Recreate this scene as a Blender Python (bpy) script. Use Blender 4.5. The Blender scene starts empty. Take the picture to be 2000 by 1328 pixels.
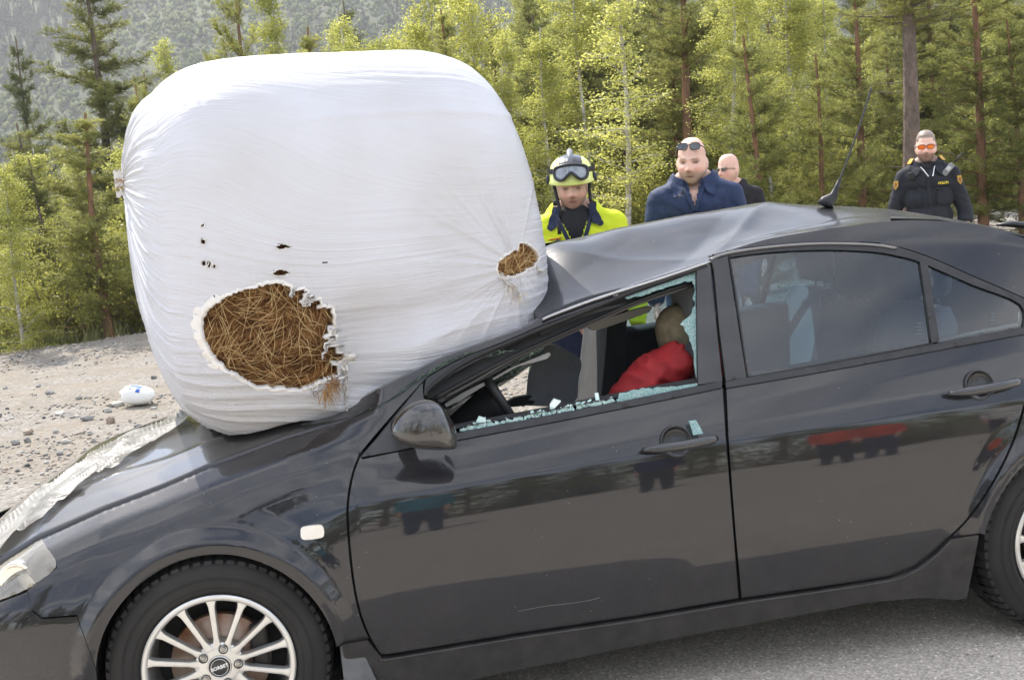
import bpy, bmesh, math, random
import numpy as np
from mathutils import Vector, Matrix
from mathutils.geometry import delaunay_2d_cdt
random.seed(7); RNG = np.random.default_rng(11)
SC = bpy.context.scene; COL = SC.collection
# ---------------------------------------------------------------- camera
CP = np.array([0.476, -3.234, 1.579]); CY, CPI, CR, CF = .1396, -.1274, -.096, 2241.
_f = np.array([math.sin(CY)*math.cos(CPI), math.cos(CY)*math.cos(CPI), math.sin(CPI)])
_r = np.array([math.cos(CY), -math.sin(CY), 0.]); _u = np.cross(_r, _f)
CRt = _r*math.cos(CR)+_u*math.sin(CR); CU = -_r*math.sin(CR)+_u*math.cos(CR); CFW = _f
cam = bpy.data.objects.new('camera', bpy.data.cameras.new('camera')); COL.objects.link(cam)
cam.data.sensor_width = 36; cam.data.lens = CF/2000*36; cam.data.clip_start = .05; cam.data.clip_end = 5000
M = Matrix.Identity(4)
for i in range(3):
    M[i][0] = CRt[i]; M[i][1] = CU[i]; M[i][2] = -CFW[i]; M[i][3] = CP[i]
cam.matrix_world = M; SC.camera = cam
# ---------------------------------------------------------------- light
SUN = Vector((-.24, .56, .79)).normalized()
EXPO = 1.17
w = bpy.data.worlds.new('World'); SC.world = w; w.use_nodes = True
nt = w.node_tree; bg = nt.nodes['Background']
sky = nt.nodes.new('ShaderNodeTexSky'); sky.sky_type = 'NISHITA'; sky.sun_disc = False
sky.sun_elevation = math.asin(SUN.z); sky.sun_rotation = math.atan2(SUN.x, SUN.y)
sky.air_density = 1.0; sky.dust_density = .6; sky.altitude = 200
tc = nt.nodes.new('ShaderNodeTexCoord'); mp = nt.nodes.new('ShaderNodeMapping'); mp.inputs['Scale'].default_value = (1.2, 1.2, 4.5)
nz = nt.nodes.new('ShaderNodeTexNoise'); nz.inputs['Scale'].default_value = 2.0; nz.inputs['Detail'].default_value = 3.5; nz.inputs['Roughness'].default_value = .6
cr = nt.nodes.new('ShaderNodeValToRGB'); cr.color_ramp.elements[0].position = .36; cr.color_ramp.elements[1].position = .74
cm = nt.nodes.new('ShaderNodeMixRGB'); cm.inputs[2].default_value = (11.6, 11.3, 11.0, 1)
mm = nt.nodes.new('ShaderNodeMath'); mm.operation = 'MULTIPLY'; mm.inputs[1].default_value = .85
L = nt.links.new
L(tc.outputs['Generated'], mp.inputs[0]); L(mp.outputs[0], nz.inputs['Vector']); L(nz.outputs['Fac'], cr.inputs[0])
L(cr.outputs[0], mm.inputs[0]); L(mm.outputs[0], cm.inputs[0]); L(sky.outputs[0], cm.inputs[1]); L(cm.outputs[0], bg.inputs[0])
bg.inputs[1].default_value = .15
sl = bpy.data.lights.new('sun', 'SUN'); sl.energy = 3.8; sl.angle = math.radians(.53); sl.color = (1, .94, .84)
so = bpy.data.objects.new('sun', sl); COL.objects.link(so); so.rotation_euler = (-SUN).to_track_quat('-Z', 'Y').to_euler(); so.location = (0, 0, 30)
SC.view_settings.view_transform = 'Standard'; SC.view_settings.look = 'None'
SC.view_settings.exposure = EXPO; SC.view_settings.gamma = 1
SC.render.engine = 'CYCLES'
SC.cycles.max_bounces = 10; SC.cycles.transparent_max_bounces = 16; SC.cycles.caustics_reflective = False; SC.cycles.caustics_refractive = False
SC.cycles.volume_bounces = 0
# ---------------------------------------------------------------- projection helpers (used to size things from measured sight lines)
def ray(px, py):
    px = np.asarray(px, float); py = np.asarray(py, float)
    return CFW+CRt*((px-1000)/CF)[..., None]+CU*((664-py)/CF)[..., None]
def at_y(px, py, y):
    d = ray(px, py); return CP+d*((y-CP[1])/d[..., 1])[..., None]
def at_z(px, py, z):
    d = ray(px, py); return CP+d*((z-CP[2])/d[..., 2])[..., None]
def at_d(px, py, dist):
    d = ray(px, py); return CP+d*dist
def proj(X):
    d = np.asarray(X, float)-CP; z = d@CFW
    return np.stack([1000+CF*(d@CRt)/z, 664-CF*(d@CU)/z], -1)
def cast(px, py, F, t0=2.0, t1=9.0, n=500):
    """first crossing of F(x,y,z)=0 along the sight lines (F<0 before)"""
    d = ray(px, py); d = d.reshape(-1, 3); t = np.linspace(t0, t1, n)
    out = np.zeros((len(d), 3))
    for c in range(0, len(d), 4000):
        dd = d[c:c+4000]
        X = CP+dd[:, None, :]*t[None, :, None]
        v = F(X[..., 0], X[..., 1], X[..., 2]); pos = v > 0
        k = np.clip(pos.argmax(1), 1, n-1); k[~pos.any(1)] = n-1
        i = np.arange(len(dd)); a, b = v[i, k-1], v[i, k]
        w_ = np.clip(a/(a-b+1e-12), 0, 1); tt = t[k-1]+(t[k]-t[k-1])*w_
        out[c:c+4000] = CP+dd*tt[:, None]
    return out
# ---------------------------------------------------------------- noise in numpy
def _h(ix, iy, iz, s):
    n = (ix*374761393+iy*668265263+iz*1274126177+s*974711) & 0x7fffffff
    n = ((n ^ (n >> 13))*1274126177) & 0x7fffffff
    return ((n ^ (n >> 16)) & 0xffff)/65535.*2-1
def vnoise(x, y, z=0., s=0):
    x, y, z = np.broadcast_arrays(np.asarray(x, float), np.asarray(y, float), np.asarray(z, float))
    ix, iy, iz = np.floor(x).astype(np.int64), np.floor(y).astype(np.int64), np.floor(z).astype(np.int64)
    fx, fy, fz = x-ix, y-iy, z-iz
    fx, fy, fz = [f*f*(3-2*f) for f in (fx, fy, fz)]
    r = 0
    for a in (0, 1):
        for b in (0, 1):
            for c in (0, 1):
                r = r+_h(ix+a, iy+b, iz+c, s)*(fx if a else 1-fx)*(fy if b else 1-fy)*(fz if c else 1-fz)
    return r
def fbm(x, y, z=0., o=4, s=0):
    r = 0; a = 1.
    for k in range(o):
        r = r+a*vnoise(np.asarray(x)*2**k, np.asarray(y)*2**k, np.asarray(z)*2**k, s+k); a *= .5
    return r/1.9
def sstep(a, b, x):
    t = np.clip((np.asarray(x, float)-a)/(b-a), 0, 1); return t*t*(3-2*t)
# ---------------------------------------------------------------- object helpers
def worigin(p):
    o = Vector((0, 0, 0))
    while p is not None:
        o += p.location; p = p.parent
    return o
def link(o, parent=None):
    COL.objects.link(o)
    if parent is not None: o.parent = parent
    return o
def mesh(name, V, Fc, m, parent=None, smooth=True, local=False, mats=None, fm=None):
    """ONE mesh object; V in world coordinates unless local"""
    V = np.asarray(V, float).reshape(-1, 3)
    if parent is not None and not local: V = V-np.array(worigin(parent))
    me = bpy.data.meshes.new(name)
    if isinstance(Fc, np.ndarray) and Fc.ndim == 2 and len(V) > 500:
        k = Fc.shape[1]; me.vertices.add(len(V)); me.vertices.foreach_set('co', V.ravel())
        me.loops.add(Fc.size); me.loops.foreach_set('vertex_index', Fc.ravel().astype(np.int32))
        me.polygons.add(len(Fc)); me.polygons.foreach_set('loop_start', np.arange(0, Fc.size, k, dtype=np.int32))
        me.polygons.foreach_set('loop_total', np.full(len(Fc), k, np.int32)); me.update(calc_edges=True)
    else:
        me.from_pydata([tuple(v) for v in V], [], [tuple(int(i) for i in f) for f in Fc]); me.update()
    if smooth: me.polygons.foreach_set('use_smooth', np.ones(len(me.polygons), bool))
    for mt in (mats or [m]): me.materials.append(mt)
    if fm is not None: me.polygons.foreach_set('material_index', np.asarray(fm, np.int32))
    return link(bpy.data.objects.new(name, me), parent)
def tag(o, label=None, cat=None, group=None, kind=None):
    if label: o['label'] = label
    if cat: o['category'] = cat
    if group: o['group'] = group
    if kind: o['kind'] = kind
    return o
def thing(name, label, cat, loc=(0, 0, 0), group=None, rz=0.):
    o = bpy.data.objects.new(name, None); o.empty_display_size = .1
    o.location = loc; o.rotation_euler = (0, 0, rz); COL.objects.link(o)
    return tag(o, label, cat, group)
class MB:
    """collects shapes for one mesh"""
    def __init__(s): s.V = []; s.F = []; s.n = 0
    def add(s, V, F_):
        V = np.asarray(V, float).reshape(-1, 3)
        s.V.append(V); s.F += [tuple(int(i)+s.n for i in f) for f in F_]; s.n += len(V); return s
    def box(s, c, d, R=None, bev=0.):
        c = np.array(c, float); d = np.array(d, float)/2
        if bev <= 0:
            V = np.array([[x, y, z] for x in (-1, 1) for y in (-1, 1) for z in (-1, 1)])*d
            F_ = [(0, 1, 3, 2), (4, 6, 7, 5), (0, 4, 5, 1), (2, 3, 7, 6), (0, 2, 6, 4), (1, 5, 7, 3)]
        else:
            bm = bmesh.new(); bmesh.ops.create_cube(bm, size=2.)
            for v in bm.verts: v.co = Vector([v.co[i]*d[i] for i in range(3)])
            bmesh.ops.bevel(bm, geom=list(bm.edges), offset=min(bev, min(d)*.95), segments=3, profile=.5, affect='EDGES')
            bm.verts.index_update(); V = np.array([v.co[:] for v in bm.verts]); F_ = [[v.index for v in f.verts] for f in bm.faces]; bm.free()
        if R is not None: V = V@np.array(R).T
        return s.add(V+c, F_)
    def tube(s, pts, rad, n=10, cap=True, flat=1., up=None):
        P_ = np.array(pts, float); N = len(P_); rad = np.broadcast_to(np.asarray(rad, float), (N,))
        T = np.gradient(P_, axis=0); T /= np.linalg.norm(T, axis=1)[:, None]+1e-12
        a = np.array(up if up is not None else ([0, 0, 1] if abs(T[0][2]) < .9 else [1, 0, 0]), float)
        V = []
        for i in range(N):
            b = np.cross(T[i], a); nb = np.linalg.norm(b)
            b = b/(nb+1e-12); a = np.cross(b, T[i])
            th = np.arange(n)/n*2*math.pi
            V.append(P_[i]+rad[i]*(np.cos(th)[:, None]*b*flat+np.sin(th)[:, None]*a))
        V = np.concatenate(V); F_ = []
        for i in range(N-1):
            for j in range(n):
                F_.append((i*n+j, i*n+(j+1) % n, (i+1)*n+(j+1) % n, (i+1)*n+j))
        if cap: F_.append(tuple(range(n-1, -1, -1))); F_.append(tuple((N-1)*n+j for j in range(n)))
        return s.add(V, F_)
    def lathe(s, prof, c, axis='y', n=48, R=None, closed=False):
        """prof: list of (radius, along)"""
        pr = np.array(prof, float); th = np.arange(n)/n*2*math.pi; k = len(pr)
        V = np.zeros((n, k, 3)); ca, sa = np.cos(th)[:, None], np.sin(th)[:, None]
        if axis == 'y': V[..., 0] = ca*pr[:, 0]; V[..., 1] = pr[:, 1]; V[..., 2] = sa*pr[:, 0]
        elif axis == 'z': V[..., 0] = ca*pr[:, 0]; V[..., 1] = sa*pr[:, 0]; V[..., 2] = pr[:, 1]
        V = V.reshape(-1, 3)
        if R is not None: V = V@np.array(R).T
        F_ = []
        for i in range(n):
            j = (i+1) % n
            for q in range(k-1 if not closed else k):
                q2 = (q+1) % k; F_.append((i*k+q, j*k+q, j*k+q2, i*k+q2))
        return s.add(V+np.array(c, float), F_)
    def grid(s, G, flip=False, close_u=False, close_v=False):
        G = np.asarray(G, float); a, b = G.shape[:2]; F_ = []
        for i in range(a if close_u else a-1):
            for j in range(b if close_v else b-1):
                q = (i*b+j, ((i+1) % a)*b+j, ((i+1) % a)*b+(j+1) % b, i*b+(j+1) % b)
                F_.append(q[::-1] if flip else q)
        return s.add(G.reshape(-1, 3), F_)
    def build(s, name, m, parent=None, smooth=True, local=False, auto=None):
        o = mesh(name, np.concatenate(s.V), s.F, m, parent, smooth, local)
        if auto is not None: sharpen(o, auto)
        return o
def sharpen(o, deg=35):
    me = o.data; bm = bmesh.new(); bm.from_mesh(me)
    for e in bm.edges:
        if len(e.link_faces) == 2 and e.calc_face_angle(0) > math.radians(deg): e.smooth = False
    bm.to_mesh(me); bm.free()
def resample(P_, step, closed=True):
    P_ = [np.array(p, float) for p in P_]; out = []
    n = len(P_)
    for i in range(n if closed else n-1):
        a, b = P_[i], P_[(i+1) % n]; k = max(1, int(np.linalg.norm(b-a)/step+.5))
        for j in range(k): out.append(a+(b-a)*j/k)
    if not closed: out.append(P_[-1])
    return np.array(out)
def smoothpoly(P_, k=8, closed=False):
    P_ = np.array(P_, float); n = len(P_); out = []
    for i in range(n if closed else n-1):
        p0, p1, p2, p3 = (P_[(i-1) % n] if closed or i > 0 else P_[0]), P_[i], P_[(i+1) % n], (P_[(i+2) % n] if closed or i+2 < n else P_[-1])
        for j in range(k):
            t = j/k
            out.append(.5*((2*p1)+(-p0+p2)*t+(2*p0-5*p1+4*p2-p3)*t*t+(-p0+3*p1-3*p2+p3)*t**3))
    if not closed: out.append(P_[-1])
    return np.array(out)
def inpoly(P_, Q):
    x, y = P_[:, 0], P_[:, 1]; c = np.zeros(len(P_), bool); n = len(Q)
    for i in range(n):
        x1, y1 = Q[i]; x2, y2 = Q[(i+1) % n]
        m_ = ((y1 > y) != (y2 > y))
        with np.errstate(divide='ignore', invalid='ignore'):
            c ^= m_ & (x < (x2-x1)*(y-y1)/(y2-y1+1e-12)+x1)
    return c
def cdt(poly, step, holes=(), lines=()):
    B = [resample(poly, step)]+[resample(h, step) for h in holes]
    pts = []; edges = []
    for b in B:
        n0 = len(pts); pts += [tuple(p) for p in b]; edges += [(n0+i, n0+(i+1) % len(b)) for i in range(len(b))]
    for l in lines:
        l = resample(l, step, False); n0 = len(pts); pts += [tuple(p) for p in l]; edges += [(n0+i, n0+i+1) for i in range(len(l)-1)]
    nb = len(pts)
    lo, hi = B[0].min(0), B[0].max(0)
    gx, gy = np.meshgrid(np.arange(lo[0], hi[0], step), np.arange(lo[1], hi[1], step)); g = np.stack([gx.ravel(), gy.ravel()], 1)
    g[:, 0] += (np.round((g[:, 1]-lo[1])/step) % 2)*step*.5
    k = inpoly(g, B[0])
    for h in B[1:]: k &= ~inpoly(g, h)
    g = g[k]; bp = np.array(pts[:nb])
    if len(g):
        dm = np.full(len(g), 1e9)
        for c in range(0, len(bp), 200): dm = np.minimum(dm, np.linalg.norm(g[:, None]-bp[None, c:c+200], axis=2).min(1))
        g = g[dm > step*.55]
    P_ = [Vector(p) for p in pts]+[Vector(p) for p in g]
    v, e, f, *_ = delaunay_2d_cdt(P_, edges, [], 0, 1e-6)
    v = np.array([p[:] for p in v]); f = [t for t in f]
    T = np.array([t[:3] for t in f]); c = v[T].mean(1); k = inpoly(c, B[0])
    for h in B[1:]: k &= ~inpoly(c, h)
    return v, T[k]
def skinmesh(V2, X, T, thick, name, m, parent, inward, rim=True, flat=False):
    """surface X over triangles T, with its edge turned inwards by thick"""
    from collections import Counter
    # orient triangles towards -inward
    nrm = np.cross(X[T[:, 1]]-X[T[:, 0]], X[T[:, 2]]-X[T[:, 0]])
    fl = (nrm@np.array(inward)) > 0
    T = T.copy(); T[fl] = T[fl][:, ::-1]
    F_ = [tuple(t) for t in T]; V = X
    if rim and thick:
        E_ = {}
        for a, b, c in F_:
            for p, q in ((a, b), (b, c), (c, a)): E_[(p, q)] = 1
        be = [(p, q) for (p, q) in E_ if (q, p) not in E_]
        # separate the rim so that the shading edge stays crisp
        used = sorted({i for e in be for i in e}); top = {i: len(V)+k for k, i in enumerate(used)}; bot = {i: len(V)+len(used)+k for k, i in enumerate(used)}
        V = np.concatenate([V, X[used], X[used]+np.array(inward)*thick])
        for p, q in be: F_.append((top[q], top[p], bot[p], bot[q]))
        mesh_ = (V, F_)
    return mesh(name, V, F_, m, parent)
# ---------------------------------------------------------------- materials (procedural)
MATS = {}
def mat(name, col, rough=.6, metal=0., spec=.5, coat=0., coatr=.03, var=0., vscale=8., bump=0., bscale=60., col2=None, trans=0., alpha=1., sheen=0., ior=1.45, detail=5., stretch=(1, 1, 1), bdist=.01):
    if name in MATS: return MATS[name]
    m = bpy.data.materials.new(name); m.use_nodes = True; n = m.node_tree.nodes; l = m.node_tree.links.new
    b = n['Principled BSDF']; b.inputs['Base Color'].default_value = (*col, 1); b.inputs['Roughness'].default_value = rough
    b.inputs['Metallic'].default_value = metal; b.inputs['Specular IOR Level'].default_value = spec; b.inputs['IOR'].default_value = ior
    b.inputs['Coat Weight'].default_value = coat; b.inputs['Coat Roughness'].default_value = coatr
    b.inputs['Transmission Weight'].default_value = trans; b.inputs['Alpha'].default_value = alpha; b.inputs['Sheen Weight'].default_value = sheen
    if var or col2 or bump:
        t = n.new('ShaderNodeTexCoord'); mp = n.new('ShaderNodeMapping'); mp.inputs['Scale'].default_value = stretch; l(t.outputs['Object'], mp.inputs[0])
    if var or col2:
        z = n.new('ShaderNodeTexNoise'); z.inputs['Scale'].default_value = vscale; z.inputs['Detail'].default_value = detail; z.inputs['Roughness'].default_value = .65
        l(mp.outputs[0], z.inputs['Vector'])
        r = n.new('ShaderNodeValToRGB'); r.color_ramp.elements[0].position = .32; r.color_ramp.elements[1].position = .68
        c2 = col2 if col2 else tuple(min(1, c*(1+var)) for c in col); c1 = col if col2 else tuple(c*(1-var) for c in col)
        r.color_ramp.elements[0].color = (*c1, 1); r.color_ramp.elements[1].color = (*c2, 1)
        l(z.outputs['Fac'], r.inputs[0]); l(r.outputs[0], b.inputs['Base Color'])
    if bump:
        z2 = n.new('ShaderNodeTexNoise'); z2.inputs['Scale'].default_value = bscale; z2.inputs['Detail'].default_value = 4
        l(mp.outputs[0], z2.inputs['Vector']); bp = n.new('ShaderNodeBump'); bp.inputs['Strength'].default_value = bump; bp.inputs['Distance'].default_value = bdist
        l(z2.outputs['Fac'], bp.inputs['Height']); l(bp.outputs[0], b.inputs['Normal'])
    MATS[name] = m; return m
DUSTUP = .07
def paint():
    m = bpy.data.materials.new('black_paint'); m.use_nodes = True; n = m.node_tree.nodes; l = m.node_tree.links.new
    b = n['Principled BSDF']; b.inputs['Base Color'].default_value = (.010, .0105, .014, 1); b.inputs['Roughness'].default_value = .32
    b.inputs['Metallic'].default_value = .0; b.inputs['Specular IOR Level'].default_value = .12
    b.inputs['Coat Weight'].default_value = 1.; b.inputs['Coat Roughness'].default_value = .03; b.inputs['Coat IOR'].default_value = 1.52
    t = n.new('ShaderNodeTexCoord'); g = n.new('ShaderNodeNewGeometry'); sx = n.new('ShaderNodeSeparateXYZ'); l(g.outputs['Normal'], sx.inputs[0])
    px = n.new('ShaderNodeSeparateXYZ'); l(g.outputs['Position'], px.inputs[0])
    z = n.new('ShaderNodeTexNoise'); z.inputs['Scale'].default_value = 3.5; z.inputs['Detail'].default_value = 9; z.inputs['Roughness'].default_value = .7; l(t.outputs['Object'], z.inputs['Vector'])
    zf = n.new('ShaderNodeTexNoise'); zf.inputs['Scale'].default_value = 260; zf.inputs['Detail'].default_value = 3; l(t.outputs['Object'], zf.inputs['Vector'])
    def math_(op, a, c):
        q = n.new('ShaderNodeMath'); q.operation = op; q.use_clamp = False
        for i, s in enumerate((a, c)):
            if isinstance(s, (int, float)): q.inputs[i].default_value = s
            else: l(s, q.inputs[i])
        return q.outputs[0]
    def mr(v, a, c, d, e):
        q = n.new('ShaderNodeMapRange'); q.inputs[1].default_value = a; q.inputs[2].default_value = c; q.inputs[3].default_value = d; q.inputs[4].default_value = e; l(v, q.inputs[0]); return q.outputs[0]
    up = mr(sx.outputs[2], .25, 1., .0, DUSTUP)                    # dust that settles on level panels
    low = mr(px.outputs[2], .62, .18, .0, .065)                  # road dirt thrown up along the sills
    film = mr(z.outputs['Fac'], .3, .75, .25, 1.5)
    sp = mr(zf.outputs['Fac'], .35, .72, .45, 1.5)
    fac = math_('MULTIPLY', math_('MULTIPLY', math_('ADD', math_('ADD', up, low), .004), film), sp)
    # small white chips
    v = n.new('ShaderNodeTexVoronoi'); v.inputs['Scale'].default_value = 34; l(t.outputs['Object'], v.inputs['Vector'])
    ch = mr(v.outputs['Distance'], .045, .07, .55, .0)
    zc = n.new('ShaderNodeTexNoise'); zc.inputs['Scale'].default_value = 5.; l(t.outputs['Object'], zc.inputs['Vector'])
    ch = math_('MULTIPLY', ch, mr(zc.outputs['Fac'], .55, .62, 0, 1))
    fac = math_('MINIMUM', math_('ADD', fac, ch), 1.)
    d = n.new('ShaderNodeBsdfDiffuse'); d.inputs[0].default_value = (.34, .31, .27, 1)
    mx = n.new('ShaderNodeMixShader'); l(fac, mx.inputs[0]); l(b.outputs[0], mx.inputs[1]); l(d.outputs[0], mx.inputs[2])
    l(mx.outputs[0], n['Material Output'].inputs[0])
    zb = n.new('ShaderNodeTexNoise'); zb.inputs['Scale'].default_value = 9; zb.inputs['Detail'].default_value = 2; l(t.outputs['Object'], zb.inputs['Vector'])
    bp = n.new('ShaderNodeBump'); bp.inputs['Strength'].default_value = .03; bp.inputs['Distance'].default_value = .004; l(zb.outputs['Fac'], bp.inputs['Height'])
    l(bp.outputs[0], b.inputs['Coat Normal'])
    MATS['paint'] = m
    # the scuffed paint of the crushed roof
    m2 = m.copy(); m2.name = 'scuffed_roof_paint'; b2 = m2.node_tree.nodes['Principled BSDF']; b2.inputs['Coat Roughness'].default_value = .13; b2.inputs['Specular IOR Level'].default_value = .12; b2.inputs['Roughness'].default_value = .45; b2.inputs['Base Color'].default_value = (.012, .013, .017, 1)
    b2.inputs['Coat Weight'].default_value = .6
    for x in m2.node_tree.nodes:
        if x.type == 'MAP_RANGE' and abs(x.inputs[4].default_value-DUSTUP) < 1e-6: x.inputs[4].default_value = .022
    n2 = m2.node_tree.nodes; l2 = m2.node_tree.links.new
    wv = n2.new('ShaderNodeTexNoise'); mpp = n2.new('ShaderNodeMapping'); mpp.inputs['Scale'].default_value = (5, 90, 30); mpp.inputs['Rotation'].default_value = (0, 0, .5); tcc = n2.new('ShaderNodeTexCoord'); l2(tcc.outputs['Object'], mpp.inputs[0]); l2(mpp.outputs[0], wv.inputs['Vector']); wv.inputs['Scale'].default_value = 1.; wv.inputs['Detail'].default_value = 6
    rr = n2.new('ShaderNodeMapRange'); rr.inputs[1].default_value = .4; rr.inputs[2].default_value = .75; rr.inputs[3].default_value = .08; rr.inputs[4].default_value = .26; l2(wv.outputs['Fac'], rr.inputs[0]); l2(rr.outputs[0], b2.inputs['Coat Roughness'])
    MATS['scuff'] = m2
    return m
def glassm(name, tint, rough=.0, dens=.5, refl=.12, dust=0., dustc=(.6, .7, .72)):
    m = bpy.data.materials.new(name); m.use_nodes = True; n = m.node_tree.nodes; l = m.node_tree.links.new
    for x in list(n): 
        if x.type == 'BSDF_PRINCIPLED': n.remove(x)
    tr = n.new('ShaderNodeBsdfTransparent'); tr.inputs[0].default_value = (*tint, 1)
    gl = n.new('ShaderNodeBsdfGlossy'); gl.inputs['Roughness'].default_value = rough
    fr = n.new('ShaderNodeFresnel'); fr.inputs[0].default_value = 1.5
    ad = n.new('ShaderNodeMath'); ad.operation = 'ADD'; ad.inputs[1].default_value = refl; l(fr.outputs[0], ad.inputs[0])
    mx = n.new('ShaderNodeMixShader'); l(ad.outputs[0], mx.inputs[0]); l(tr.outputs[0], mx.inputs[1]); l(gl.outputs[0], mx.inputs[2])
    last = mx
    if dust:
        df = n.new('ShaderNodeBsdfDiffuse'); df.inputs[0].default_value = (*dustc, 1)
        t = n.new('ShaderNodeTexCoord'); z = n.new('ShaderNodeTexNoise'); z.inputs['Scale'].default_value = 6; z.inputs['Detail'].default_value = 6; l(t.outputs['Object'], z.inputs['Vector'])
        q = n.new('ShaderNodeMapRange'); q.inputs[1].default_value = .3; q.inputs[2].default_value = .7; q.inputs[3].default_value = dust*.5; q.inputs[4].default_value = dust*1.4; l(z.outputs['Fac'], q.inputs[0])
        m3 = n.new('ShaderNodeMixShader'); l(q.outputs[0], m3.inputs[0]); l(mx.outputs[0], m3.inputs[1]); l(df.outputs[0], m3.inputs[2]); last = m3
    l(last.outputs[0], n['Material Output'].inputs[0]); MATS[name] = m; return m
PAINT = paint(); SCUFF = MATS['scuff']
SATIN = mat('satin_black_trim', (.022, .022, .024), .45, var=.35, vscale=20, bump=.08, bscale=200, bdist=.001)
RUBBER = mat('black_rubber', (.012, .012, .012), .55)
GREYTRIM = mat('grey_plastic', (.13, .13, .135), .6, var=.15, vscale=15)
CABIN = mat('cabin_plastic', (.03, .03, .032), .7, var=.2, vscale=12)
HEADL = mat('headliner_cloth', (.16, .16, .155), .95, var=.12, vscale=9)
SEATC = mat('grey_seat_cloth', (.15, .165, .19), .95, var=.15, vscale=120, bump=.3, bscale=400, bdist=.002, sheen=.2)
DARKCLOTH = mat('dark_seat_cloth', (.05, .052, .06), .95, var=.3, vscale=160)
GLASS = glassm('side_glass', (.42, .58, .66), refl=.05, dust=.018, dustc=(.22, .32, .38))
CLEAR = glassm('clear_lens', (.95, .95, .93), refl=.10, dust=.06, dustc=(.8, .76, .68))
# ================================================================ THE CAR
W_ = 1.76; YC = .88; RW = .335; TR = .316; WB = 2.68
def interp(x, xs, ys): return np.interp(x, xs, ys)
ZCX = [-.95, -.6, -.3, .1, .44, 1.57, 2.5, 3.6]; ZCZ = [.55, .56, .60, .645, .738, .775, .785, .79]
ZSX = [-.95, -.8, -.6, -.486, -.293, -.127, .022, .158, .256, .44, .6]; ZSZ = [.43, .53, .655, .716, .779, .822, .868, .901, .925, .955, .965]
ZBX = [.3, .44, .756, 1.57, 2.57, 3.6]; ZBZ = [.875, .885, .887, .941, .988, 1.01]
zc = lambda x: interp(x, ZCX, ZCZ); zs = lambda x: interp(x, ZSX, ZSZ); zb = lambda x: interp(x, ZBX, ZBZ)
def yoff(x):
    x = np.asarray(x, float)
    return .62*np.clip(-x-.38, 0, 1)**2+.10*np.clip(x-2.9, 0, 1)**2
def S(x, z, flare=True):
    return (S0(x, np.asarray(z, float)-.007, flare)+2*S0(x, z, flare)+S0(x, np.asarray(z, float)+.007, flare))/4
def snormal(X):
    x, z = X[:, 0], X[:, 2]; e = .004
    dx = (S(x+e, z)-S(x-e, z))/(2*e); dz = (S(x, z+e)-S(x, z-e))/(2*e); n = np.stack([dx, -np.ones_like(dx), dz], -1); return n/np.linalg.norm(n, axis=1)[:, None]
def S0(x, z, flare=True):
    """near side skin of the car: depth y as a function of length x and height z"""
    x = np.asarray(x, float); z = np.asarray(z, float); C = zc(x)
    y = np.where(z < .28, .03+(.28-z)*.22, 0)
    a = (z >= .28) & (z < .48); t = (.48-z)/.20; y = np.where(a, .030*np.clip(t, 0, 1)**1.6, y)
    a = (z >= .48) & (z < C); t = np.clip((z-.48)/(C-.48), 0, 1); y = np.where(a, .023*t**2.2, y)
    B = zb(x); t = (z-C)/(B-C)
    yd = .023+np.interp(t, [0, .3, .65, 1], [0, .023, .057, .095])+np.where(t > 1, (z-B)*.5, 0)
    Sx = zs(x); t2 = (z-C)/(Sx-C)
    yf = .023+np.interp(t2, [0, .2, .4, .6, .8, 1, 1.3], [0, .014, .032, .057, .095, .175, .9])
    bl = sstep(.30, .56, x); yu = yf*(1-bl)+yd*bl
    y = np.where(z >= C, yu, y)
    if flare:
        for cx in (0, WB):
            r = np.hypot(x-cx, z-TR); ang = np.degrees(np.arctan2(z-TR, x-cx))
            e = sstep(-12, 12, ang)*sstep(192, 168, ang)
            b = .026*np.clip((.408-r)/.040, 0, 1)+.004*sstep(.47, .41, r)
            b = np.where(r < .366, .030-.012*np.clip((.366-r)/.03, 0, 1), b)
            y = y-b*e
    return y+yoff(x)
def FS(off=0.): return lambda x, y, z: y-S(x, z)-off
def T(x, y):
    """hood height"""
    q = np.abs(y-YC)/.69
    z = zs(x)+(.062+.040*sstep(-.05, -.45, x)*sstep(-.92, -.75, x))*(1-np.clip(q, 0, 1.2)**2.4)
    z = z+.006*np.exp(-((np.abs(y-YC)-.50)/.03)**2)            # pressed ridge
    z = z-.05*sstep(.12, .5, x)*sstep(.62, .25, np.abs(y-.8)) # pushed down under the bale
    return z-.55*np.clip(q-1.0, 0, 1)
FT = lambda x, y, z: np.where((x < .75) & (x > -1.2), T(x, y)-z, -1.)
def panel(name, poly, F, m, parent, step=9, thick=.02, holes=(), lines=(), inward=(0, 1, 0), off=0., mirror=False, zmap=None, post=None, rim=True, an=False):
    v, Tr = cdt(poly, step, holes, lines)
    X = cast(v[:, 0], v[:, 1], F)
    if post is not None: X = post(X)
    inward = np.array(inward, float); par1, par2 = parent if isinstance(parent, tuple) else (parent, parent)
    X = X+inward*off
    objs = [skinmesh(v, X, Tr, thick, name, m, par1, inward, rim)]
    if mirror:
        X2 = X.copy(); X2[:, 1] = W_-X2[:, 1]
        if zmap is not None: X2 = zmap(X2)
        objs.append(skinmesh(v, X2, Tr, thick, name, m, par2, inward*np.array([1, -1, 1]), rim))
    if an:
        N = snormal(X)
        for k, o in enumerate(objs):
            me = o.data; nv = np.zeros(len(me.vertices)*3); me.vertices.foreach_get('normal', nv); nv = nv.reshape(-1, 3); nv[:len(N)] = N*np.array([1, 1-2*k, 1])
            me.normals_split_custom_set_from_vertices([tuple(q) for q in nv])
    return objs
def arc(cx, r, a0, a1, n=40, y=0.0):
    a = np.radians(np.linspace(a0, a1, n)); x = cx+r*np.cos(a); z = TR+r*np.sin(a)
    return [tuple(p) for p in proj(np.stack([x, S(x, z), z], -1))]
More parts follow.
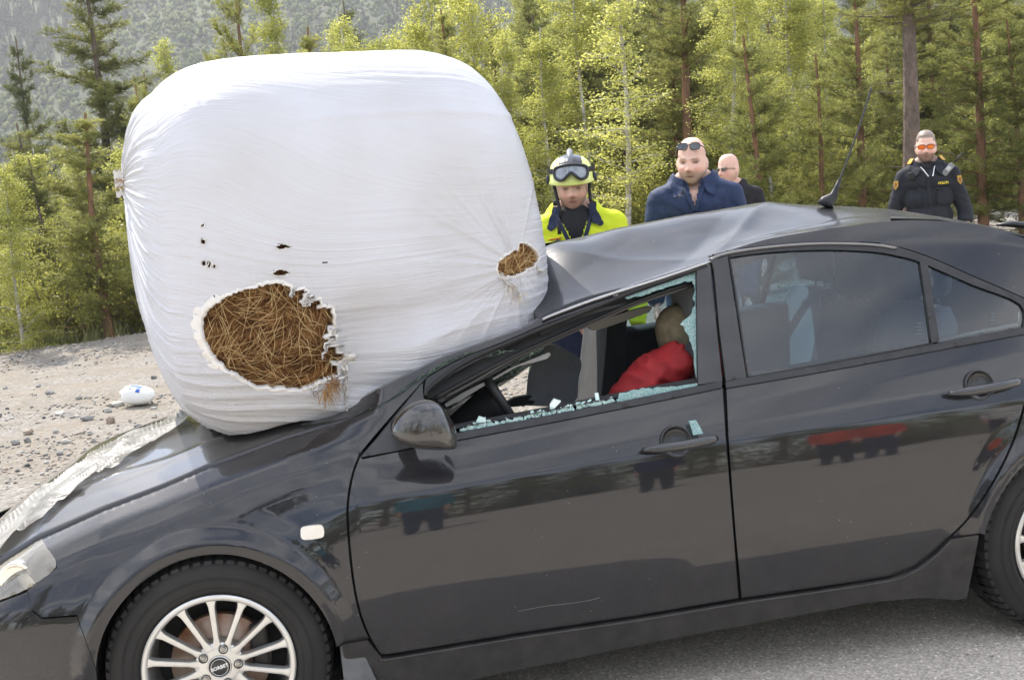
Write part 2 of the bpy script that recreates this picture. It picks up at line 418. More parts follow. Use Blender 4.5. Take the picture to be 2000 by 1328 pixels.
def sp(P_, k=6): return [tuple(p) for p in smoothpoly(P_, k)]
car = thing('car', 'black hatchback with crushed roof and broken driver window under the white bale', 'car', (1.3, .88, 0))
# ---- outlines (read off along the sight lines)
shut = sp([(76, 1049), (202, 993), (311, 955), (408, 908), (497, 877), (552, 850)])
fdoor_front = sp([(703, 888), (688, 930), (679, 990), (682, 1060), (691, 1140), (704, 1200), (722, 1246)])
fdoor_bot = [(744, 1277), (760, 1277), (1000, 1238), (1250, 1201), (1441, 1169)]
fdoor_rear = [(1413, 762), (1417, 850), (1425, 950), (1433, 1050), (1442, 1168)]
belt_f = [(704, 897), (776, 883), (893, 858), (1100, 819), (1300, 779), (1411, 758)]
belt_r = [(1419, 758), (1600, 727), (1800, 690), (2000, 653), (2030, 647)]
rdoor_rear = sp([(2030, 650), (2015, 730), (1999, 790), (1975, 865), (1935, 945), (1890, 1010), (1852, 1049), (1826, 1076), (1788, 1104), (1738, 1124), (1600, 1146), (1447, 1168)])
A1 = arc(0, RW, 170, 2)           # front arch from front to back
fdf_l = [(p[0]-2.5, p[1]) for p in fdoor_front]; fdf_r = [(p[0]+2.5, p[1]) for p in fdoor_front]
fender = shut+[(600, 838), (648, 824), (676, 850), (701, 874)]+fdf_l+[(716, 1247), (668, 1255)]+A1[::-1]+[(150, 1200), (82, 1205), (63, 1190), (54, 1153), (112, 1108), (95, 1072)]
crease_f = [tuple(p) for p in proj(np.stack([np.linspace(.1, .44, 8), S(np.linspace(.1, .44, 8), zc(np.linspace(.1, .44, 8))), zc(np.linspace(.1, .44, 8))], -1))]
def creaseline(a, b, dz=0.):
    x = np.linspace(a, b, 16); z = zc(x)+dz; return [tuple(p) for p in proj(np.stack([x, S(x, z), z], -1))]
panel('front_fender', fender, FS(), PAINT, car, 7, lines=[creaseline(.02, .425, q) for q in (-.016, -.008, 0, .008, .016)], mirror=True, an=True)
side_lamp = None
fd = thing('front_door', None, None, (1.0, .03, .3)); fd.parent = car; fd.location = Vector((1.0, .03, .3))-Vector(car.location)
def sub(name, x, y, z):
    o = bpy.data.objects.new(name, None); o.empty_display_size = .05; COL.objects.link(o); o.parent = car; o.location = Vector((x, y, z))-Vector(car.location); return o
bpy.data.objects.remove(fd)
fdo, fdo2 = panel('front_door', [(708, 897)]+belt_f[1:]+fdoor_rear[1:]+fdoor_bot[::-1][1:]+fdf_r[::-1][1:-1], FS(), PAINT, car, 8, lines=[creaseline(.47, 1.545, q) for q in (-.016, -.008, 0, .008, .016)], mirror=True, an=True)
fdo['label'] = 'dusty front door with shattered window'
rdo, rdo2 = panel('rear_door', belt_r+rdoor_rear[1:]+fdoor_rear[::-1][:0]+[(1441+8, 1166), (1438, 1050), (1430, 950), (1423, 850)], FS(), PAINT, car, 8, lines=[creaseline(1.59, 2.47, q) for q in (-.016, -.008, 0, .008, .016)], mirror=True, an=True)
FD = (fdo, fdo2); RD = (rdo, rdo2)
xq = np.linspace(2.62, 3.55, 20)
quarter = [(2036, 648)]+[tuple(p) for p in proj(np.stack([xq, S(xq, zb(xq)-.01), zb(xq)-.01], -1))]+[tuple(p) for p in proj(np.stack([np.full(6, 3.55), S(np.full(6, 3.55), np.linspace(.9, .3, 6)), np.linspace(.9, .3, 6)], -1))]+arc(WB, RW, -6, 168, 50)+[(1914, 1041), (1857, 1049)]+[(p[0]+5, p[1]+1) for p in rdoor_rear[36::-1]]
panel('rear_fender', quarter, FS(), PAINT, car, 8, mirror=True, an=True)
skirt = [(722, 1250), (745, 1283), (762, 1283), (1000, 1244), (1250, 1207), (1447, 1174)]+[(p[0]+2, p[1]+6) for p in rdoor_rear[37:-1]][::-1][0:]
skirt = [(668, 1259), (718, 1250), (745, 1284), (762, 1284), (1000, 1244), (1250, 1207), (1447, 1174), (1600, 1152), (1738, 1130), (1790, 1110), (1829, 1081), (1857, 1053), (1912, 1045), (1902, 1100), (1888, 1168), (1868, 1171), (1800, 1167), (1700, 1176), (1500, 1212), (1300, 1249), (1100, 1290), (900, 1330), (760, 1358), (700, 1350), (676, 1300)]
SKM = mat('dirty_sill_paint', (.010, .010, .011), .4, coat=.4, coatr=.12, var=.5, vscale=14, col2=(.032, .030, .029))
panel('side_skirt', skirt, FS(-.012), SKM, car, 9, thick=.05, mirror=True)
flap = [(664, 1262), (690, 1257), (706, 1268), (722, 1300), (745, 1350), (770, 1400), (690, 1400), (672, 1330)]
panel('mud_flap', flap, lambda x, y, z: y-.005-.35*np.clip(.36-z, 0, 1)*0-(x-.33)*.15, mat('mud_flap_rubber', (.11, .115, .12), .7, var=.25, vscale=18), car, 8, thick=.012, mirror=True)
_q = np.array(smoothpoly([(748, 1284), (762, 1285), (1000, 1246), (1250, 1209), (1447, 1176), (1600, 1154), (1738, 1132), (1790, 1112), (1829, 1083), (1856, 1056)], 5)); _x = cast(_q[:, 0], _q[:, 1]+2, FS(-.012))
for _m in (0, 1):
    _y = _x.copy(); _y[:, 1] = W_-_y[:, 1] if _m else _y[:, 1]; MB().tube(_y, .0042, 8).build('sill_bead', SKM, car)
# front bumper
bump = [(54, 1156), (64, 1194), (82, 1209), (150, 1204)]+arc(0, RW, 171, 215, 12)[0:]+[(150, 1600), (-60, 1640), (-330, 1560), (-380, 1330), (-300, 1230), (-60, 1200), (0, 1176)]
panel('front_bumper', bump, FS(), PAINT, car, 10, mirror=True, an=True)
# nose between the corners
g = []
for y in np.linspace(.30, 1.46, 15):
    q = abs(y-YC)/.58; xx = -.93+.06*q**2
    g.append([[xx+.33, y, .22], [xx+.02, y, .20], [xx, y, .26], [xx-.01, y, .36], [xx, y, .47], [xx+.03, y, .52], [xx+.10, y, .55-.03*q]])
nose = MB().grid(g).build('bumper_nose', PAINT, car)
m_ = MB(); 
for z in (.30, .36, .42): m_.tube([(-.955, .5, z), (-.965, .88, z), (-.955, 1.26, z)], .008)
m_.build('grille', SATIN, car)
# headlights
hl = [(-20, 1090), (0, 1046), (30, 1034), (74, 1047), (92, 1070), (109, 1107), (53, 1149), (0, 1171), (-50, 1186), (-70, 1150)]
hl = sp(hl+[hl[0]], 3)[:-1]
HAZYL = glassm('hazy_headlight_lens', (.9, .87, .8), .06, refl=.08, dust=.22, dustc=(.74, .68, .56))
REFL = mat('headlight_reflector', (.60, .55, .46), .38, metal=.35, var=.3, vscale=7, bump=.7, bscale=9)
for mir in (False, True):
    pass
hb = panel('headlight', hl, FS(.03), REFL, car, 7, thick=.06, mirror=True, post=lambda X: X+np.stack([X[:, 0]*0, .035*np.sin((X[:, 0]+X[:, 2])*40)*.35, X[:, 0]*0], -1))
for h_, mir in zip(hb, (0, 1)):
    v, Tr = cdt(hl, 8); X = cast(v[:, 0], v[:, 1], FS(-.001))
    if mir: X[:, 1] = W_-X[:, 1]
    skinmesh(v, X, Tr, .03, 'lens', HAZYL, h_, np.array([0, 1-2*mir, 0.]))
    for (bx, bz, br) in ((-.535, .632, .044),):
        yy = float(S(bx, bz))+.022
        if mir: yy = W_-yy
        s_ = -1 if not mir else 1
        MB().lathe([(.001, .0), (br*.5, s_*.004), (br*.85, s_*.010), (br, s_*.014), (br*1.06, s_*.010), (br*1.06, -s_*.02)], (bx, yy, bz), 'y', 28).build('lamp_bowl', mat('lamp_chrome', (.8, .78, .72), .12, metal=1.), h_)
# side marker
mk = sp([(587, 1035), (592, 1029), (622, 1025), (631, 1029), (633, 1043), (627, 1050), (597, 1054), (588, 1049), (587, 1035)], 3)[:-1]
MARK = mat('milky_lamp_plastic', (.75, .70, .62), .2, coat=.6, bump=.4, bscale=250, bdist=.001)
panel('side_marker', mk, FS(-.008), MARK, car, 5, thick=.01, mirror=True)
# hood
hood = [(78, 1046)]+[(p[0]+1, p[1]-2) for p in shut[1:]]
v, Tr = None, None
def hoodmesh():
    xs = np.concatenate([np.linspace(-.93, -.6, 12), np.linspace(-.58, .52, 70)]); G = []
    for x in xs:
        e = .192+float(yoff(x)) if x > -.75 else .192+float(yoff(x))
        ys = YC+np.linspace(-1, 1, 61)*(YC-e)
        G.append(np.stack([np.full(61, x), ys, T(x, ys)-np.where(x < -.88, (-.88-x)*1.2, 0)], -1))
    G = np.array(G)
    # front lip rolls down, sides turn down
    lip = G[0].copy(); lip[:, 2] -= .03; lip[:, 0] += .01
    G = np.concatenate([[lip], G])
    return G
HG = hoodmesh()
sl_ = HG[:, :1].copy(); sl_[..., 2] -= .02; sr_ = HG[:, -1:].copy(); sr_[..., 2] -= .02
MB().grid(np.concatenate([sl_, HG, sr_], 1), flip=True).build('hood', PAINT, car)
# black inner shell that closes the shut lines
INN = mat('inner_shell_black', (.006, .006, .006), .8)
xs = np.linspace(-.75, 3.5, 120)
def shellside(mir, xr):
    G = []
    for x in xr:
        zt = zs(x)-.02 if x < .44 else zb(x)-.02
        zz = np.linspace(.2, zt, 26)
        for i, q in enumerate(zz): pass
        zlow = .2
        for cx in (0, WB):
            if abs(x-cx) < RW+.02: zlow = max(zlow, TR+math.sqrt((RW+.02)**2-(x-cx)**2))
        zz = np.linspace(zlow, zt, 26); yy = S(x, zz, False)+.022
        G.append(np.stack([np.full(26, x), W_-yy if mir else yy, zz], -1))
    return np.array(G)
b_ = MB(); b_.grid(shellside(0, xs)); b_.grid(shellside(1, xs[xs < .46])); b_.grid(shellside(1, xs[xs > 1.55]))
for cx in (0, WB):       # wheel wells
    for sgn in (0, 1):
        a = np.radians(np.linspace(-25, 205, 30)); y0, y1 = (.035, .36)
        g = [[[cx+(RW+.012)*math.cos(t), (W_-y if sgn else y), TR+(RW+.012)*math.sin(t)] for y in (y0, y1)] for t in a]
        b_.grid(g); b_.add([[cx, (W_-y1 if sgn else y1), TR]]+[r_[1] for r_ in g], [(0, i+1, i+2) for i in range(len(g)-1)])
b_.build('inner_body', INN, car)
# floor pan, engine bay plate
MB().box((1.45, YC, .21), (2.3, 1.56, .04)).box((-.2, YC, .26), (1.1, 1.0, .05)).box((3.0, YC, .27), (.9, 1.0, .05)).box((.42, YC, .5), (.03, 1.5, .62)).build('floor_pan', INN, car)
# ---- greenhouse
FG = FS()
def zfar(X):
    r = np.interp(X[:, 0], [.4, .7, 1.05, 1.64, 2.0, 2.4, 2.9], [1., 1.15, 1.55, 1.15, 1.10, 1.05, 1.0]); z0 = zb(X[:, 0])
    X = X.copy(); dz = np.clip(X[:, 2]-z0, 0, 9); X[:, 2] = np.where(X[:, 2] > z0, z0+dz*r, X[:, 2]); X[:, 1] = np.where(dz > 0, W_-S(X[:, 0], z0)-dz*.5*1.0+(X[:, 1]-(W_-S(X[:, 0], z0+dz))), X[:, 1]); return X
U_ = sp([(620, 838), (671, 799), (727, 766), (799, 731), (850, 705), (914, 680), (978, 657), (1030, 637), (1075, 612), (1217, 563), (1387, 508)], 5)
L_ = sp([(703, 885), (730, 852), (775, 800), (825, 745), (850, 726), (905, 697), (980, 668), (1060, 634), (1120, 612), (1217, 575), (1387, 515)], 5)
panel('pillar_rail', U_+L_[::-1]+[(676, 851), (648, 825)], lambda x, y, z: y-S(x, np.minimum(z, 5))-.012, PAINT, car, 9, thick=.03, mirror=True, zmap=zfar)
W1 = sp([(826, 776), (852, 752), (905, 718), (1000, 672), (1100, 630), (1179, 598), (1252, 569), (1359, 532)], 5)
sail = [(704, 893), (735, 858), (780, 803), (825, 748), (827, 776), (880, 856), (776, 880)]
panel('mirror_sail', sail, FS(.002), mat('sail_plastic', (.045, .046, .05), .5, var=.15, vscale=30), FD, 8, thick=.02, mirror=True, zmap=zfar)
frame = [(p[0]+1, p[1]+2) for p in L_[16:]]+[(1411, 750), (1362, 752), (1359, 532)]+W1[::-1][1:]
fo, fo2 = panel('window_frame', frame, FS(.004), SATIN, FD, 7, thick=.03, mirror=True, zmap=zfar)
# inner roof rail with seals seen through the broken window
W2 = sp([(862, 786), (910, 758), (960, 733), (1020, 698), (1085, 664), (1150, 634), (1250, 592), (1330, 562), (1362, 560)], 5)
W0 = sp([(826, 770), (852, 745), (905, 708), (1000, 662), (1100, 620), (1179, 588), (1252, 559), (1370, 518)], 5)
panel('inner_rail', W0+W2[::-1], FS(.055), mat('rail_seal', (.02, .02, .021), .5, var=.3, vscale=9), car, 8, thick=.05, mirror=True, zmap=zfar)
def tube_on(name, P_, off, rad, m, parent, n=8, mirror=True, k=4, F=S):
    P_ = smoothpoly(P_, k); X = cast(P_[:, 0], P_[:, 1], FS(off)); par1, par2 = parent if isinstance(parent, tuple) else (parent, parent); o = MB().tube(X, rad, n).build(name, m, par1)
    if mirror:
        X = X.copy(); X[:, 1] = W_-X[:, 1]; MB().tube(zfar(X), rad, n).build(name, m, par2)
    return o
def shiftp(P_, dx, dy): return [(p[0]+dx, p[1]+dy) for p in P_]
base = [(838, 755), (905, 706), (1000, 663), (1100, 622), (1179, 590), (1252, 560), (1380, 517)]
tube_on('door_seal', shiftp([(832, 770)]+base, 0, 3), -.001, .006, RUBBER, FD)
tube_on('door_seal', shiftp([(850, 775), (905, 745), (1000, 695), (1100, 650), (1179, 615), (1252, 584), (1358, 548)], 0, 2), .045, .007, RUBBER, car)
tube_on('door_seal', shiftp([(870, 778), (930, 746), (1000, 705), (1100, 659), (1179, 625), (1252, 594), (1358, 560)], 0, -3), .05, .005, mat('grey_seal', (.05, .048, .045), .5), car)
LITEDGE = mat('lit_rail_edge', (.42, .42, .42), .22, metal=.9, bump=.2, bscale=40)  # lit edge of the rail, its highlight put in as a bright metal strip
tube_on('roof_edge_strip', [(1060, 624), (1075, 617), (1150, 589), (1217, 567), (1300, 541), (1388, 511)], -.004, .0045, LITEDGE, car)
tube_on('roof_edge_strip', [(1388, 507), (1420, 495), (1500, 483), (1600, 476), (1700, 478), (1750, 485)], -.004, .0045, mat('drip_grey', (.2, .2, .2), .3, metal=.5), car)
# belt mouldings
def strip(name, P_, h, off, m, parent, thick=.012):
    P_ = smoothpoly(P_, 4); poly = [tuple(p) for p in P_]+[(p[0], p[1]+h) for p in P_[::-1]]
    return panel(name, poly, FS(off), m, parent, 7, thick=thick, mirror=True)
strip('belt_moulding', [(893, 846), (1100, 807), (1300, 767), (1410, 744)], 13, -.006, SATIN, FD, .02)
strip('belt_moulding', [(1418, 745), (1600, 714), (1800, 677), (2030, 634)], 13, -.006, SATIN, RD, .02)
# B pillar trims, rear frame, glass
pil = mat('pillar_trim', (.042, .042, .045), .5, var=.2, vscale=10, bump=.1, bscale=300, bdist=.001)
panel('pillar_trim', [(1361, 528), (1387, 516), (1390, 560), (1400, 650), (1411, 744), (1364, 751), (1362, 640)], FS(-.004), pil, FD, 8, mirror=True, zmap=zfar)
panel('pillar_trim', [(1393, 507), (1421, 501), (1436, 600), (1458, 738), (1418, 744), (1405, 640)], FS(-.004), pil, RD, 8, mirror=True, zmap=zfar)
top_o = sp([(1387, 503), (1420, 492), (1500, 481), (1600, 474), (1700, 475), (1760, 485), (1820, 505), (1900, 540), (2000, 583), (2060, 612)], 4)
top_i = sp([(1423, 503), (1500, 493), (1600, 488), (1700, 491), (1760, 501), (1800, 513), (1900, 556), (1993, 594), (1998, 641)], 4)
panel('window_frame', top_o+[(2062, 630), (2028, 636), (1998, 641)]+top_i[::-1][1:], FS(-.001), SATIN, RD, 7, thick=.03, mirror=True, zmap=zfar)
panel('divider_bar', [(1797, 512), (1812, 516), (1835, 666), (1820, 670)], FS(-.003), SATIN, RD, 7, mirror=True, zmap=zfar)
gl1 = [(1419, 500)]+[p for p in top_i if p[0] < 1798]+[(1800, 512), (1823, 672), (1600, 712), (1456, 740)]
panel('window_glass', gl1, FS(.008), GLASS, RD, 9, thick=.004, mirror=True, zmap=zfar, rim=False, an=False)
gl2 = [(1808, 514)]+[p for p in top_i if p[0] > 1815]+[(1998, 643), (1832, 672)]
panel('quarter_glass', gl2, FS(.008), GLASS, RD, 9, thick=.004, mirror=True, zmap=zfar, rim=False, an=False)
tube_on('glass_seal', [(1424, 500), (1440, 600), (1460, 737)], .002, .004, RUBBER, RD)
tube_on('glass_seal', [(1460, 738), (1600, 713), (1822, 671)], .002, .004, RUBBER, RD)
# etched marks in the glass corners
for (px, py) in ((1795, 655), (1940, 636)):
    em = MB()
    for k, wd in enumerate((16, 10, 14, 8)):
        q = [(px-wd*.5, py-7*k), (px+wd*.5, py-7*k-2.5), (px+wd*.5, py-7*k-4.5), (px-wd*.5, py-7*k-2)]
        X = cast(np.array([a[0] for a in q], float), np.array([a[1] for a in q], float), FS(.0065)); em.add(X, [(0, 1, 2, 3)])
    em.build('etched_mark', mat('etched_white', (.10, .125, .14), .8), rdo, smooth=False)
# crushed glass left in the front frame
def cracked():
    m = bpy.data.materials.new('crazed_safety_glass'); m.use_nodes = True; n = m.node_tree.nodes; l = m.node_tree.links.new
    b = n['Principled BSDF']; t = n.new('ShaderNodeTexCoord'); v = n.new('ShaderNodeTexVoronoi'); v.feature = 'DISTANCE_TO_EDGE'; v.inputs['Scale'].default_value = 130; l(t.outputs['Object'], v.inputs['Vector'])
    r = n.new('ShaderNodeValToRGB'); r.color_ramp.elements[0].color = (.80, .95, .93, 1); r.color_ramp.elements[1].color = (.22, .52, .49, 1); r.color_ramp.elements[1].position = .16; l(v.outputs[0], r.inputs[0]); l(r.outputs[0], b.inputs['Base Color'])
    b.inputs['Roughness'].default_value = .12; b.inputs['Transmission Weight'].default_value = .35
    bp = n.new('ShaderNodeBump'); bp.inputs['Strength'].default_value = .6; bp.inputs['Distance'].default_value = .003; l(v.outputs[0], bp.inputs['Height']); l(bp.outputs[0], b.inputs['Normal'])
    tl = n.new('ShaderNodeBsdfTranslucent'); tl.inputs[0].default_value = (.45, .8, .76, 1); ad = n.new('ShaderNodeMixShader'); ad.inputs[0].default_value = .3
    l(b.outputs[0], ad.inputs[1]); l(tl.outputs[0], ad.inputs[2]); l(ad.outputs[0], n['Material Output'].inputs[0]); return m
CRK = cracked()
def jag(P_, a, seed):
    r_ = np.random.default_rng(seed); return [(p[0]+r_.normal()*a, p[1]+r_.normal()*a) for p in resample(P_, 7, False)]
rem = [(1361, 529), (1362, 748), (1356, 715)]+jag([(1352, 690), (1352, 668), (1342, 652), (1336, 640), (1328, 632), (1340, 622), (1352, 610), (1358, 590), (1357, 560), (1350, 548), (1330, 552)], 1.6, 3)+jag([(1300, 562), (1262, 574), (1222, 586)], 1.2, 4)+[(1219, 581), (1252, 570), (1310, 549)]
panel('window_remnant', rem, FS(.010), CRK, fdo, 5, thick=.004)
rem2 = [(1212, 785), (1211, 772)]+jag([(1222, 765), (1260, 760), (1268, 756), (1300, 763), (1325, 757), (1358, 752)], 1.5, 6)+[(1362, 753), (1300, 766)]
panel('window_remnant', [(1205, 786), (1210, 768)]+jag([(1225, 766), (1255, 758), (1275, 759), (1300, 756), (1330, 754)], 1.4, 7)+[(1362, 748), (1362, 756), (1290, 770)], FS(.002), CRK, fdo, 4, thick=.005)
# door tops (inside edges)
tb = smoothpoly([(838, 856), (900, 838), (1100, 800), (1300, 760), (1412, 740)], 4)
Xo = cast(tb[:, 0], tb[:, 1], FS(.0)); Xo[:, 2] += .004
for mir in (0, 1):
    g = []
    for p in Xo:
        q = [p+[0, .004, 0], p+[0, .03, .004], p+[0, .07, .0], p+[0, .10, -.02], p+[0, .12, -.08], p+[0, .12, -.5]]
        q = np.array(q)
        if mir: q[:, 1] = W_-q[:, 1]
        g.append(q)
    MB().grid(g, flip=bool(mir)).build('door_card', CABIN, (fdo, fdo2)[mir])
tb = smoothpoly([(1418, 741), (1600, 710), (1800, 673), (2030, 630)], 4); Xo = cast(tb[:, 0], tb[:, 1], FS(0.))
for mir in (0, 1):
    g = []
    for p in Xo:
        q = np.array([p+[0, .012, .0], p+[0, .05, .002], p+[0, .09, -.02], p+[0, .10, -.5]])
        if mir: q[:, 1] = W_-q[:, 1]
        g.append(q)
    MB().grid(g, flip=bool(mir)).build('door_card', CABIN, (rdo, rdo2)[mir])
# handles
HND = mat('handle_paint', (.014, .014, .016), .35, coat=1, coatr=.05)
def handle(px0, px1, door, dz):
    a = cast(np.array([px0[0]]), np.array([px0[1]]), FS(0.))[0]; b = cast(np.array([px1[0]]), np.array([px1[1]]), FS(0.))[0]
    for mir in (0, 1):
        P_ = []; R_ = []
        for t in np.linspace(0, 1, 15):
            p = a*(1-t)+b*t; d = .012+.03*math.sin(math.pi*min(1, max(0, t*.94+.03)))**.6
            q = p+np.array([0, -d, 0]); 
            if mir: q[1] = W_-q[1]
            P_.append(q); R_.append(.0125*(.45+.75*min(1, t*4)) if t < .25 else (.0145 if t < .93 else .0145*(1-(t-.93)*6)))
        dr = door[mir]
        MB().tube(P_, R_, 16, flat=1.0).build('handle', HND, dr)
        c = a*.52+b*.48; c = c+np.array([0, 0, dz])
        # dished recess: a ring proud of the skin and a dark bowl
        R = .046; ang = math.atan2(-0.11, 1)
        yy = float(S(c[0], c[2])); yy_ = W_-yy if mir else yy; sg = 1 if mir else -1
        rot = Matrix.Rotation(math.radians(-16*sg*-1), 3, 'X')
        MB().lathe([(.0005, -.004*sg*-1), (R*.6, sg*.001), (R*.94, sg*.006), (R*.99, sg*.009), (R*1.06, sg*.006), (R*1.09, -sg*.004)], (c[0], yy_, c[2]), 'y', 40, R=rot).build('handle_recess', mat('recess_paint', (.006, .006, .007), .3, coat=.6), dr)
handle((1250, 876), (1396, 853), (fdo, fdo2), 0.004)
handle((1845, 767), (1985, 742), (rdo, rdo2), 0.004)
# wing mirrors
def mirror_at(mir):
    yp = -.075
    out = np.array(smoothpoly([(764, 846), (768, 826), (782, 806), (805, 788), (833, 781), (856, 788), (874, 806), (886, 828), (893, 850), (893, 864), (889, 876), (860, 878), (820, 876), (790, 870), (772, 860)], 5, closed=True))
    E_ = at_y(out[:, 0], out[:, 1], yp); c = E_.mean(0)+[.01, 0, -.01]; rows = []
    def my(P_):
        P_ = np.array(P_, float)
        if mir: P_[..., 1] = W_-P_[..., 1]
        return P_
    for r_ in (.02, .15, .3, .45, .6, .72, .82, .9, .95, .985, 1.0):
        rows.append(c+(E_-c)*r_-np.array([0, .062, 0])*(1-r_**2.4)**.6)
    for r_ in (1.0, .96, .85, .6, .3, .02): rows.append(c+(E_-c)*r_+np.array([0, .045, 0])*(1-r_**3)**.7+[0, .006, 0])
    G = my(rows); k = len(out)
    o = MB().grid(G, close_v=True, flip=not mir).build('wing_mirror', mat('mirror_paint', (.014, .013, .012), .25, coat=1., coatr=.05, var=.4, vscale=14, col2=(.035, .032, .028)), car)
    sel = [q for q in range(k) if out[q, 0] > 862 and 800 < out[q, 1] < 872]
    pts = np.array([E_[q]+(c-E_[q])*.06+[.006, .03, 0] for q in sel]); MB().add(my(np.concatenate([pts, pts+[0, .03, 0]])), [(q, q+1, len(pts)+q+1, len(pts)+q) for q in range(len(pts)-1)]).build('mirror_glass', mat('mirror_glass', (.8, .8, .8), .02, metal=1), o)
    MB().tube(my([E_.mean(0)+[-.03, .02, -.012], (c[0]-.06, .04, c[2]-.02), (c[0]-.075, float(S(.66, .93))+.03, c[2]-.022)]), [.026, .026, .034], 16).build('mirror_foot', SATIN, o)
    q = np.array(smoothpoly([(769, 851), (800, 862), (840, 868), (892, 868)], 6)); X = at_y(q[:, 0], q[:, 1], yp); r_ = np.linalg.norm((X-c)[:, [0, 2]], axis=1); X[:, 1] -= .035*np.sin(np.linspace(.1, 2.8, len(X))); MB().tube(my(X), .0018, 6).build('mirror_seam', RUBBER, o)
    return o
mirror_at(0); mirror_at(1)
# ---- roof
RN = np.array([(.62, .17, 1.07), (.85, .22, 1.122), (1.097, .275, 1.197), (1.342, .30, 1.246), (1.642, .33, 1.303), (1.854, .36, 1.345), (2.121, .40, 1.358), (2.313, .42, 1.358), (2.648, .45, 1.312), (2.95, .47, 1.22)])
RFp = np.array([(.80, 1.58, 1.11), (1.0, 1.52, 1.27), (1.302, 1.47, 1.337), (1.657, 1.47, 1.387), (1.949, 1.46, 1.412), (2.16, 1.44, 1.42), (2.4, 1.40, 1.385), (2.65, 1.36, 1.335), (2.95, 1.33, 1.24)])
def _sl(px, py, y): return tuple(at_y(px, py, y))
RIDGE = [_sl(1060, 486, .72), _sl(1140, 466, .74), _sl(1220, 446, .76), _sl(1350, 421, .80), _sl(1430, 406, .86), _sl(1482, 398, .92), _sl(1560, 400, .95), _sl(1640, 404, .98), _sl(1740, 411, .92), _sl(1850, 429, .82), _sl(1930, 442, .74)]
def _lerp(a, b, t, dz): return (a[0]*(1-t)+b[0]*t, a[1]*(1-t)+b[1]*t, a[2]*(1-t)+b[2]*t+dz)
RFp = RFp-np.array([0, 0, .055])
RC = np.concatenate([RN, RFp, RIDGE, [_lerp(RN[2], RIDGE[0], .5, -.004), _lerp(RN[3], RIDGE[2], .5, -.006), _lerp(RN[4], RIDGE[4], .5, -.008), _lerp(RN[4], RIDGE[4], .25, -.006), _lerp(RN[3], RIDGE[1], .3, -.003), _lerp(RN[5], RIDGE[6], .5, .006), _lerp(RN[6], RIDGE[7], .5, .012), _lerp(RN[7], RIDGE[8], .5, .014),
    (.95, .6, 1.12), (.9, 1.0, 1.12), (1.35, 1.15, 1.31), (1.75, 1.2, 1.35), (2.3, 1.25, 1.385), (2.6, 1.15, 1.34)]])
def tps(Pc, lam=2e-4):
    n = len(Pc); r = np.linalg.norm(Pc[:, None, :2]-Pc[None, :, :2], axis=2); K = np.where(r > 0, r*r*np.log(r+1e-9), 0)+lam*np.eye(n)
    Q = np.c_[np.ones(n), Pc[:, :2]]; A = np.block([[K, Q], [Q.T, np.zeros((3, 3))]]); s_ = np.linalg.solve(A, np.r_[Pc[:, 2], 0, 0, 0])
    def f(x, y):
        x = np.asarray(x, float); y = np.asarray(y, float); r = np.sqrt((x[..., None]-Pc[:, 0])**2+(y[..., None]-Pc[:, 1])**2)
        return (np.where(r > 0, r*r*np.log(r+1e-9), 0)*s_[:n]).sum(-1)+s_[n]+s_[n+1]*x+s_[n+2]*y
    return f
roofz = tps(RC)
def ridge(x, y, a, b, h, wd, one=0):
    a = np.array(a); b = np.array(b); d = b-a; Ln = np.linalg.norm(d); t = np.clip(((x-a[0])*d[0]+(y-a[1])*d[1])/Ln**2, 0, 1)
    dist = np.hypot(x-a[0]-t*d[0], y-a[1]-t*d[1]); return h*np.exp(-(dist/wd)**1.05)*np.sin(np.pi*np.clip(t*.9+.05, 0, 1))**.5
def roofdent(x, y):
    z = ridge(x, y, (1.66, .34), (2.10, .93), .016, .05)
    z -= ridge(x, y, (1.55, .36), (1.95, .90), .010, .07)
    z += ridge(x, y, (1.22, .62), (1.60, .40), .008, .06)-ridge(x, y, (1.15, .4), (1.5, .68), .007, .10)
    z -= ridge(x, y, (1.72, .38), (2.25, .62), .010, .05)
    z += ridge(x, y, (1.8, .44), (2.25, .56), .007, .02)
    z += .0022*fbm(x*3.2, y*3.2, 0, 3, 5)+.0006*fbm(x*11, y*11, 0, 2, 9)
    return z
rx = np.linspace(1.06, 2.9, 180); ts = np.linspace(0, 1, 110); G = []
for x in rx:
    y0 = np.interp(x, RN[:, 0], RN[:, 1]); y1 = np.interp(x, RFp[:, 0], RFp[:, 1]); ys = y0+(y1-y0)*ts
    e = np.clip(np.minimum(ts, 1-ts)*12, 0, 1)
    z = roofz(np.full(110, x), ys)+roofdent(np.full(110, x), ys)*e
    G.append(np.stack([np.full(110, x), ys, z], -1))
G = np.array(G); RG = G
lo = G[:, :1].copy(); lo[..., 2] -= .025; hi = G[:, -1:].copy(); hi[..., 2] -= .025; 
G2 = np.concatenate([lo, G, hi], 1); fr = G2[:1].copy(); fr[..., 2] -= .02; G2 = np.concatenate([fr, G2])
MB().grid(G2, flip=True).build('roof', SCUFF, car)
# headliner below the roof
Gh = RG[::6, ::6].copy(); Gh[..., 2] -= .035; Gh[:, 0, 1] -= .0; Gh[:, 0, 2] -= .02
MB().grid(Gh).build('headliner', HEADL, car)
# side body above the rear windows (C pillar)
up = sp([(1388, 500), (1440, 484), (1500, 467), (1560, 456), (1640, 444), (1740, 432), (1830, 432), (1915, 441), (2000, 466), (2120, 520)], 4)
cpil = up+[(2280, 600), (2300, 622), (2064, 632)]+[(p[0], p[1]-2) for p in top_o[::-1]]
def FCp(x, y, z):
    b = S(x, z); top = np.interp(x, [1.6, 2.1, 2.6, 3.2], [1.27, 1.30, 1.26, 1.1])
    return y-(b+.35*np.clip(z-top, 0, 1)**1.3)
panel('rear_pillar', cpil, FCp, PAINT, car, 9, thick=.03, mirror=True, zmap=zfar)
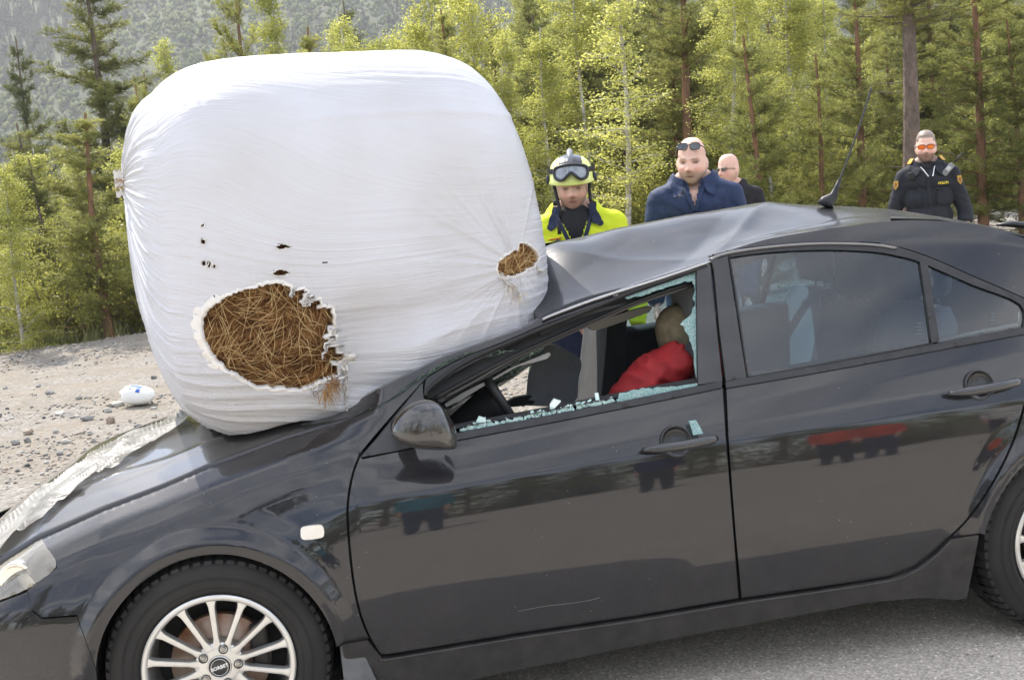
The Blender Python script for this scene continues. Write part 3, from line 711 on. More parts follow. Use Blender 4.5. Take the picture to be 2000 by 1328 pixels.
# rear glass and boot (run on past the photograph's edge)
def strip_x(xz, inset, n=25):
    G = []
    for x, z, i in xz:
        ys = np.linspace(i, W_-i, n); q = (ys-YC)/(YC-i); G.append(np.stack([np.full(n, x)+.05*q*q*0, ys, z-.03*q**4], -1))
    return np.array(G)
MB().grid(strip_x([(2.86, 1.262, .46), (3.0, 1.20, .44), (3.15, 1.12, .41), (3.3, 1.03, .36)], 0), flip=True).build('rear_glass', mat('dark_glass', (.01, .012, .012), .03, coat=1), car)
MB().grid(strip_x([(3.28, 1.035, .22), (3.4, 1.03, .12), (3.55, 1.02, .14), (3.62, .97, .17), (3.64, .8, .18), (3.62, .55, .15), (3.64, .4, .14), (3.6, .25, .2)], 0), flip=True).build('tailgate', PAINT, car)
X_ = at_y(np.array([1948, 1975, 2010, 2060]), np.array([446, 444, 448, 458]), .60)
MB().tube(X_+[0, 0, .012], [.004, .012, .014, .014], 10, flat=2).build('rear_wiper', SATIN, car)
tube_seal = at_y(np.array([1740., 1833, 1885, 2000, 2100]), np.array([429., 432, 442, 464, 500]), .44); MB().tube(tube_seal+[0, 0, .002], .006, 8).build('roof_seam_seal', RUBBER, car)
# antenna
ax, ay = 2.307, .80; az = float(roofz(np.array(ax), np.array(ay)))
ab = at_d(1620, 400, 1.0); 
a0 = at_y(1622, 400, ay); a1 = at_y(1640, 352, ay); a2 = at_y(1702, 172, ay)
ant = MB().tube([a0+[-.02, 0, -.004], a0+[-.012, 0, .012], a0+(a1-a0)*.35, a0+(a1-a0)*.7, a1], [.034, .028, .016, .010, .007], 14, flat=.7).build('antenna', mat('antenna_rubber', (.02, .02, .022), .5), car)
k = 140; t = np.linspace(0, 1, k)[:, None]; P_ = a1+(a2-a1)*t+np.array([.005, 0, 0])*np.sin(t*math.pi)
MB().tube(P_, .0036+.0004*(np.sin(np.linspace(0, 1, k)*math.pi*2*24)), 8).build('antenna_rod', mat('antenna_rod', (.03, .03, .032), .4), ant)
# ---- crushed windscreen
WS = np.array([(.33, .30, .93), (.33, .88, .95), (.33, 1.46, .94), (.55, .16, 1.0), (.55, 1.6, 1.03), (.72, .2, 1.08), (.5, .45, .865), (.5, .88, .82), (.55, 1.3, .86), (.75, .5, .90), (.75, .88, .87), (.78, 1.25, .93), (.95, .4, .98), (1.0, .88, 1.0), (1.0, 1.3, 1.10), (.86, .22, 1.12), (.95, 1.55, 1.2), (1.12, .6, 1.05), (1.12, 1.2, 1.22)])
wsz = tps(WS, 1e-4); G = []
for x in np.linspace(.30, 1.08, 60):
    y0 = np.interp(x, [.3, .6, .85, 1.1], [.22, .17, .23, .3]); y1 = W_-y0+.02; ys = np.linspace(y0, y1, 90)
    G.append(np.stack([np.full(90, x), ys, wsz(np.full(90, x), ys)+.010*fbm(x*14, ys*14, 0, 3, 2)], -1))
def wsm():
    m = glassm('crazed_windscreen', (.45, .60, .52), .12, refl=.10); n = m.node_tree.nodes; l = m.node_tree.links.new
    t = n.new('ShaderNodeTexCoord'); o = n['Material Output']; src = o.inputs[0].links[0].from_socket
    nz_ = n.new('ShaderNodeTexNoise'); nz_.inputs['Scale'].default_value = 6; l(t.outputs['Object'], nz_.inputs['Vector'])
    mm_ = n.new('ShaderNodeMixRGB'); mm_.inputs[0].default_value = .12; l(t.outputs['Object'], mm_.inputs[1]); l(nz_.outputs['Color'], mm_.inputs[2])
    v = n.new('ShaderNodeTexVoronoi'); v.feature = 'DISTANCE_TO_EDGE'; v.inputs['Scale'].default_value = 38; l(mm_.outputs[0], v.inputs['Vector'])
    r = n.new('ShaderNodeMapRange'); r.inputs[1].default_value = .03; r.inputs[2].default_value = .10; r.inputs[3].default_value = .75; r.inputs[4].default_value = .12; l(v.outputs[0], r.inputs[0])
    d = n.new('ShaderNodeBsdfPrincipled'); d.inputs['Base Color'].default_value = (.28, .40, .34, 1); d.inputs['Roughness'].default_value = .25
    v2 = n.new('ShaderNodeTexVoronoi'); v2.inputs['Scale'].default_value = 38; l(mm_.outputs[0], v2.inputs['Vector'])
    bp = n.new('ShaderNodeBump'); bp.inputs['Strength'].default_value = 1; bp.inputs['Distance'].default_value = .02; l(v2.outputs['Color'], bp.inputs['Height']); l(bp.outputs[0], d.inputs['Normal'])
    for x in n:
        if x.type == 'BSDF_GLOSSY': l(bp.outputs[0], x.inputs['Normal'])
    mx = n.new('ShaderNodeMixShader'); l(r.outputs[0], mx.inputs[0]); l(src, mx.inputs[1]); l(d.outputs[0], mx.inputs[2]); l(mx.outputs[0], o.inputs[0]); return m
MB().grid(G, flip=True).build('windscreen', wsm(), car)
# cowl
MB().grid(strip_x([(.25, .88, .24), (.30, .905, .23), (.36, .93, .22)], 0), flip=True).build('cowl', SATIN, car)
# ---- cabin
d = MB(); G = []
for x, z in ((.40, .5), (.42, .82), (.55, .845), (.72, .84), (.80, .80), (.83, .72), (.80, .5)):
    ys = np.linspace(.14, 1.62, 20); G.append(np.stack([np.full(20, x), ys, np.full(20, z)+.01*np.sin(ys*9)], -1))
d.grid(G, flip=True); d.build('dashboard', CABIN, car)
stw = []
cw = np.array(at_y(972, 778, .46)); ax_ = np.array(at_y(1003, 806, .46))-np.array(at_y(950, 722, .46)); ax_ /= np.linalg.norm(ax_)
th = np.linspace(0, 2*math.pi, 49); ring = [cw+.175*(np.cos(t)*ax_+np.sin(t)*np.array([0, 1, 0])) for t in th]
sw = MB().tube(ring, .0155, 14, cap=False).build('steering_wheel', mat('wheel_leather', (.015, .015, .016), .45, bump=.3, bscale=300, bdist=.001), car)
nrm = np.cross(ax_, [0, 1, 0]); nrm = nrm if nrm[0] < 0 else -nrm
m_ = MB(); m_.tube([cw+nrm*.0, cw+nrm*.03, cw+nrm*.2], [.07, .06, .03], 16)
for a in (0, 2.1, 4.2): m_.tube([cw, cw+.17*(math.cos(a)*ax_+math.sin(a)*np.array([0, 1, 0]))], [.022, .012], 8)
m_.build('wheel_hub', CABIN, sw)
def seat(cx, cy, lean, name='seat', mh=SEATC, zt=1.13):
    G = []
    for t in np.linspace(0, 1, 12):
        z = .45+t*(zt-.45); x = cx+lean*(z-.45); wd = .25-.04*t if t < .9 else .21-.5*(t-.9); th_ = .06-.02*t
        if t > .93: th_ *= .5
        row = []
        for a in np.linspace(0, 2*math.pi, 25)[:-1]:
            ca, sa = math.cos(a), math.sin(a)
            bol = .035*(abs(ca)**3) if sa < .2 else 0
            row.append([x+(th_*np.sign(sa)*abs(sa)**.6)-bol, cy+wd*np.sign(ca)*abs(ca)**.5, z])
        G.append(row)
    s_ = MB().grid(G, close_v=True); s_.add(G[-1], [tuple(range(24))]); s_.add(G[0], [tuple(range(24))][::-1])
    o = s_.build(name, mh, car)
    # cushion, headrest
    MB().box((cx-.25, cy, .42), (.52, .5, .14), bev=.05).build('seat_cushion', mh, o)
    xh = cx+lean*(zt+.08-.45)
    h_ = MB().box((xh-.02, cy, zt+.10), (.09, .26, .15), bev=.04); 
    h_.build('headrest', mh, o)
    for q in (-.05, .05): MB().tube([(xh, cy+q, zt-.02), (xh, cy+q, zt+.06)], .006, 6).build('headrest_post', mat('steel', (.5, .5, .5), .25, metal=1), o)
    return o
seat(1.44, .50, .30, zt=1.06); seat(1.40, 1.26, .18, zt=1.08, mh=mat('dark_seat_back', (.085, .087, .09), .9, var=.1, vscale=20))
seat(2.28, .48, .28, 'rear_seat', SEATC, 1.06); seat(2.28, .98, .28, 'rear_seat', DARKCLOTH, 1.02); seat(2.28, 1.40, .28, 'rear_seat', SEATC, 1.06)
# hanging sun visor plates and grab strip in the crushed front
v_ = cdt(sp([(985, 712), (1010, 698), (1070, 683), (1076, 690), (1060, 699), (985, 722), (930, 752), (900, 770), (940, 742)], 2), 8)
panel('sun_visor', [(868, 789), (905, 766), (965, 737), (1000, 717), (1046, 699), (1072, 688), (1076, 693), (1068, 701), (1010, 716), (965, 742), (905, 778), (872, 795)], lambda x, y, z: y-.30-.1*(x-.8), mat('visor_pale', (.34, .34, .34), .7), car, 7, thick=.05)
panel('visor_panel', sp([(1030, 792), (1034, 740), (1042, 700), (1052, 678), (1085, 674), (1110, 686), (1130, 698), (1136, 712), (1130, 740), (1118, 790), (1030, 792)], 3)[:-1], lambda x, y, z: y-1.02-.25*(x-1.1), mat('visor_grey', (.55, .55, .555), .85, var=.1, vscale=12), car, 8, thick=.04)
panel('grab_strip', sp([(1150, 636), (1200, 617), (1268, 598), (1270, 607), (1262, 612), (1200, 634), (1158, 646), (1150, 636)], 3)[:-1], lambda x, y, z: y-.62-.1*(x-1.3), mat('pale_trim', (.42, .41, .38), .6), car, 6, thick=.02)
panel('airbag_scrap', [(990, 786), (1005, 777), (1030, 772), (1040, 774), (1030, 782), (1045, 784), (1040, 790), (1010, 794), (992, 795)], lambda x, y, z: y-.80, RUBBER, car, 5, thick=.03)
# scratches and smears on the door skins
SCR = mat('bare_scratch', (.20, .195, .19), .6)
for q_, w_ in (([(1012, 1193), (1060, 1184), (1110, 1178), (1150, 1172), (1172, 1166)], .0006),):
    tube_on('scratch', q_, -.0008, w_, SCR, fdo, 5, mirror=False)
# the far front door stands open
hg = Vector((.46, 1.74, 0))-Vector(car.location); hg.z = 0; a_ = math.radians(66); R_ = Matrix.Rotation(a_, 3, 'Z'); fdo2.rotation_euler = (0, 0, a_); fdo2.location = hg-R_@hg; fdo2['label'] = 'far front door standing wide open'
# ---- wheels
TYRE = mat('tyre_rubber', (.017, .0165, .016), .75, var=.35, vscale=7, bump=.15, bscale=120, bdist=.002)
ALLOY = mat('silver_alloy', (.62, .62, .60), .32, metal=.75, coat=.4, var=.08, vscale=9)
BRAKE = mat('rusty_brake_disc', (.22, .09, .04), .45, metal=.6, col2=(.42, .36, .30), vscale=9, stretch=(1, 1, 1))
def wheel(cx, near, rot=0.):
    s_ = 1 if near else -1; yc = .0+.004 if near else W_-.004
    def Y(y): return yc+s_*y
    root = bpy.data.objects.new('wheel', None); root.empty_display_size = .1; COL.objects.link(root); root.parent = car
    root.location = Vector((cx, yc, TR))-Vector(car.location)
    prof = [(.214, .020), (.222, .006), (.232, .001), (.25, -.001), (.272, .001), (.288, .006), (.299, .012), (.306, .020), (.312, .030), (.3155, .042), (.316, .075), (.316, .13), (.3155, .165), (.306, .186), (.28, .2), (.23, .2), (.214, .18)]
    ty = MB().lathe([(a, s_*b) for a, b in prof], (cx, yc, TR), 'y', 120, closed=True)
    # tread blocks at both shoulders
    nb = 62
    for i in range(nb):
        a0_ = 2*math.pi*i/nb; a1_ = a0_+2*math.pi/nb*.66
        for (ya, yb_, sk) in ((.014, .05, .0), (.055, .10, .03), (.106, .15, -.03), (.155, .19, .0)):
            V = []
            for rr_, ins in ((.312, 0), (.3225, .004)):
                for yv, off in ((ya+(ins if ya < .1 else 0), 0), (yb_, sk)):
                    for av in (a0_, a1_):
                        q = rr_ if not (ya < .02 and yv < .03) else rr_-.009
                        V.append([cx+q*math.cos(av+off), yc+s_*yv, TR+q*math.sin(av+off)])
            ty.add(V, [(0, 1, 3, 2), (4, 6, 7, 5), (0, 4, 5, 1), (2, 3, 7, 6), (0, 2, 6, 4), (1, 5, 7, 3)])
    # raised sidewall rings
    for rr_ in (.238, .262, .268):
        ty.tube([(cx+rr_*math.cos(t), yc-s_*.0002, TR+rr_*math.sin(t)) for t in np.linspace(0, 2*math.pi, 97)], .0012, 4, cap=False)
    o = ty.build('tyre', TYRE, root); sharpen(o, 40)
    # rim: lip, barrel
    rp = [(.2165, .012), (.2165, .004), (.212, .0), (.205, .0005), (.200, .004), (.197, .012), (.194, .03), (.19, .06), (.185, .12), (.19, .16), (.212, .18), (.2165, .17)]
    rim = MB().lathe([(a, s_*b) for a, b in rp], (cx, yc, TR), 'y', 96, closed=True)
    ns = 14
    for i in range(ns):
        a = rot+2*math.pi*(i+.0)/ns; d = np.array([math.cos(a), 0, math.sin(a)]); tg = np.array([-math.sin(a), 0, math.cos(a)])
        G = []
        for r_ in (.055, .07, .085, .11, .14, .165, .182, .192, .200):
            hw = .0085+.010*max(0, (.085-r_)/.03)**1.5+.008*max(0, (r_-.175)/.025)**2+.0015*(r_-.1)/.1
            yf = .020-.013*((r_-.05)/.15)**.8; dp = .030-.012*(r_/.2)
            sec = [(-hw*1.05, yf+dp), (-hw, yf+.006), (-hw*.8, yf+.001), (-hw*.5, yf), (hw*.5, yf), (hw*.8, yf+.001), (hw, yf+.006), (hw*1.05, yf+dp)]
            G.append([np.array([cx, yc, TR])+d*r_+tg*u_+np.array([0, s_*v_, 0]) for u_, v_ in sec])
        rim.grid(G, close_v=True, flip=near)
    rim.lathe([(.0005, s_*.022), (.031, s_*.021), (.034, s_*.017), (.040, s_*.017), (.05, s_*.018), (.066, s_*.0205), (.070, s_*.024), (.072, s_*.06)], (cx, yc, TR), 'y', 60)
    ro = rim.build('rim', ALLOY, root); sharpen(ro, 45)
    # lug nuts in dark wells
    for i in range(5):
        a = math.radians(72*i+rot*0+72); c = (cx+.0525*math.cos(a), yc+s_*.0, TR+.0525*math.sin(a))
        MB().lathe([(.0128, s_*.016), (.0135, s_*.0145), (.0105, s_*.0155), (.0100, s_*.019)], c, 'y', 20).build('lug_well', mat('well_dark', (.06, .06, .06), .5), root)
        MB().lathe([(.0003, s_*.010), (.0062, s_*.0105), (.0072, s_*.013), (.0072, s_*.02)], c, 'y', 6 if False else 14).build('lug_nut', mat('lug_steel', (.42, .37, .32), .45, metal=.6), root)
    cap_ = MB().lathe([(.0003, s_*.012), (.026, s_*.0125), (.0285, s_*.014), (.0295, s_*.018)], (cx, yc, TR), 'y', 40).build('hub_cap', mat('cap_black', (.012, .012, .013), .3, coat=.6), root)
    MB().lathe([(.0232, s_*.0115), (.0240, s_*.0110), (.0248, s_*.0115)], (cx, yc, TR), 'y', 48).lathe([(.0295, s_*.016), (.0305, s_*.0115), (.0325, s_*.0115), (.0335, s_*.017)], (cx, yc, TR), 'y', 48).build('cap_ring', ALLOY, root)
    cu = bpy.data.curves.new('cap_text', 'FONT'); cu.body = 'BORBET'; cu.size = .0135; cu.extrude = .0006; cu.align_x = 'CENTER'; cu.align_y = 'CENTER'; cu.space_character = 1.05; cu.offset = .0004
    to = bpy.data.objects.new('cap_text', cu); COL.objects.link(to); dg = bpy.context.evaluated_depsgraph_get(); me = bpy.data.meshes.new_from_object(to.evaluated_get(dg)); bpy.data.objects.remove(to)
    lo_ = bpy.data.objects.new('cap_lettering', me); me.materials.clear(); me.materials.append(mat('cap_white', (.8, .8, .78), .4)); link(lo_, root)
    lo_.rotation_euler = (math.pi/2, 0, 0) if near else (math.pi/2, 0, math.pi); R3 = Matrix.Rotation(math.radians(-12 if near else 12), 3, 'Y')
    lo_.rotation_euler = (R3@(Matrix.Rotation(math.pi/2, 3, 'X') if near else Matrix.Rotation(math.pi, 3, 'Z')@Matrix.Rotation(math.pi/2, 3, 'X'))).to_euler()
    lo_.location = (0, s_*.0108, 0)
    # brake disc and calliper
    MB().lathe([(.06, s_*.075), (.075, s_*.058), (.078, s_*.062), (.140, s_*.062), (.142, s_*.066), (.142, s_*.085)], (cx, yc, TR), 'y', 60).build('brake_disc', BRAKE, root)
    MB().box((cx+.115, yc+s_*.07, TR+.03), (.05, .05, .14), bev=.012).build('brake_calliper', mat('calliper', (.03, .028, .026), .6), root)
    MB().lathe([(.0, s_*.12), (.19, s_*.12)], (cx, yc, TR), 'y', 30).build('backing_plate', INN, root)
    return root
wheel(0, True, math.radians(64.3)); wheel(WB, True, .3); wheel(0, False); wheel(WB, False, .2)
# ================================================================ THE BALE
def balemat():
    m = bpy.data.materials.new('white_stretch_film'); m.use_nodes = True; n = m.node_tree.nodes; l = m.node_tree.links.new
    b = n['Principled BSDF']; b.inputs['Base Color'].default_value = (.7, .7, .72, 1); b.inputs['Roughness'].default_value = .36; b.inputs['Specular IOR Level'].default_value = .45
    b.inputs['Subsurface Weight'].default_value = .0
    uv = n.new('ShaderNodeUVMap'); uv.uv_map = 'wrap'
    def st(sx, sy, sc, det, dist):
        mp = n.new('ShaderNodeMapping'); mp.inputs['Scale'].default_value = (sx, sy, 1); l(uv.outputs[0], mp.inputs[0])
        z = n.new('ShaderNodeTexNoise'); z.noise_dimensions = '2D'; z.inputs['Scale'].default_value = sc; z.inputs['Detail'].default_value = det; z.inputs['Roughness'].default_value = .6; z.inputs['Distortion'].default_value = dist; l(mp.outputs[0], z.inputs['Vector']); return z.outputs['Fac']
    a = st(1.2, 30, 3.2, 6, .15); c = st(.5, 8, 2.5, 4, .4)
    bp = n.new('ShaderNodeBump'); bp.inputs['Distance'].default_value = .005; l(a, bp.inputs['Height']); at_ = n.new('ShaderNodeAttribute'); at_.attribute_name = 'wrk'; l(at_.outputs['Fac'], bp.inputs['Strength'])
    bp2 = n.new('ShaderNodeBump'); bp2.inputs['Strength'].default_value = .18; bp2.inputs['Distance'].default_value = .008; l(c, bp2.inputs['Height']); l(bp.outputs[0], bp2.inputs['Normal']); l(bp2.outputs[0], b.inputs['Normal'])
    # film overlaps show slightly greyer and creamier where it is thin
    t = n.new('ShaderNodeTexCoord'); z = n.new('ShaderNodeTexNoise'); z.inputs['Scale'].default_value = 2.2; z.inputs['Detail'].default_value = 7; l(t.outputs['Object'], z.inputs['Vector'])
    r = n.new('ShaderNodeValToRGB'); r.color_ramp.elements[0].position = .35; r.color_ramp.elements[0].color = (.56, .56, .575, 1); r.color_ramp.elements[1].position = .65; r.color_ramp.elements[1].color = (.64, .645, .695, 1); l(z.outputs['Fac'], r.inputs[0]); l(r.outputs[0], b.inputs['Base Color'])
    tl = n.new('ShaderNodeBsdfTranslucent'); tl.inputs[0].default_value = (.8, .78, .74, 1); mx = n.new('ShaderNodeMixShader'); mx.inputs[0].default_value = .12
    l(b.outputs[0], mx.inputs[1]); l(tl.outputs[0], mx.inputs[2]); l(mx.outputs[0], n['Material Output'].inputs[0]); return m
FILM = balemat()
def strawm(name, c1, c2, sc=22):
    m = mat(name, c1, .75, col2=c2, vscale=sc, detail=3); return m
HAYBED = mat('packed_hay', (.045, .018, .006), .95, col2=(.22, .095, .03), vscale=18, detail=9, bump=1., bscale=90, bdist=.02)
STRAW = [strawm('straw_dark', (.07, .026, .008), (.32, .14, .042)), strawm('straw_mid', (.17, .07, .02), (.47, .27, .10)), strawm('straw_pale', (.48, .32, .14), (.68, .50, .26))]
BC = np.array([.452, .87, 1.440]); BTH = math.radians(11); BA, BR = .655, .650
Ax = np.array([math.cos(BTH), math.sin(BTH), .0]); Ay = np.array([-math.sin(BTH), math.cos(BTH), 0]); Az = np.array([0, 0, 1.])
tl_ = math.radians(-1.5); Ax, Az = Ax*math.cos(tl_)-Az*math.sin(tl_)*-1, Az*math.cos(tl_)-Ax*math.sin(tl_)
P_ = lambda x, y: (350+x/2.656, 400+y/2.656)
HOLE1 = [P_(*p) for p in [(108, 600), (150, 540), (230, 480), (300, 455), (420, 420), (490, 405), (560, 415), (582, 425), (575, 470), (600, 450), (640, 435), (664, 455), (630, 500), (640, 525), (670, 530), (700, 500), (735, 490), (742, 510), (720, 535), (760, 530), (800, 550), (790, 620), (752, 690), (772, 695), (825, 650), (800, 695), (750, 740), (830, 730), (800, 765), (885, 785), (885, 815), (820, 815), (780, 820), (820, 850), (820, 880), (700, 935), (620, 965), (520, 955), (400, 945), (340, 910), (250, 860), (180, 800), (130, 720)]]
HOLE2 = [P_(*p) for p in [(1765, 200), (1800, 205), (1850, 240), (1868, 275), (1840, 320), (1760, 360), (1700, 375), (1662, 370), (1648, 330), (1660, 290), (1720, 250), (1740, 235), (1752, 238)]]
def blob(cx, cy, rx_, ry_, seed, n=14, rot=0):
    r_ = np.random.default_rng(seed); a = np.arange(n)/n*2*math.pi; q = 1+r_.normal(size=n)*.13
    x = rx_*np.cos(a)*q; y = ry_*np.sin(a)*q; return [P_(cx+u*math.cos(rot)-v*math.sin(rot), cy+u*math.sin(rot)+v*math.cos(rot)) for u, v in zip(x, y)]
SMALL = [blob(540, 216, 36, 12, 1), blob(527, 353, 44, 15, 2), blob(125, 190, 14, 13, 3), blob(123, 109, 10, 7, 4, rot=-.5), blob(132, 305, 19, 14, 5), blob(158, 306, 13, 18, 6), blob(182, 318, 11, 9, 7), blob(765, 301, 18, 3.5, 8), blob(922, 271, 7, 5, 9), blob(980, 121, 4, 4, 10)]
HOLES = [HOLE1, HOLE2]+SMALL
def bale_pt(s, ph, scale=1., wr=True):
    """s 0..pi runs from the left end centre over the barrel to the right end centre; ph round the axis (0 = towards camera, pi/2 = up)"""
    ne = 6.2; nc = 3.5
    c, sn = np.cos(s), np.sin(s)
    ax = -BA*np.sign(c)*np.abs(c)**(2/ne); r = np.abs(sn)**(2/ne)
    cp, sp_ = np.cos(ph), np.sin(ph)
    rad = (np.abs(cp)**nc+np.abs(sp_)**nc)**(-1/nc)
    # front stays flat, ends bulge
    R_ = BR*r*rad
    ax = ax*(1+.03*(1-r)**.5)+(-.03)*np.sign(c)*(1-r)*(1.0)
    y = -R_*cp; z = R_*sp_
    # sag: lower part wider to the left, flattened underneath, tapered upper left
    t = ax/BA; v = z/BR
    z = z*(1-.045*np.clip(-t, 0, 1)**2*np.clip(v, 0, 1))-.035*np.clip(t-.55, 0, 1)*np.clip(v, 0, 1)
    ax = ax*(1-np.where(t > 0, .068+.150*np.clip(v+.1, 0, 1.2)**1.2, .022+.075*np.clip(v, 0, 1)**1.5))
    ax = ax*(1-.16*np.clip(-v-.35, 0, 1)**1.5*(t < 0))
    y = y*(1-.04*np.clip(v, 0, 1))
    z = z+np.where(v < -.3, (.035*np.clip(t, 0, 1)**1.3+.20*np.clip(-t-.2, 0, 1)**2)*np.clip((-v-.3)/.7, 0, 1), 0)
    z = z+np.where(t < 0, .27*np.clip((.86-r)/.86, 0, 1), 0)
    X = BC+scale*(ax[..., None]*Ax+y[..., None]*Ay+z[..., None]*Az)
    return X
def angdist(a, b): return (a-b+np.pi) % (2*np.pi)-np.pi
ns_, nph = 640, 640
# concentrate samples on the side that faces the photograph
sl = np.linspace(0.02, 1, ns_); ss = np.pi*np.linspace(0.004, .996, ns_)
ss = np.pi/2+np.arcsin(np.clip(np.linspace(-1, 1, ns_), -1, 1))*.55+np.linspace(-1, 1, ns_)*.45*np.pi/2
ss = np.clip(ss, .012, np.pi-.012)
ax_t = np.linspace(-1, 1, ns_)
ph = np.linspace(-np.pi, np.pi, nph, endpoint=False); ph = ph-.42*np.sin(ph-.1)*.9
SS, PH = np.meshgrid(ss, ph, indexing='ij')
X0 = bale_pt(SS, PH)
# normals
def gnormal(X):
    du = np.gradient(X, axis=0); dv = np.roll(X, -1, 1)-np.roll(X, 1, 1); n_ = np.cross(du, dv); return n_/(np.linalg.norm(n_, axis=-1)[..., None]+1e-12)
N0 = gnormal(X0); 
if ((X0-BC)*N0).sum(-1).mean() < 0: N0 = -N0
PX = proj(X0)
# wrap wrinkle field: lines run along the length, fan out over the ends and pull towards the tears
lx = ((X0-BC)@Ax)/BA; lz = ((X0-BC)@Az)/BR
u_ = SS/np.pi*3.0; v_ = PH*1.0+.10*np.sin(lx*2.2+.3)*1.0-.05*lx
cent = [((600, 660), (150, 130), 1.5), ((1012, 510), (130, 90), 1.8)]
for (c, wd, k) in cent:
    dx = (PX[..., 0]-c[0]); dy = (PX[..., 1]-c[1]); g_ = np.exp(-(dx/(wd[0]*2.0))**2)*np.exp(-(dy/(wd[1]*2.2))**2)
    front = (N0[..., 1] < .2)
    v_ = v_+np.where(front, -k*g_*dy/600., 0)
# small gathers of folds
def rid(n): return (1-np.abs(n))**3
WK = .62+.38*np.clip(sstep(.1, -.75, lz)+sstep(.68, .95, lz)+sstep(.72, .98, np.abs(lx)), 0, 1)
H = WK*.0024*rid(vnoise(u_*.9, v_*30, 0, 3))*(.25+.75*sstep(-.2, .5, vnoise(lx*2.1, lz*2.1, 1., 8)))
H += WK*.0014*rid(vnoise(u_*1.6, v_*64, 2, 4))
endf = sstep(.80, 1., np.abs(lx)); H += endf*.005*rid(vnoise(u_*1.2, v_*22, 0, 6))
# tension folds around the tears
for (c, amp, dirs) in (((640, 640), .005, 1), ((1010, 520), .006, -1)):
    dx = PX[..., 0]-c[0]; dy = PX[..., 1]-c[1]; an = np.arctan2(dy, dx); r_ = np.hypot(dx, dy*1.1)
    fan = rid(vnoise(an*9., r_/420., 0, 12))*np.exp(-(np.clip(r_-70, 0, 999)/150.)**2)*(N0[..., 1] < .2)
    sel = (np.cos(an) > -.1) if dirs > 0 else (np.cos(an) < .2)
    H += amp*fan*np.where(sel, 1, .25)
# broad folds below the right part and the horizontal crease near the top
H += .010*np.exp(-((PX[..., 1]-(235-.00035*(PX[..., 0]-800)**2*-1-.02*PX[..., 0]))/7.)**2)*sstep(520, 700, PX[..., 0])*(N0[..., 1] < .3)*.35
H += .008*fbm(X0[..., 0]*2.2, X0[..., 1]*2.2, X0[..., 2]*2.2, 3, 21)
big = rid(vnoise(u_*.8+3, v_*11, 0, 15)); H += .008*big*sstep(.0, -.7, lz)*(np.abs(lx) < .98)
X1 = X0+N0*H[..., None]
# keep it off the car
bz = X1[..., 2]
def carz(x, y):
    a = T(x, np.clip(y, .2, 1.56)); b = wsz(x, y); c = roofz(x, y)
    z = np.where(x < .30, a, np.where(x < .60, np.minimum(b, 5), np.maximum(np.where(x < .95, b, -9), np.interp(x, [.60, .85, 1.2], [.88, 1.09, 1.17])))); return z
low = lz < -.1
cz = carz(X1[..., 0], X1[..., 1])
push = low & (bz < cz+.012) & (X1[..., 1] > .2) & (X1[..., 1] < 1.6)
X1[..., 2] = np.where(push, cz+.012, bz)
def keepoff(X, ex):
    a = sstep(.38, .62, X[..., 0])*sstep(1.36, 1.14, X[..., 2]); lim = S(np.clip(X[..., 0], .44, 3), np.minimum(X[..., 2], 1.26), False)+.012+ex
    X[..., 1] = np.where(X[..., 1] < lim, X[..., 1]+(lim-X[..., 1])*a, X[..., 1]); return X
X1 = keepoff(X1, 0.)
Vb = X1.reshape(-1, 3); PXb = proj(Vb)
ii, jj = np.meshgrid(np.arange(ns_-1), np.arange(nph), indexing='ij')
Q = np.stack([ii*nph+jj, (ii+1)*nph+jj, (ii+1)*nph+(jj+1) % nph, ii*nph+(jj+1) % nph], -1).reshape(-1, 4)
fc = PXb[Q].mean(1); fn = N0.reshape(-1, 3)[Q[:, 0]]; vis = (fn*(CP-Vb[Q[:, 0]])).sum(1) > 0
cut = np.zeros(len(Q), bool)
for h in HOLES:
    h = np.array(h); bb = (fc[:, 0] > h[:, 0].min()-2) & (fc[:, 0] < h[:, 0].max()+2) & (fc[:, 1] > h[:, 1].min()-2) & (fc[:, 1] < h[:, 1].max()+2) & vis
    idx = np.where(bb)[0]
    if len(idx): cut[idx] = inpoly(fc[idx]+np.stack([1.2*vnoise(fc[idx, 0]/5, fc[idx, 1]/5, 0, 1), 1.2*vnoise(fc[idx, 0]/5, fc[idx, 1]/5, 3, 2)], -1), h)
Qk = Q[~cut]
bale = thing('hay_bale', 'huge white plastic wrapped hay bale crushing the car, torn open at the front', 'hay bale', (.5, .92, .85))
a_ = Vb[Qk[0]]; nn = np.cross(a_[1]-a_[0], a_[2]-a_[0])
if (nn*(a_.mean(0)-BC)).sum() < 0: Qk = Qk[:, ::-1]
wrap = mesh('plastic_wrap', Vb, np.ascontiguousarray(Qk), FILM, bale)
uvl = wrap.data.uv_layers.new(name='wrap'); vi = np.zeros(len(wrap.data.loops), np.int32); wrap.data.loops.foreach_get('vertex_index', vi)
uu = np.stack([u_.reshape(-1), v_.reshape(-1)], -1)[vi]
uvl.data.foreach_set('uv', uu.ravel().astype(np.float32))
wa = wrap.data.attributes.new('wrk', 'FLOAT', 'POINT'); wa.data.foreach_set('value', (WK*.85).ravel().astype(np.float32))
for q_, (c0_, c1_) in (('end_cap', (0, 0)), ('end_cap', (ns_-1, 0))):
    ring_ = X1[c0_]; c_ = ring_.mean(0); MB().add(np.concatenate([ring_, [c_]]), [(k, (k+1) % nph, nph) for k in range(nph)]).build(q_, FILM, bale)
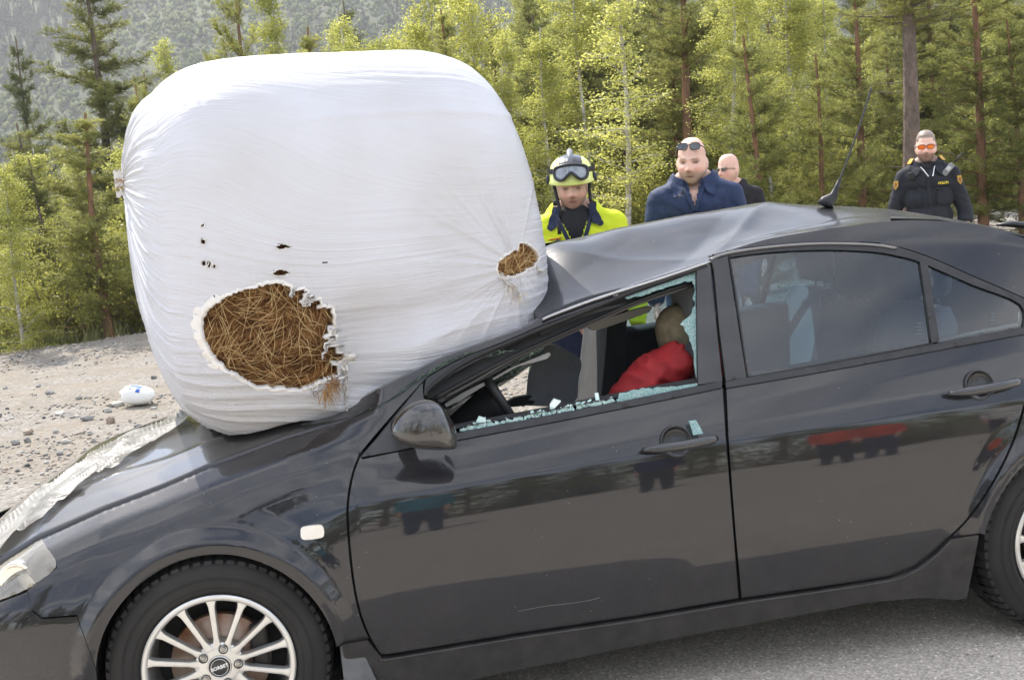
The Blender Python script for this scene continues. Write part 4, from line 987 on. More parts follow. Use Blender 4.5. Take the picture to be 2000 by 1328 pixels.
# ---- hay inside
sb = np.linspace(.05, np.pi-.05, 90); pb = np.linspace(-np.pi, np.pi, 130, endpoint=False)
SB, PB = np.meshgrid(sb, pb, indexing='ij'); XB = bale_pt(SB, PB, .955); XB = XB+((XB-BC)*(.018*fbm(XB[..., 0]*9, XB[..., 1]*9, XB[..., 2]*9, 3, 40))[..., None])
push = (XB[..., 2] < carz(XB[..., 0], XB[..., 1])+.03) & ((XB-BC)@Az < 0) & (XB[..., 1] > .2) & (XB[..., 1] < 1.6); XB[..., 2] = np.where(push, carz(XB[..., 0], XB[..., 1])+.03, XB[..., 2])
XB = keepoff(XB, .03)
_i, _j = np.meshgrid(np.arange(89), np.arange(130), indexing='ij'); _q = np.stack([_i*130+_j, (_i+1)*130+_j, (_i+1)*130+(_j+1) % 130, _i*130+(_j+1) % 130], -1).reshape(-1, 4)
_c = XB.reshape(-1, 3)[_q].mean(1); _p = proj(_c); _n = np.cross(XB.reshape(-1, 3)[_q[:, 1]]-XB.reshape(-1, 3)[_q[:, 0]], XB.reshape(-1, 3)[_q[:, 3]]-XB.reshape(-1, 3)[_q[:, 0]]); _n *= np.sign((_n*(_c-BC)).sum(1))[:, None]
_k = (_n*(CP-_c)).sum(1) <= 0
for hh_ in HOLES:
    hh_ = np.array(hh_); _m = hh_.mean(0); _e = hh_-_m; _k |= inpoly(_p, _m+_e*(1+26/np.maximum(8, np.linalg.norm(_e, axis=1)))[:, None])
mesh('packed_hay', XB.reshape(-1, 3), _q[_k], HAYBED, bale)
0 and MB().grid(XB, close_v=True).build('packed_hay', HAYBED, bale)
# sample points inside the tears on the bale surface
def surf_at(pp, depth=0.):
    """nearest visible bale vertices to image points, returned with normals and tangents"""
    vm = ((N0*(CP-X1)).sum(-1) > .05).ravel(); Pv = PXb[vm]; Vv = Vb[vm]; Nv = N0.reshape(-1, 3)[vm]
    h1 = np.array(HOLE1+HOLE2); 
    k = (Pv[:, 0] > pp[:, 0].min()-15) & (Pv[:, 0] < pp[:, 0].max()+15) & (Pv[:, 1] > pp[:, 1].min()-15) & (Pv[:, 1] < pp[:, 1].max()+15); Pv, Vv, Nv = Pv[k], Vv[k], Nv[k]
    out = np.zeros(len(pp), int)
    for c in range(0, len(pp), 300): out[c:c+300] = ((Pv[None]-pp[c:c+300, None])**2).sum(-1).argmin(1)
    return Vv[out]-Nv[out]*depth, Nv[out]
def straws(name, hole, n, m, dmin, dmax, lmin, lmax, rad, seed, dirf=None, spread=1.2, grow=0, curve=.13):
    r_ = np.random.default_rng(seed); h = np.array(hole, float); c = h.mean(0); hg = c+(h-c)*(1+grow)
    lo, hi = hg.min(0), hg.max(0); pp = []
    while len(pp) < n:
        q = r_.uniform(lo, hi, (n*2, 2)); q = q[inpoly(q, hg)]; pp += list(q)
    pp = np.array(pp[:n]); X, N = surf_at(pp); dep = r_.uniform(dmin, dmax, n)
    # bowl: deeper in the middle
    X = X-N*dep[:, None]
    Tx = np.cross(N, Az); Tx /= np.linalg.norm(Tx, axis=1)[:, None]+1e-9; Tz = np.cross(Tx, N); Tz /= np.linalg.norm(Tz, axis=1)[:, None]
    clump = vnoise(pp[:, 0]/38., pp[:, 1]/38., 0, 77)*1.1
    a = clump+(dirf(pp) if dirf is not None else 0)+r_.normal(size=n)*spread; L_ = r_.uniform(lmin, lmax, n)*.5
    D = Tx*np.cos(a)[:, None]+Tz*np.sin(a)[:, None]; B = np.cross(N, D)
    cv = r_.normal(size=n)*curve; lift = r_.uniform(-.1, .3, n)
    segs = 4; mb = MB(); V = []
    for k in range(segs+1):
        t = k/segs*2-1
        p = X+D*(L_*t)[:, None]+B*(L_*cv*t*t)[:, None]+N*(L_*lift*(1-t*t)*.5)[:, None]-N*(.012*t*t)
        w_ = rad*(1-.5*abs(t)**3)
        V.append(np.stack([p+B*w_, p-B*w_*.5+N*w_, p-B*w_*.5-N*w_*.5], 1))
    V = np.stack(V, 1)  # n, seg, 3, 3
    F_ = []
    base = np.arange(n)*((segs+1)*3)
    Q_ = []
    for k in range(segs):
        for j in range(3): Q_.append(np.stack([base+k*3+j, base+k*3+(j+1) % 3, base+(k+1)*3+(j+1) % 3, base+(k+1)*3+j], -1))
    o = mesh(name, V.reshape(-1, 3), np.concatenate(Q_), m, bale); o['kind'] = 'stuff'; return o
def whirl(pp): return np.where(pp[:, 1] > 690, .35, -1.0)+.5*np.sin(pp[:, 0]/55)-.35*(pp[:, 0] > 560)
straws('hay_strands', HOLE1, 8500, STRAW[0], .014, .05, .02, .06, .0008, 1, whirl, .35, .08)  # darkest straws lie deepest; shade of the tear is painted into their colour
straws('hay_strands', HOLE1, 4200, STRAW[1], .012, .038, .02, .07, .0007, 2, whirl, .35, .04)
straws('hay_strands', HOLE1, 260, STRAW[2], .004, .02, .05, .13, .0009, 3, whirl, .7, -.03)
straws('hay_strands', HOLE2, 1100, STRAW[0], .008, .03, .02, .06, .0008, 4, None, 1.2, .02)
straws('hay_strands', HOLE2, 700, STRAW[1], .002, .02, .03, .07, .0008, 5, None, 1.2, .0)
straws('hay_strands', HOLE2, 80, STRAW[2], .0, .012, .05, .09, .0012, 6, None, 1.2, -.05)
for k_, sh in enumerate(SMALL[:7]): pass
# ---- torn film edges: a folded lip and ragged tongues
LIP = mat('torn_film', (.68, .66, .63), .5, var=.06, vscale=30, bump=.35, bscale=60, bdist=.003)
def lip(hole, seed, wmin, wmax, inn=.010):
    r_ = np.random.default_rng(seed); h = resample(hole, 3.0); X, N = surf_at(h); c = X.mean(0); n = len(h)
    Tn = np.roll(X, -2, 0)-np.roll(X, 2, 0); Tn /= np.linalg.norm(Tn, axis=1)[:, None]+1e-9
    out = np.cross(Tn, N); sgn = np.sign(((X-c)*out).sum(1).mean()); out *= sgn
    t = np.arange(n); wv = wmin+(wmax-wmin)*(.5+.5*fbm(t/9., 0*t, 0, 3, seed))+(.016*sstep(470, 395, h[:, 0])*(.7+.5*fbm(t/5., 0*t, 0, 2, 4)) if hole is HOLE1 else 0)
    rag = .0035*vnoise(t/2.2, 0*t, 0, seed+9)
    G = []
    for (o_, d_) in ((1.6, .000), (.9, .002), (.45, .0035), (.0, .003), (-.15, -.002), (-.25, -.014)):
        G.append(X+out*(wv*o_+rag*(1 if o_ < .5 else .6))[:, None]+N*(d_+.0025*vnoise(t/3., 0*t+o_*2, 0, seed+3))[:, None])
    G = np.array(G)
    return G
MB().grid(lip(HOLE1, 3, .002, .010), close_v=True).build('torn_edge', LIP, bale)
MB().grid(lip(HOLE2, 4, .002, .007), close_v=True).build('torn_edge', LIP, bale)
for k_, sh in enumerate(SMALL[:7]): MB().grid(lip(sh, 20+k_, .001, .003), close_v=True).build('torn_edge', LIP, bale)
def tongue(name, pts, w0, seed, m=LIP, lift=.012, depth=None):
    """ragged hanging strip of film along image points"""
    r_ = np.random.default_rng(seed); pts = smoothpoly(pts, 8); n = len(pts)
    X, N = surf_at(np.array(pts)); 
    lf = np.linspace(.002, lift, n)+.004*r_.normal(size=n)*.5; G = []
    T_ = np.gradient(X, axis=0); T_ /= np.linalg.norm(T_, axis=1)[:, None]+1e-9; S_ = np.cross(T_, N)
    wv = w0*np.linspace(1, .12, n)*(1+.35*r_.normal(size=n)*.6)
    for j in np.linspace(-1, 1, 9): G.append(X+S_*(wv*j)[:, None]+N*(lf+.006*np.sin(j*5+np.arange(n)*.5)+.004*r_.normal(size=n))[:, None])
    return MB().grid(G).build(name, m, bale)
tongue('film_tatter', [P_(880, 880), P_(860, 930), P_(850, 985), P_(880, 1040), P_(878, 1100)], .010, 1, lift=.02)
tongue('film_tatter', [P_(800, 690), P_(770, 720), P_(750, 760), P_(745, 800)], .010, 2)
tongue('film_tatter', [P_(890, 790), P_(850, 840), P_(840, 900), P_(835, 950)], .014, 3)
tongue('film_tatter', [P_(690, 470), P_(670, 500), P_(650, 525)], .012, 4)
tongue('film_tatter', [P_(605, 430), P_(590, 455), P_(578, 482)], .008, 5)
tongue('film_tatter', [P_(1660, 360), P_(1700, 400), P_(1740, 440), P_(1760, 480)], .010, 6, lift=.015)
tongue('film_tatter', [P_(1850, 330), P_(1868, 345), P_(1880, 350)], .010, 7)
tongue('film_tatter', [P_(700, 940), P_(690, 970), P_(700, 985)], .008, 8)
# frayed tuft where hay comes out below the tear and at the far left end
TUFT = mat('frayed_film', (.66, .58, .48), .8, var=.2, vscale=60)
def tuft(c, n, L_, m, seed, dirv, name='hay_tuft', spread=.6):
    r_ = np.random.default_rng(seed); mb = MB()
    for i in range(n):
        d = np.array(dirv)+r_.normal(size=3)*spread; d /= np.linalg.norm(d); l_ = L_*r_.uniform(.4, 1); q = np.array(c)+r_.normal(size=3)*.008
        k = r_.normal(size=3)*.3*l_
        mb.tube([q, q+d*l_*.5+k*.2, q+d*l_+k*.3+[0, 0, -.2*l_]], [.0011, .0009, .0004], 4, cap=False)
    return mb.build(name, m, bale)
xt, nt_ = surf_at(np.array([P_(780, 930), P_(760, 960), P_(800, 900), P_(1720, 430), P_(1750, 465)]))
for k_, (x_, n_) in enumerate(zip(xt, nt_)): tuft(x_+n_*.006, 26 if k_ < 3 else 14, .05 if k_ < 3 else .035, STRAW[1] if k_ < 3 else TUFT, k_, n_*.5+np.array([0, 0, -.9]))
lft = Vb[(PXb[:, 0]+np.abs(PXb[:, 1]-362)*.5+np.where(((N0*(CP-X1)).sum(-1) > 0).ravel(), 0, 50)).argmin()]
tuft(lft, 30, .035, STRAW[1], 31, (-1, -.3, .1)); tuft(lft+[0, 0, .02], 24, .03, LIP, 32, (-1, -.2, .5), 'film_tatter')
mbf = MB()
r_ = np.random.default_rng(8)
for i in range(3):
    q = lft+np.array([0, -.01, .03-.03*i]); G = []
    for a in range(7): G.append([q+np.array([-.004*a, -.004*b_*((-1)**a)*.4, .006*b_+.004*r_.normal()]) for b_ in range(-2, 3)])
    mbf.grid(G)
mbf.build('film_tatter', LIP, bale)
rt = at_y(np.array([1052., 1058, 1060]), np.array([535., 525, 590]), .75)
for k_, q in enumerate(rt): tuft(q, 10, .03, LIP if k_ < 2 else TUFT, 40+k_, (1, -.4, .1), 'film_tatter')
# ---- tail of film lying over the hood
up_ = sp([(357, 808), (300, 829), (247, 847), (200, 879), (148, 916), (110, 942), (74, 968), (35, 1003), (0, 1034), (-30, 1062)], 4)
dn_ = sp([(376, 822), (335, 845), (296, 866), (245, 901), (193, 929), (160, 950), (133, 970), (95, 1004), (52, 1038), (18, 1064), (-10, 1092)], 4)
r_ = np.random.default_rng(5)
dn_ = [(p[0]+2*math.sin(i*.9), p[1]+r_.normal()*1.2) for i, p in enumerate(dn_)]
v, Tr = cdt(up_+dn_[::-1], 3.6)
X = cast(v[:, 0], v[:, 1], lambda x, y, z: np.where((x < .75) & (x > -1.3), T(x, y)-z+.006, -1.))
dd = np.array([-.76, -.1, -.35]); 
pc_ = np.linalg.svd(X-X.mean(0), full_matrices=False)[2]; lenc = (X@pc_[0])*.8; wid = X@pc_[1]+.03*np.sin(lenc*9)+.02*vnoise(lenc*6, lenc*0, 0, 68)
cr_ = (1-np.abs(vnoise(lenc*4+wid*3, wid*16, 0, 61)))**2*.022+(1-np.abs(vnoise(lenc*10, wid*36, 0, 62)))**2*.006+.003*vnoise(lenc*9, wid*20, 0, 66)
X[:, 2] += cr_; X[:, 1] += .002*vnoise(lenc*12, wid*30, 0, 64)
TAIL = mat('crumpled_film', (.36, .345, .315), .30, spec=.4, var=.3, vscale=9, bump=.7, bscale=20, bdist=.014, stretch=(.6, 1.6, 1))
n_ = TAIL.node_tree.nodes; tb_ = n_.new('ShaderNodeBsdfTranslucent'); tb_.inputs[0].default_value = (.4, .38, .34, 1); mx_ = n_.new('ShaderNodeMixShader'); mx_.inputs[0].default_value = .22; TAIL.node_tree.links.new(n_['Principled BSDF'].outputs[0], mx_.inputs[1]); TAIL.node_tree.links.new(tb_.outputs[0], mx_.inputs[2]); tp_ = n_.new('ShaderNodeBsdfTransparent'); m2_ = n_.new('ShaderNodeMixShader'); nz_ = n_.new('ShaderNodeTexNoise'); nz_.inputs['Scale'].default_value = 8; nz_.inputs['Detail'].default_value = 4; mr_ = n_.new('ShaderNodeMapRange'); mr_.inputs[1].default_value = .48; mr_.inputs[2].default_value = .62; mr_.inputs[3].default_value = .02; mr_.inputs[4].default_value = .42; TAIL.node_tree.links.new(n_.new('ShaderNodeTexCoord').outputs['Object'], nz_.inputs['Vector']); TAIL.node_tree.links.new(nz_.outputs['Fac'], mr_.inputs[0]); TAIL.node_tree.links.new(mr_.outputs[0], m2_.inputs[0]); TAIL.node_tree.links.new(mx_.outputs[0], m2_.inputs[1]); TAIL.node_tree.links.new(tp_.outputs[0], m2_.inputs[2]); TAIL.node_tree.links.new(m2_.outputs[0], n_['Material Output'].inputs[0])
nrm = np.cross(X[Tr[:, 1]]-X[Tr[:, 0]], X[Tr[:, 2]]-X[Tr[:, 0]]); fl = nrm[:, 2] < 0; Tr = Tr.copy(); Tr[fl] = Tr[fl][:, ::-1]
loc = X.mean(0); tail = mesh('plastic_film', X-loc, [tuple(t) for t in Tr], TAIL, None); tail.location = loc
tag(tail, 'crumpled strip of torn white plastic film lying down the hood', 'plastic film')
# ================================================================ GROUND
def groundmat():
    m = bpy.data.materials.new('gravel_ground'); m.use_nodes = True; n = m.node_tree.nodes; l = m.node_tree.links.new
    b = n['Principled BSDF']; b.inputs['Roughness'].default_value = .9; b.inputs['Specular IOR Level'].default_value = .25
    g = n.new('ShaderNodeNewGeometry'); s = n.new('ShaderNodeSeparateXYZ'); l(g.outputs['Position'], s.inputs[0])
    def noise(sc, det=6, ro=.6, src=None):
        z = n.new('ShaderNodeTexNoise'); z.inputs['Scale'].default_value = sc; z.inputs['Detail'].default_value = det; z.inputs['Roughness'].default_value = ro; l(g.outputs['Position'], z.inputs['Vector']); return z.outputs['Fac']
    def ramp(f, *st):
        r = n.new('ShaderNodeValToRGB'); e = r.color_ramp.elements
        while len(e) < len(st): e.new(.5)
        for i, (p, c) in enumerate(st): e[i].position = p; e[i].color = (*c, 1)
        l(f, r.inputs[0]); return r.outputs[0]
    def mix(f, a, c, mode='MIX'):
        q = n.new('ShaderNodeMixRGB'); q.blend_type = mode
        for i, v in enumerate((f, a, c)):
            if isinstance(v, (int, float)): q.inputs[i].default_value = v
            elif isinstance(v, tuple): q.inputs[i].default_value = (*v, 1)
            else: l(v, q.inputs[i])
        return q.outputs[0]
    def vor(sc, feat='F1', out='Distance'):
        v = n.new('ShaderNodeTexVoronoi'); v.feature = feat; v.inputs['Scale'].default_value = sc; l(g.outputs['Position'], v.inputs['Vector']); return v.outputs[out]
    # worn, gritty asphalt near the car
    asp = ramp(noise(150, 5, .85), (.30, (.15, .145, .135)), (.52, (.27, .26, .245)), (.66, (.36, .35, .33)), (.78, (.52, .51, .49)))
    asp = mix(.55, asp, ramp(noise(2.3, 7), (.35, (.22, .21, .195)), (.7, (.33, .315, .295))), 'MIX')
    grit = ramp(vor(130, 'F1', 'Color'), (.15, (.10, .095, .09)), (.5, (.26, .25, .235)), (.8, (.36, .345, .325)), (.93, (.62, .60, .57)))
    asp = mix(.5, asp, grit); asp = mix(1., asp, (2.15, 2.03, 1.88), 'MULTIPLY')
    # pale sandy gravel beyond
    sand = ramp(noise(5, 9, .7), (.3, (.165, .14, .11)), (.55, (.24, .208, .168)), (.75, (.30, .275, .24)))
    st_ = ramp(vor(24, 'F1', 'Color'), (.1, (.11, .103, .095)), (.5, (.23, .212, .19)), (.9, (.38, .365, .34)))
    stone = ramp(vor(55, 'F1', 'Color'), (.1, (.10, .095, .088)), (.5, (.23, .21, .185)), (.9, (.39, .37, .34)))
    sf = n.new('ShaderNodeMapRange'); sf.inputs[1].default_value = .45; sf.inputs[2].default_value = .6; sf.inputs[3].default_value = .15; sf.inputs[4].default_value = .85; l(noise(.9, 6), sf.inputs[0])
    sand2 = mix(sf.outputs[0], sand, mix(.5, st_, stone))
    e = n.new('ShaderNodeMath'); e.operation = 'MULTIPLY_ADD'; l(noise(1.3, 6), e.inputs[0]); e.inputs[1].default_value = 2.5; l(s.outputs[1], e.inputs[2])
    f = n.new('ShaderNodeMapRange'); f.inputs[1].default_value = 2.4; f.inputs[2].default_value = 3.6; l(e.outputs[0], f.inputs[0])
    col = mix(f.outputs[0], asp, sand2)
    # forest floor past the gravel edge
    e2 = n.new('ShaderNodeMath'); e2.operation = 'MULTIPLY_ADD'; l(noise(.6, 4), e2.inputs[0]); e2.inputs[1].default_value = 3; l(s.outputs[1], e2.inputs[2])
    f2 = n.new('ShaderNodeMapRange'); f2.inputs[1].default_value = 17.5; f2.inputs[2].default_value = 19; l(e2.outputs[0], f2.inputs[0])
    col = mix(f2.outputs[0], col, ramp(noise(3, 8), (.35, (.045, .05, .02)), (.6, (.09, .11, .03)), (.75, (.16, .15, .08))))
    l(col, b.inputs['Base Color'])
    bp = n.new('ShaderNodeBump'); bp.inputs['Strength'].default_value = .8; bp.inputs['Distance'].default_value = .006; l(noise(170, 4, .7), bp.inputs['Height'])
    bp2 = n.new('ShaderNodeBump'); bp2.inputs['Strength'].default_value = .7; bp2.inputs['Distance'].default_value = .03; l(vor(26), bp2.inputs['Height']); l(bp.outputs[0], bp2.inputs['Normal'])
    mb_ = n.new('ShaderNodeMath'); mb_.operation = 'MULTIPLY'; mb_.inputs[1].default_value = .7; l(f.outputs[0], mb_.inputs[0]); l(mb_.outputs[0], bp2.inputs['Strength'])
    l(bp2.outputs[0], b.inputs['Normal']); return m
def gz(x, y):
    x = np.asarray(x, float); y = np.asarray(y, float)
    z = .03*fbm(x*.35, y*.35, 0, 3, 3)*sstep(2.2, 5, y)+.022*fbm(x*1.6, y*1.6, 0, 3, 4)*sstep(2.2, 4, y)
    # low bank of pushed-up gravel at the edge of the lay-by
    by = 13.2+.5*np.sin(x*.35)+.12*x*(x > 2)
    hb = .10+.50*sstep(3, 13, x)+.06*fbm(x*.8, y*.3, 0, 3, 8)
    z = z+hb*np.exp(-((y-by)/(1.1+.10*np.clip(x, 0, 12)))**2)
    z = z-1.9*sstep(by+1.0, by+6.5, y)*(1-.55*sstep(0, 12, x))-.035*np.clip(y-22, 0, 40)
    # small rut ridges at the left
    z = z+.07*np.exp(-((y-8.8-.15*x)/.35)**2)*sstep(2, -1, x)*(.6+.4*vnoise(x*1.5, 0*x, 0, 5))
    return z
def axis(a, b, n, c, p=2.2):
    t = np.linspace(-1, 1, n); q = np.sign(t)*np.abs(t)**p; return np.where(q < 0, c+q*(c-a), c+q*(b-c))
gx = np.concatenate([axis(-420, 420, 420, 2, 3.0)]); gy = np.concatenate([np.linspace(-260, -14, 24), np.linspace(-12, 2, 20), np.linspace(2.1, 24, 330), np.linspace(24.6, 60, 60), np.linspace(63, 260, 40)])
XX, YY = np.meshgrid(gx, gy, indexing='ij'); ZZ = gz(XX, YY)
gi, gj = np.meshgrid(np.arange(len(gx)-1), np.arange(len(gy)-1), indexing='ij'); nn_ = len(gy)
GQ = np.stack([gi*nn_+gj, (gi+1)*nn_+gj, (gi+1)*nn_+gj+1, gi*nn_+gj+1], -1).reshape(-1, 4)
gr = mesh('ground', np.stack([XX, YY, ZZ], -1).reshape(-1, 3), GQ, groundmat()); gr['kind'] = 'structure'
# ---- stones
ROCKM = [mat('stone_grey', (.21, .205, .195), .85, var=.3, vscale=14, bump=.6, bscale=60, bdist=.006), mat('stone_pale', (.36, .345, .315), .85, var=.2, vscale=10, bump=.6, bscale=50, bdist=.006), mat('stone_dark', (.10, .10, .098), .8, var=.35, vscale=12), mat('stone_brown', (.30, .24, .19), .85, var=.25, vscale=12)]
def rockgeo(seed, sub=2):
    bm = bmesh.new(); bmesh.ops.create_icosphere(bm, subdivisions=sub, radius=1.); r_ = random.Random(seed)
    pl = [(Vector((r_.gauss(0, 1), r_.gauss(0, 1), r_.gauss(0, .8))).normalized(), r_.uniform(.55, .92)) for _ in range(11)]
    for v in bm.verts:
        for n_, d in pl:
            k = v.co.dot(n_)
            if k > d: v.co -= n_*(k-d)
        v.co *= 1+.05*math.sin(v.co.x*7+seed)*math.cos(v.co.z*6)
    V = np.array([v.co[:] for v in bm.verts]); bm.verts.index_update(); F_ = [tuple(v.index for v in f.verts) for f in bm.faces]; bm.free(); return V, F_
def ground_at(px, py):
    d = ray(px, py); z = 0.
    for _ in range(12):
        X = CP+d*((z-CP[2])/d[2]); z = float(gz(X[0], X[1]))
    return X
rocks = [  # px, py, width px, aspect, material, label
 (211, 805, 78/4.15, .5, 1, 'pale flat stone left of the white jug, standing alone on sand'),
 (118, 810, 136/4.15, .22, 1, 'long flat slab of pale stone on the sand'),
 (170, 821, 130/4.15, .34, 0, 'wide grey stone beside the brown boulder'),
 (215, 826, 110/4.15, .55, 3, 'chunky brown grey boulder, biggest stone on the gravel'),
 (56, 848, 110/4.15, .42, 3, 'rusty brown stone lying near the left edge'),
 (54, 864, 74/4.15, .62, 0, 'round grey cobble just below the rusty stone'),
 (30, 869, 95/4.15, .5, 0, 'grey stone at the left end of the stone row'),
 (127, 866, 95/4.15, .4, 1, 'small stack of flat pale stones, leaning slab'),
 (118, 888, 78/4.15, .4, 0, 'single grey stone on bare sand above the hood edge'),
 (54, 912, 60/4.15, .45, 2, 'lone dark stone nearest the hood'),
 (154, 779, 70/4.15, .5, 1, 'white rounded stone left of the jug'),
 (228, 793, 150/4.15, .3, 1, 'flat cream stone just under the white jug'),
 (14, 800, 40/4.15, .4, 2, 'small black stone at the left edge'),
 (98, 770, 90/4.15, .4, 0, 'grey stone on the low gravel ridge'),
 (75, 690+66, 60/4.15, .4, 1, 'pale stone on the ridge near the left edge'),
 (270, 835, 70/4.15, .45, 0, 'grey stone close to the far edge of the hood'),
 (300, 800, 60/4.15, .4, 1, 'pale stone between the jug and the bale'),
 (110, 845, 60/4.15, .5, 1, 'small white stone above the flat stone stack'),
 (300, 700+40, 60/4.15, .5, 2, 'dark stone on the gravel bank beside the bale'),
 (10, 760, 55/4.15, .4, 1, 'whitish stone on the ridge at the left border'),
]
for i, (px, py, wd, asp_, mi, lb) in enumerate(rocks):
    X = ground_at(px, py); dist = (X-CP)@CFW; wm = wd*dist/CF*.95
    V, F_ = rockgeo(100+i, 2); V = V*np.array([wm/2, wm/2*.8, max(.02, wm/2*asp_*1.5)]); a = random.uniform(-.4, .4); R_ = np.array([[math.cos(a), -math.sin(a), 0], [math.sin(a), math.cos(a), 0], [0, 0, 1]]); V = V@R_.T
    V[:, 2] += wm/2*asp_*.8
    o = mesh('stone', V, F_, ROCKM[mi], None, smooth=False, local=True); o.location = X; tag(o, lb, 'stone', 'loose stones on the gravel')
# countless pebbles: one object
r_ = np.random.default_rng(77); pv = []; pf = []; n0 = 0
base = [rockgeo(k, 1) for k in range(5)]; nP = 20000
qx = r_.uniform(-9, 3.5, nP*2); qy = r_.uniform(3., 15.5, nP*2); cl = vnoise(qx*.5, qy*1.2, 0, 9)+.5*vnoise(qx*2, qy*3, 0, 10)
keep = (cl+r_.normal(size=len(qx))*.25 > .05); qx, qy = qx[keep][:nP], qy[keep][:nP]
qx = np.concatenate([qx, r_.uniform(5, 18, 2500)]); qy = np.concatenate([qy, r_.uniform(11, 17, 2500)])
qx = np.concatenate([qx, r_.uniform(-.5, 3.5, 700)]); qy = np.concatenate([qy, r_.uniform(-1.6, .2, 700)])
sz = np.exp(r_.normal(size=len(qx))*.5)*.0105; sz[-700:] *= .22; sz = np.minimum(sz, .024)
zz = gz(qx, qy); pm = []
for i in range(len(qx)):
    V, F_ = base[i % 5]; a = r_.uniform(0, 6.3); c, s_ = math.cos(a), math.sin(a)
    V = V*sz[i]*np.array([1.2, .9, .6]); V = np.stack([V[:, 0]*c-V[:, 1]*s_, V[:, 0]*s_+V[:, 1]*c, V[:, 2]], -1)+[qx[i], qy[i], zz[i]+sz[i]*.25]
    pv.append(V); pf.append(np.array(F_)+n0); n0 += len(V); pm.append(np.full(len(F_), int(r_.choice([0, 0, 1, 1, 1, 3, 3, 2]))))
peb = mesh('gravel', np.concatenate(pv), np.concatenate(pf), None, None, smooth=False, mats=ROCKM, fm=np.concatenate(pm)); tag(peb, 'loose gravel and pebbles scattered over the lay-by', 'gravel', kind='stuff')
# ---- white jug
X = ground_at(270, 792); dist = (X-CP)@CFW; k_ = dist/CF
jug = thing('plastic_jug', 'white plastic jug with a blue label lying on the gravel', 'jug', tuple(X))
JM = mat('white_jug_plastic', (.82, .82, .80), .35, var=.04, bump=.15, bscale=12)
G = []; Lj = .30
for t in np.linspace(0, 1, 16):
    x = -Lj/2+Lj*t; w_ = (1-abs(2*t-1)**3.2)**.45 if 0 < t < 1 else .02; G.append([[x, .10*w_*np.sign(math.cos(a))*abs(math.cos(a))**.7, 0.095+.095*w_*(1-.25*t)*np.sign(math.sin(a))*abs(math.sin(a))**.7] for a in np.linspace(0, 2*math.pi, 25)[:-1]])
G = np.array(G); Rj = np.array(Matrix.Rotation(-.22, 3, 'Z')@Matrix.Rotation(.12, 3, 'Y'))
MB().grid(G@Rj.T, close_v=True).build('jug_body', JM, jug, local=True)
MB().tube(np.array([(-.13, -.0, .10), (-.165, 0, .115)])@Rj.T, [.022, .022], 12).build('jug_cap', JM, jug, local=True)
lb_ = []
def onj(u, v): # label patch on the upper near side
    i = u*15; a = v; t = u; x = -Lj/2+Lj*t; w_ = (1-abs(2*t-1)**3.2)**.45; return np.array([x, 1.012*.10*w_*np.sign(math.cos(a))*abs(math.cos(a))**.7, .095+1.012*.095*w_*(1-.25*t)*np.sign(math.sin(a))*abs(math.sin(a))**.7])@Rj.T+np.array([0, -.001, .001])
BL = mat('blue_print', (.03, .10, .42), .5)
mb = MB(); 
for (u0, u1, v0, v1) in ((.30, .40, 1.9, 2.35), (.30, .66, 1.55, 1.9), (.54, .66, 1.9, 2.75)):
    mb.grid([[onj(u, math.pi*2-v if False else v) for v in np.linspace(v0, v1, 6)] for u in np.linspace(u0, u1, 6)])
mb.build('blue_label', BL, jug, local=True)

# ---- grass and weeds at the back of the gravel: nobody could count the blades
r_ = np.random.default_rng(123); nT = 1500; tx_ = r_.uniform(-14, 16, nT); ty_ = 13.4+.12*tx_*(tx_ > 2)+np.abs(r_.normal(size=nT))*1.1; ok_ = vnoise(tx_*.6, ty_*.6, 0, 6) > -.15; tx_, ty_ = tx_[ok_], ty_[ok_]
k_ = 22; bx = np.repeat(tx_, k_)+r_.normal(size=len(tx_)*k_)*.07; by_ = np.repeat(ty_, k_)+r_.normal(size=len(tx_)*k_)*.07; h_ = r_.uniform(.06, .30, len(bx)); dx_ = r_.normal(size=len(bx))*.3*h_; dy_ = r_.normal(size=len(bx))*.3*h_; bz_ = gz(bx, by_); w_ = .006
Vg = np.stack([np.stack([bx-w_, by_, bz_-.01], -1), np.stack([bx+w_, by_, bz_-.01], -1), np.stack([bx+dx_+w_*.3, by_+dy_, bz_+h_], -1), np.stack([bx+dx_-w_*.3, by_+dy_, bz_+h_], -1)], 1).reshape(-1, 3)
gs = mesh('grass', Vg, np.arange(len(Vg)).reshape(-1, 4), mat('dry_green_grass', (.12, .15, .04), .8, col2=(.30, .28, .12), vscale=3), None); tag(gs, 'thin green and straw coloured grass at the back edge of the gravel', 'grass', kind='stuff')
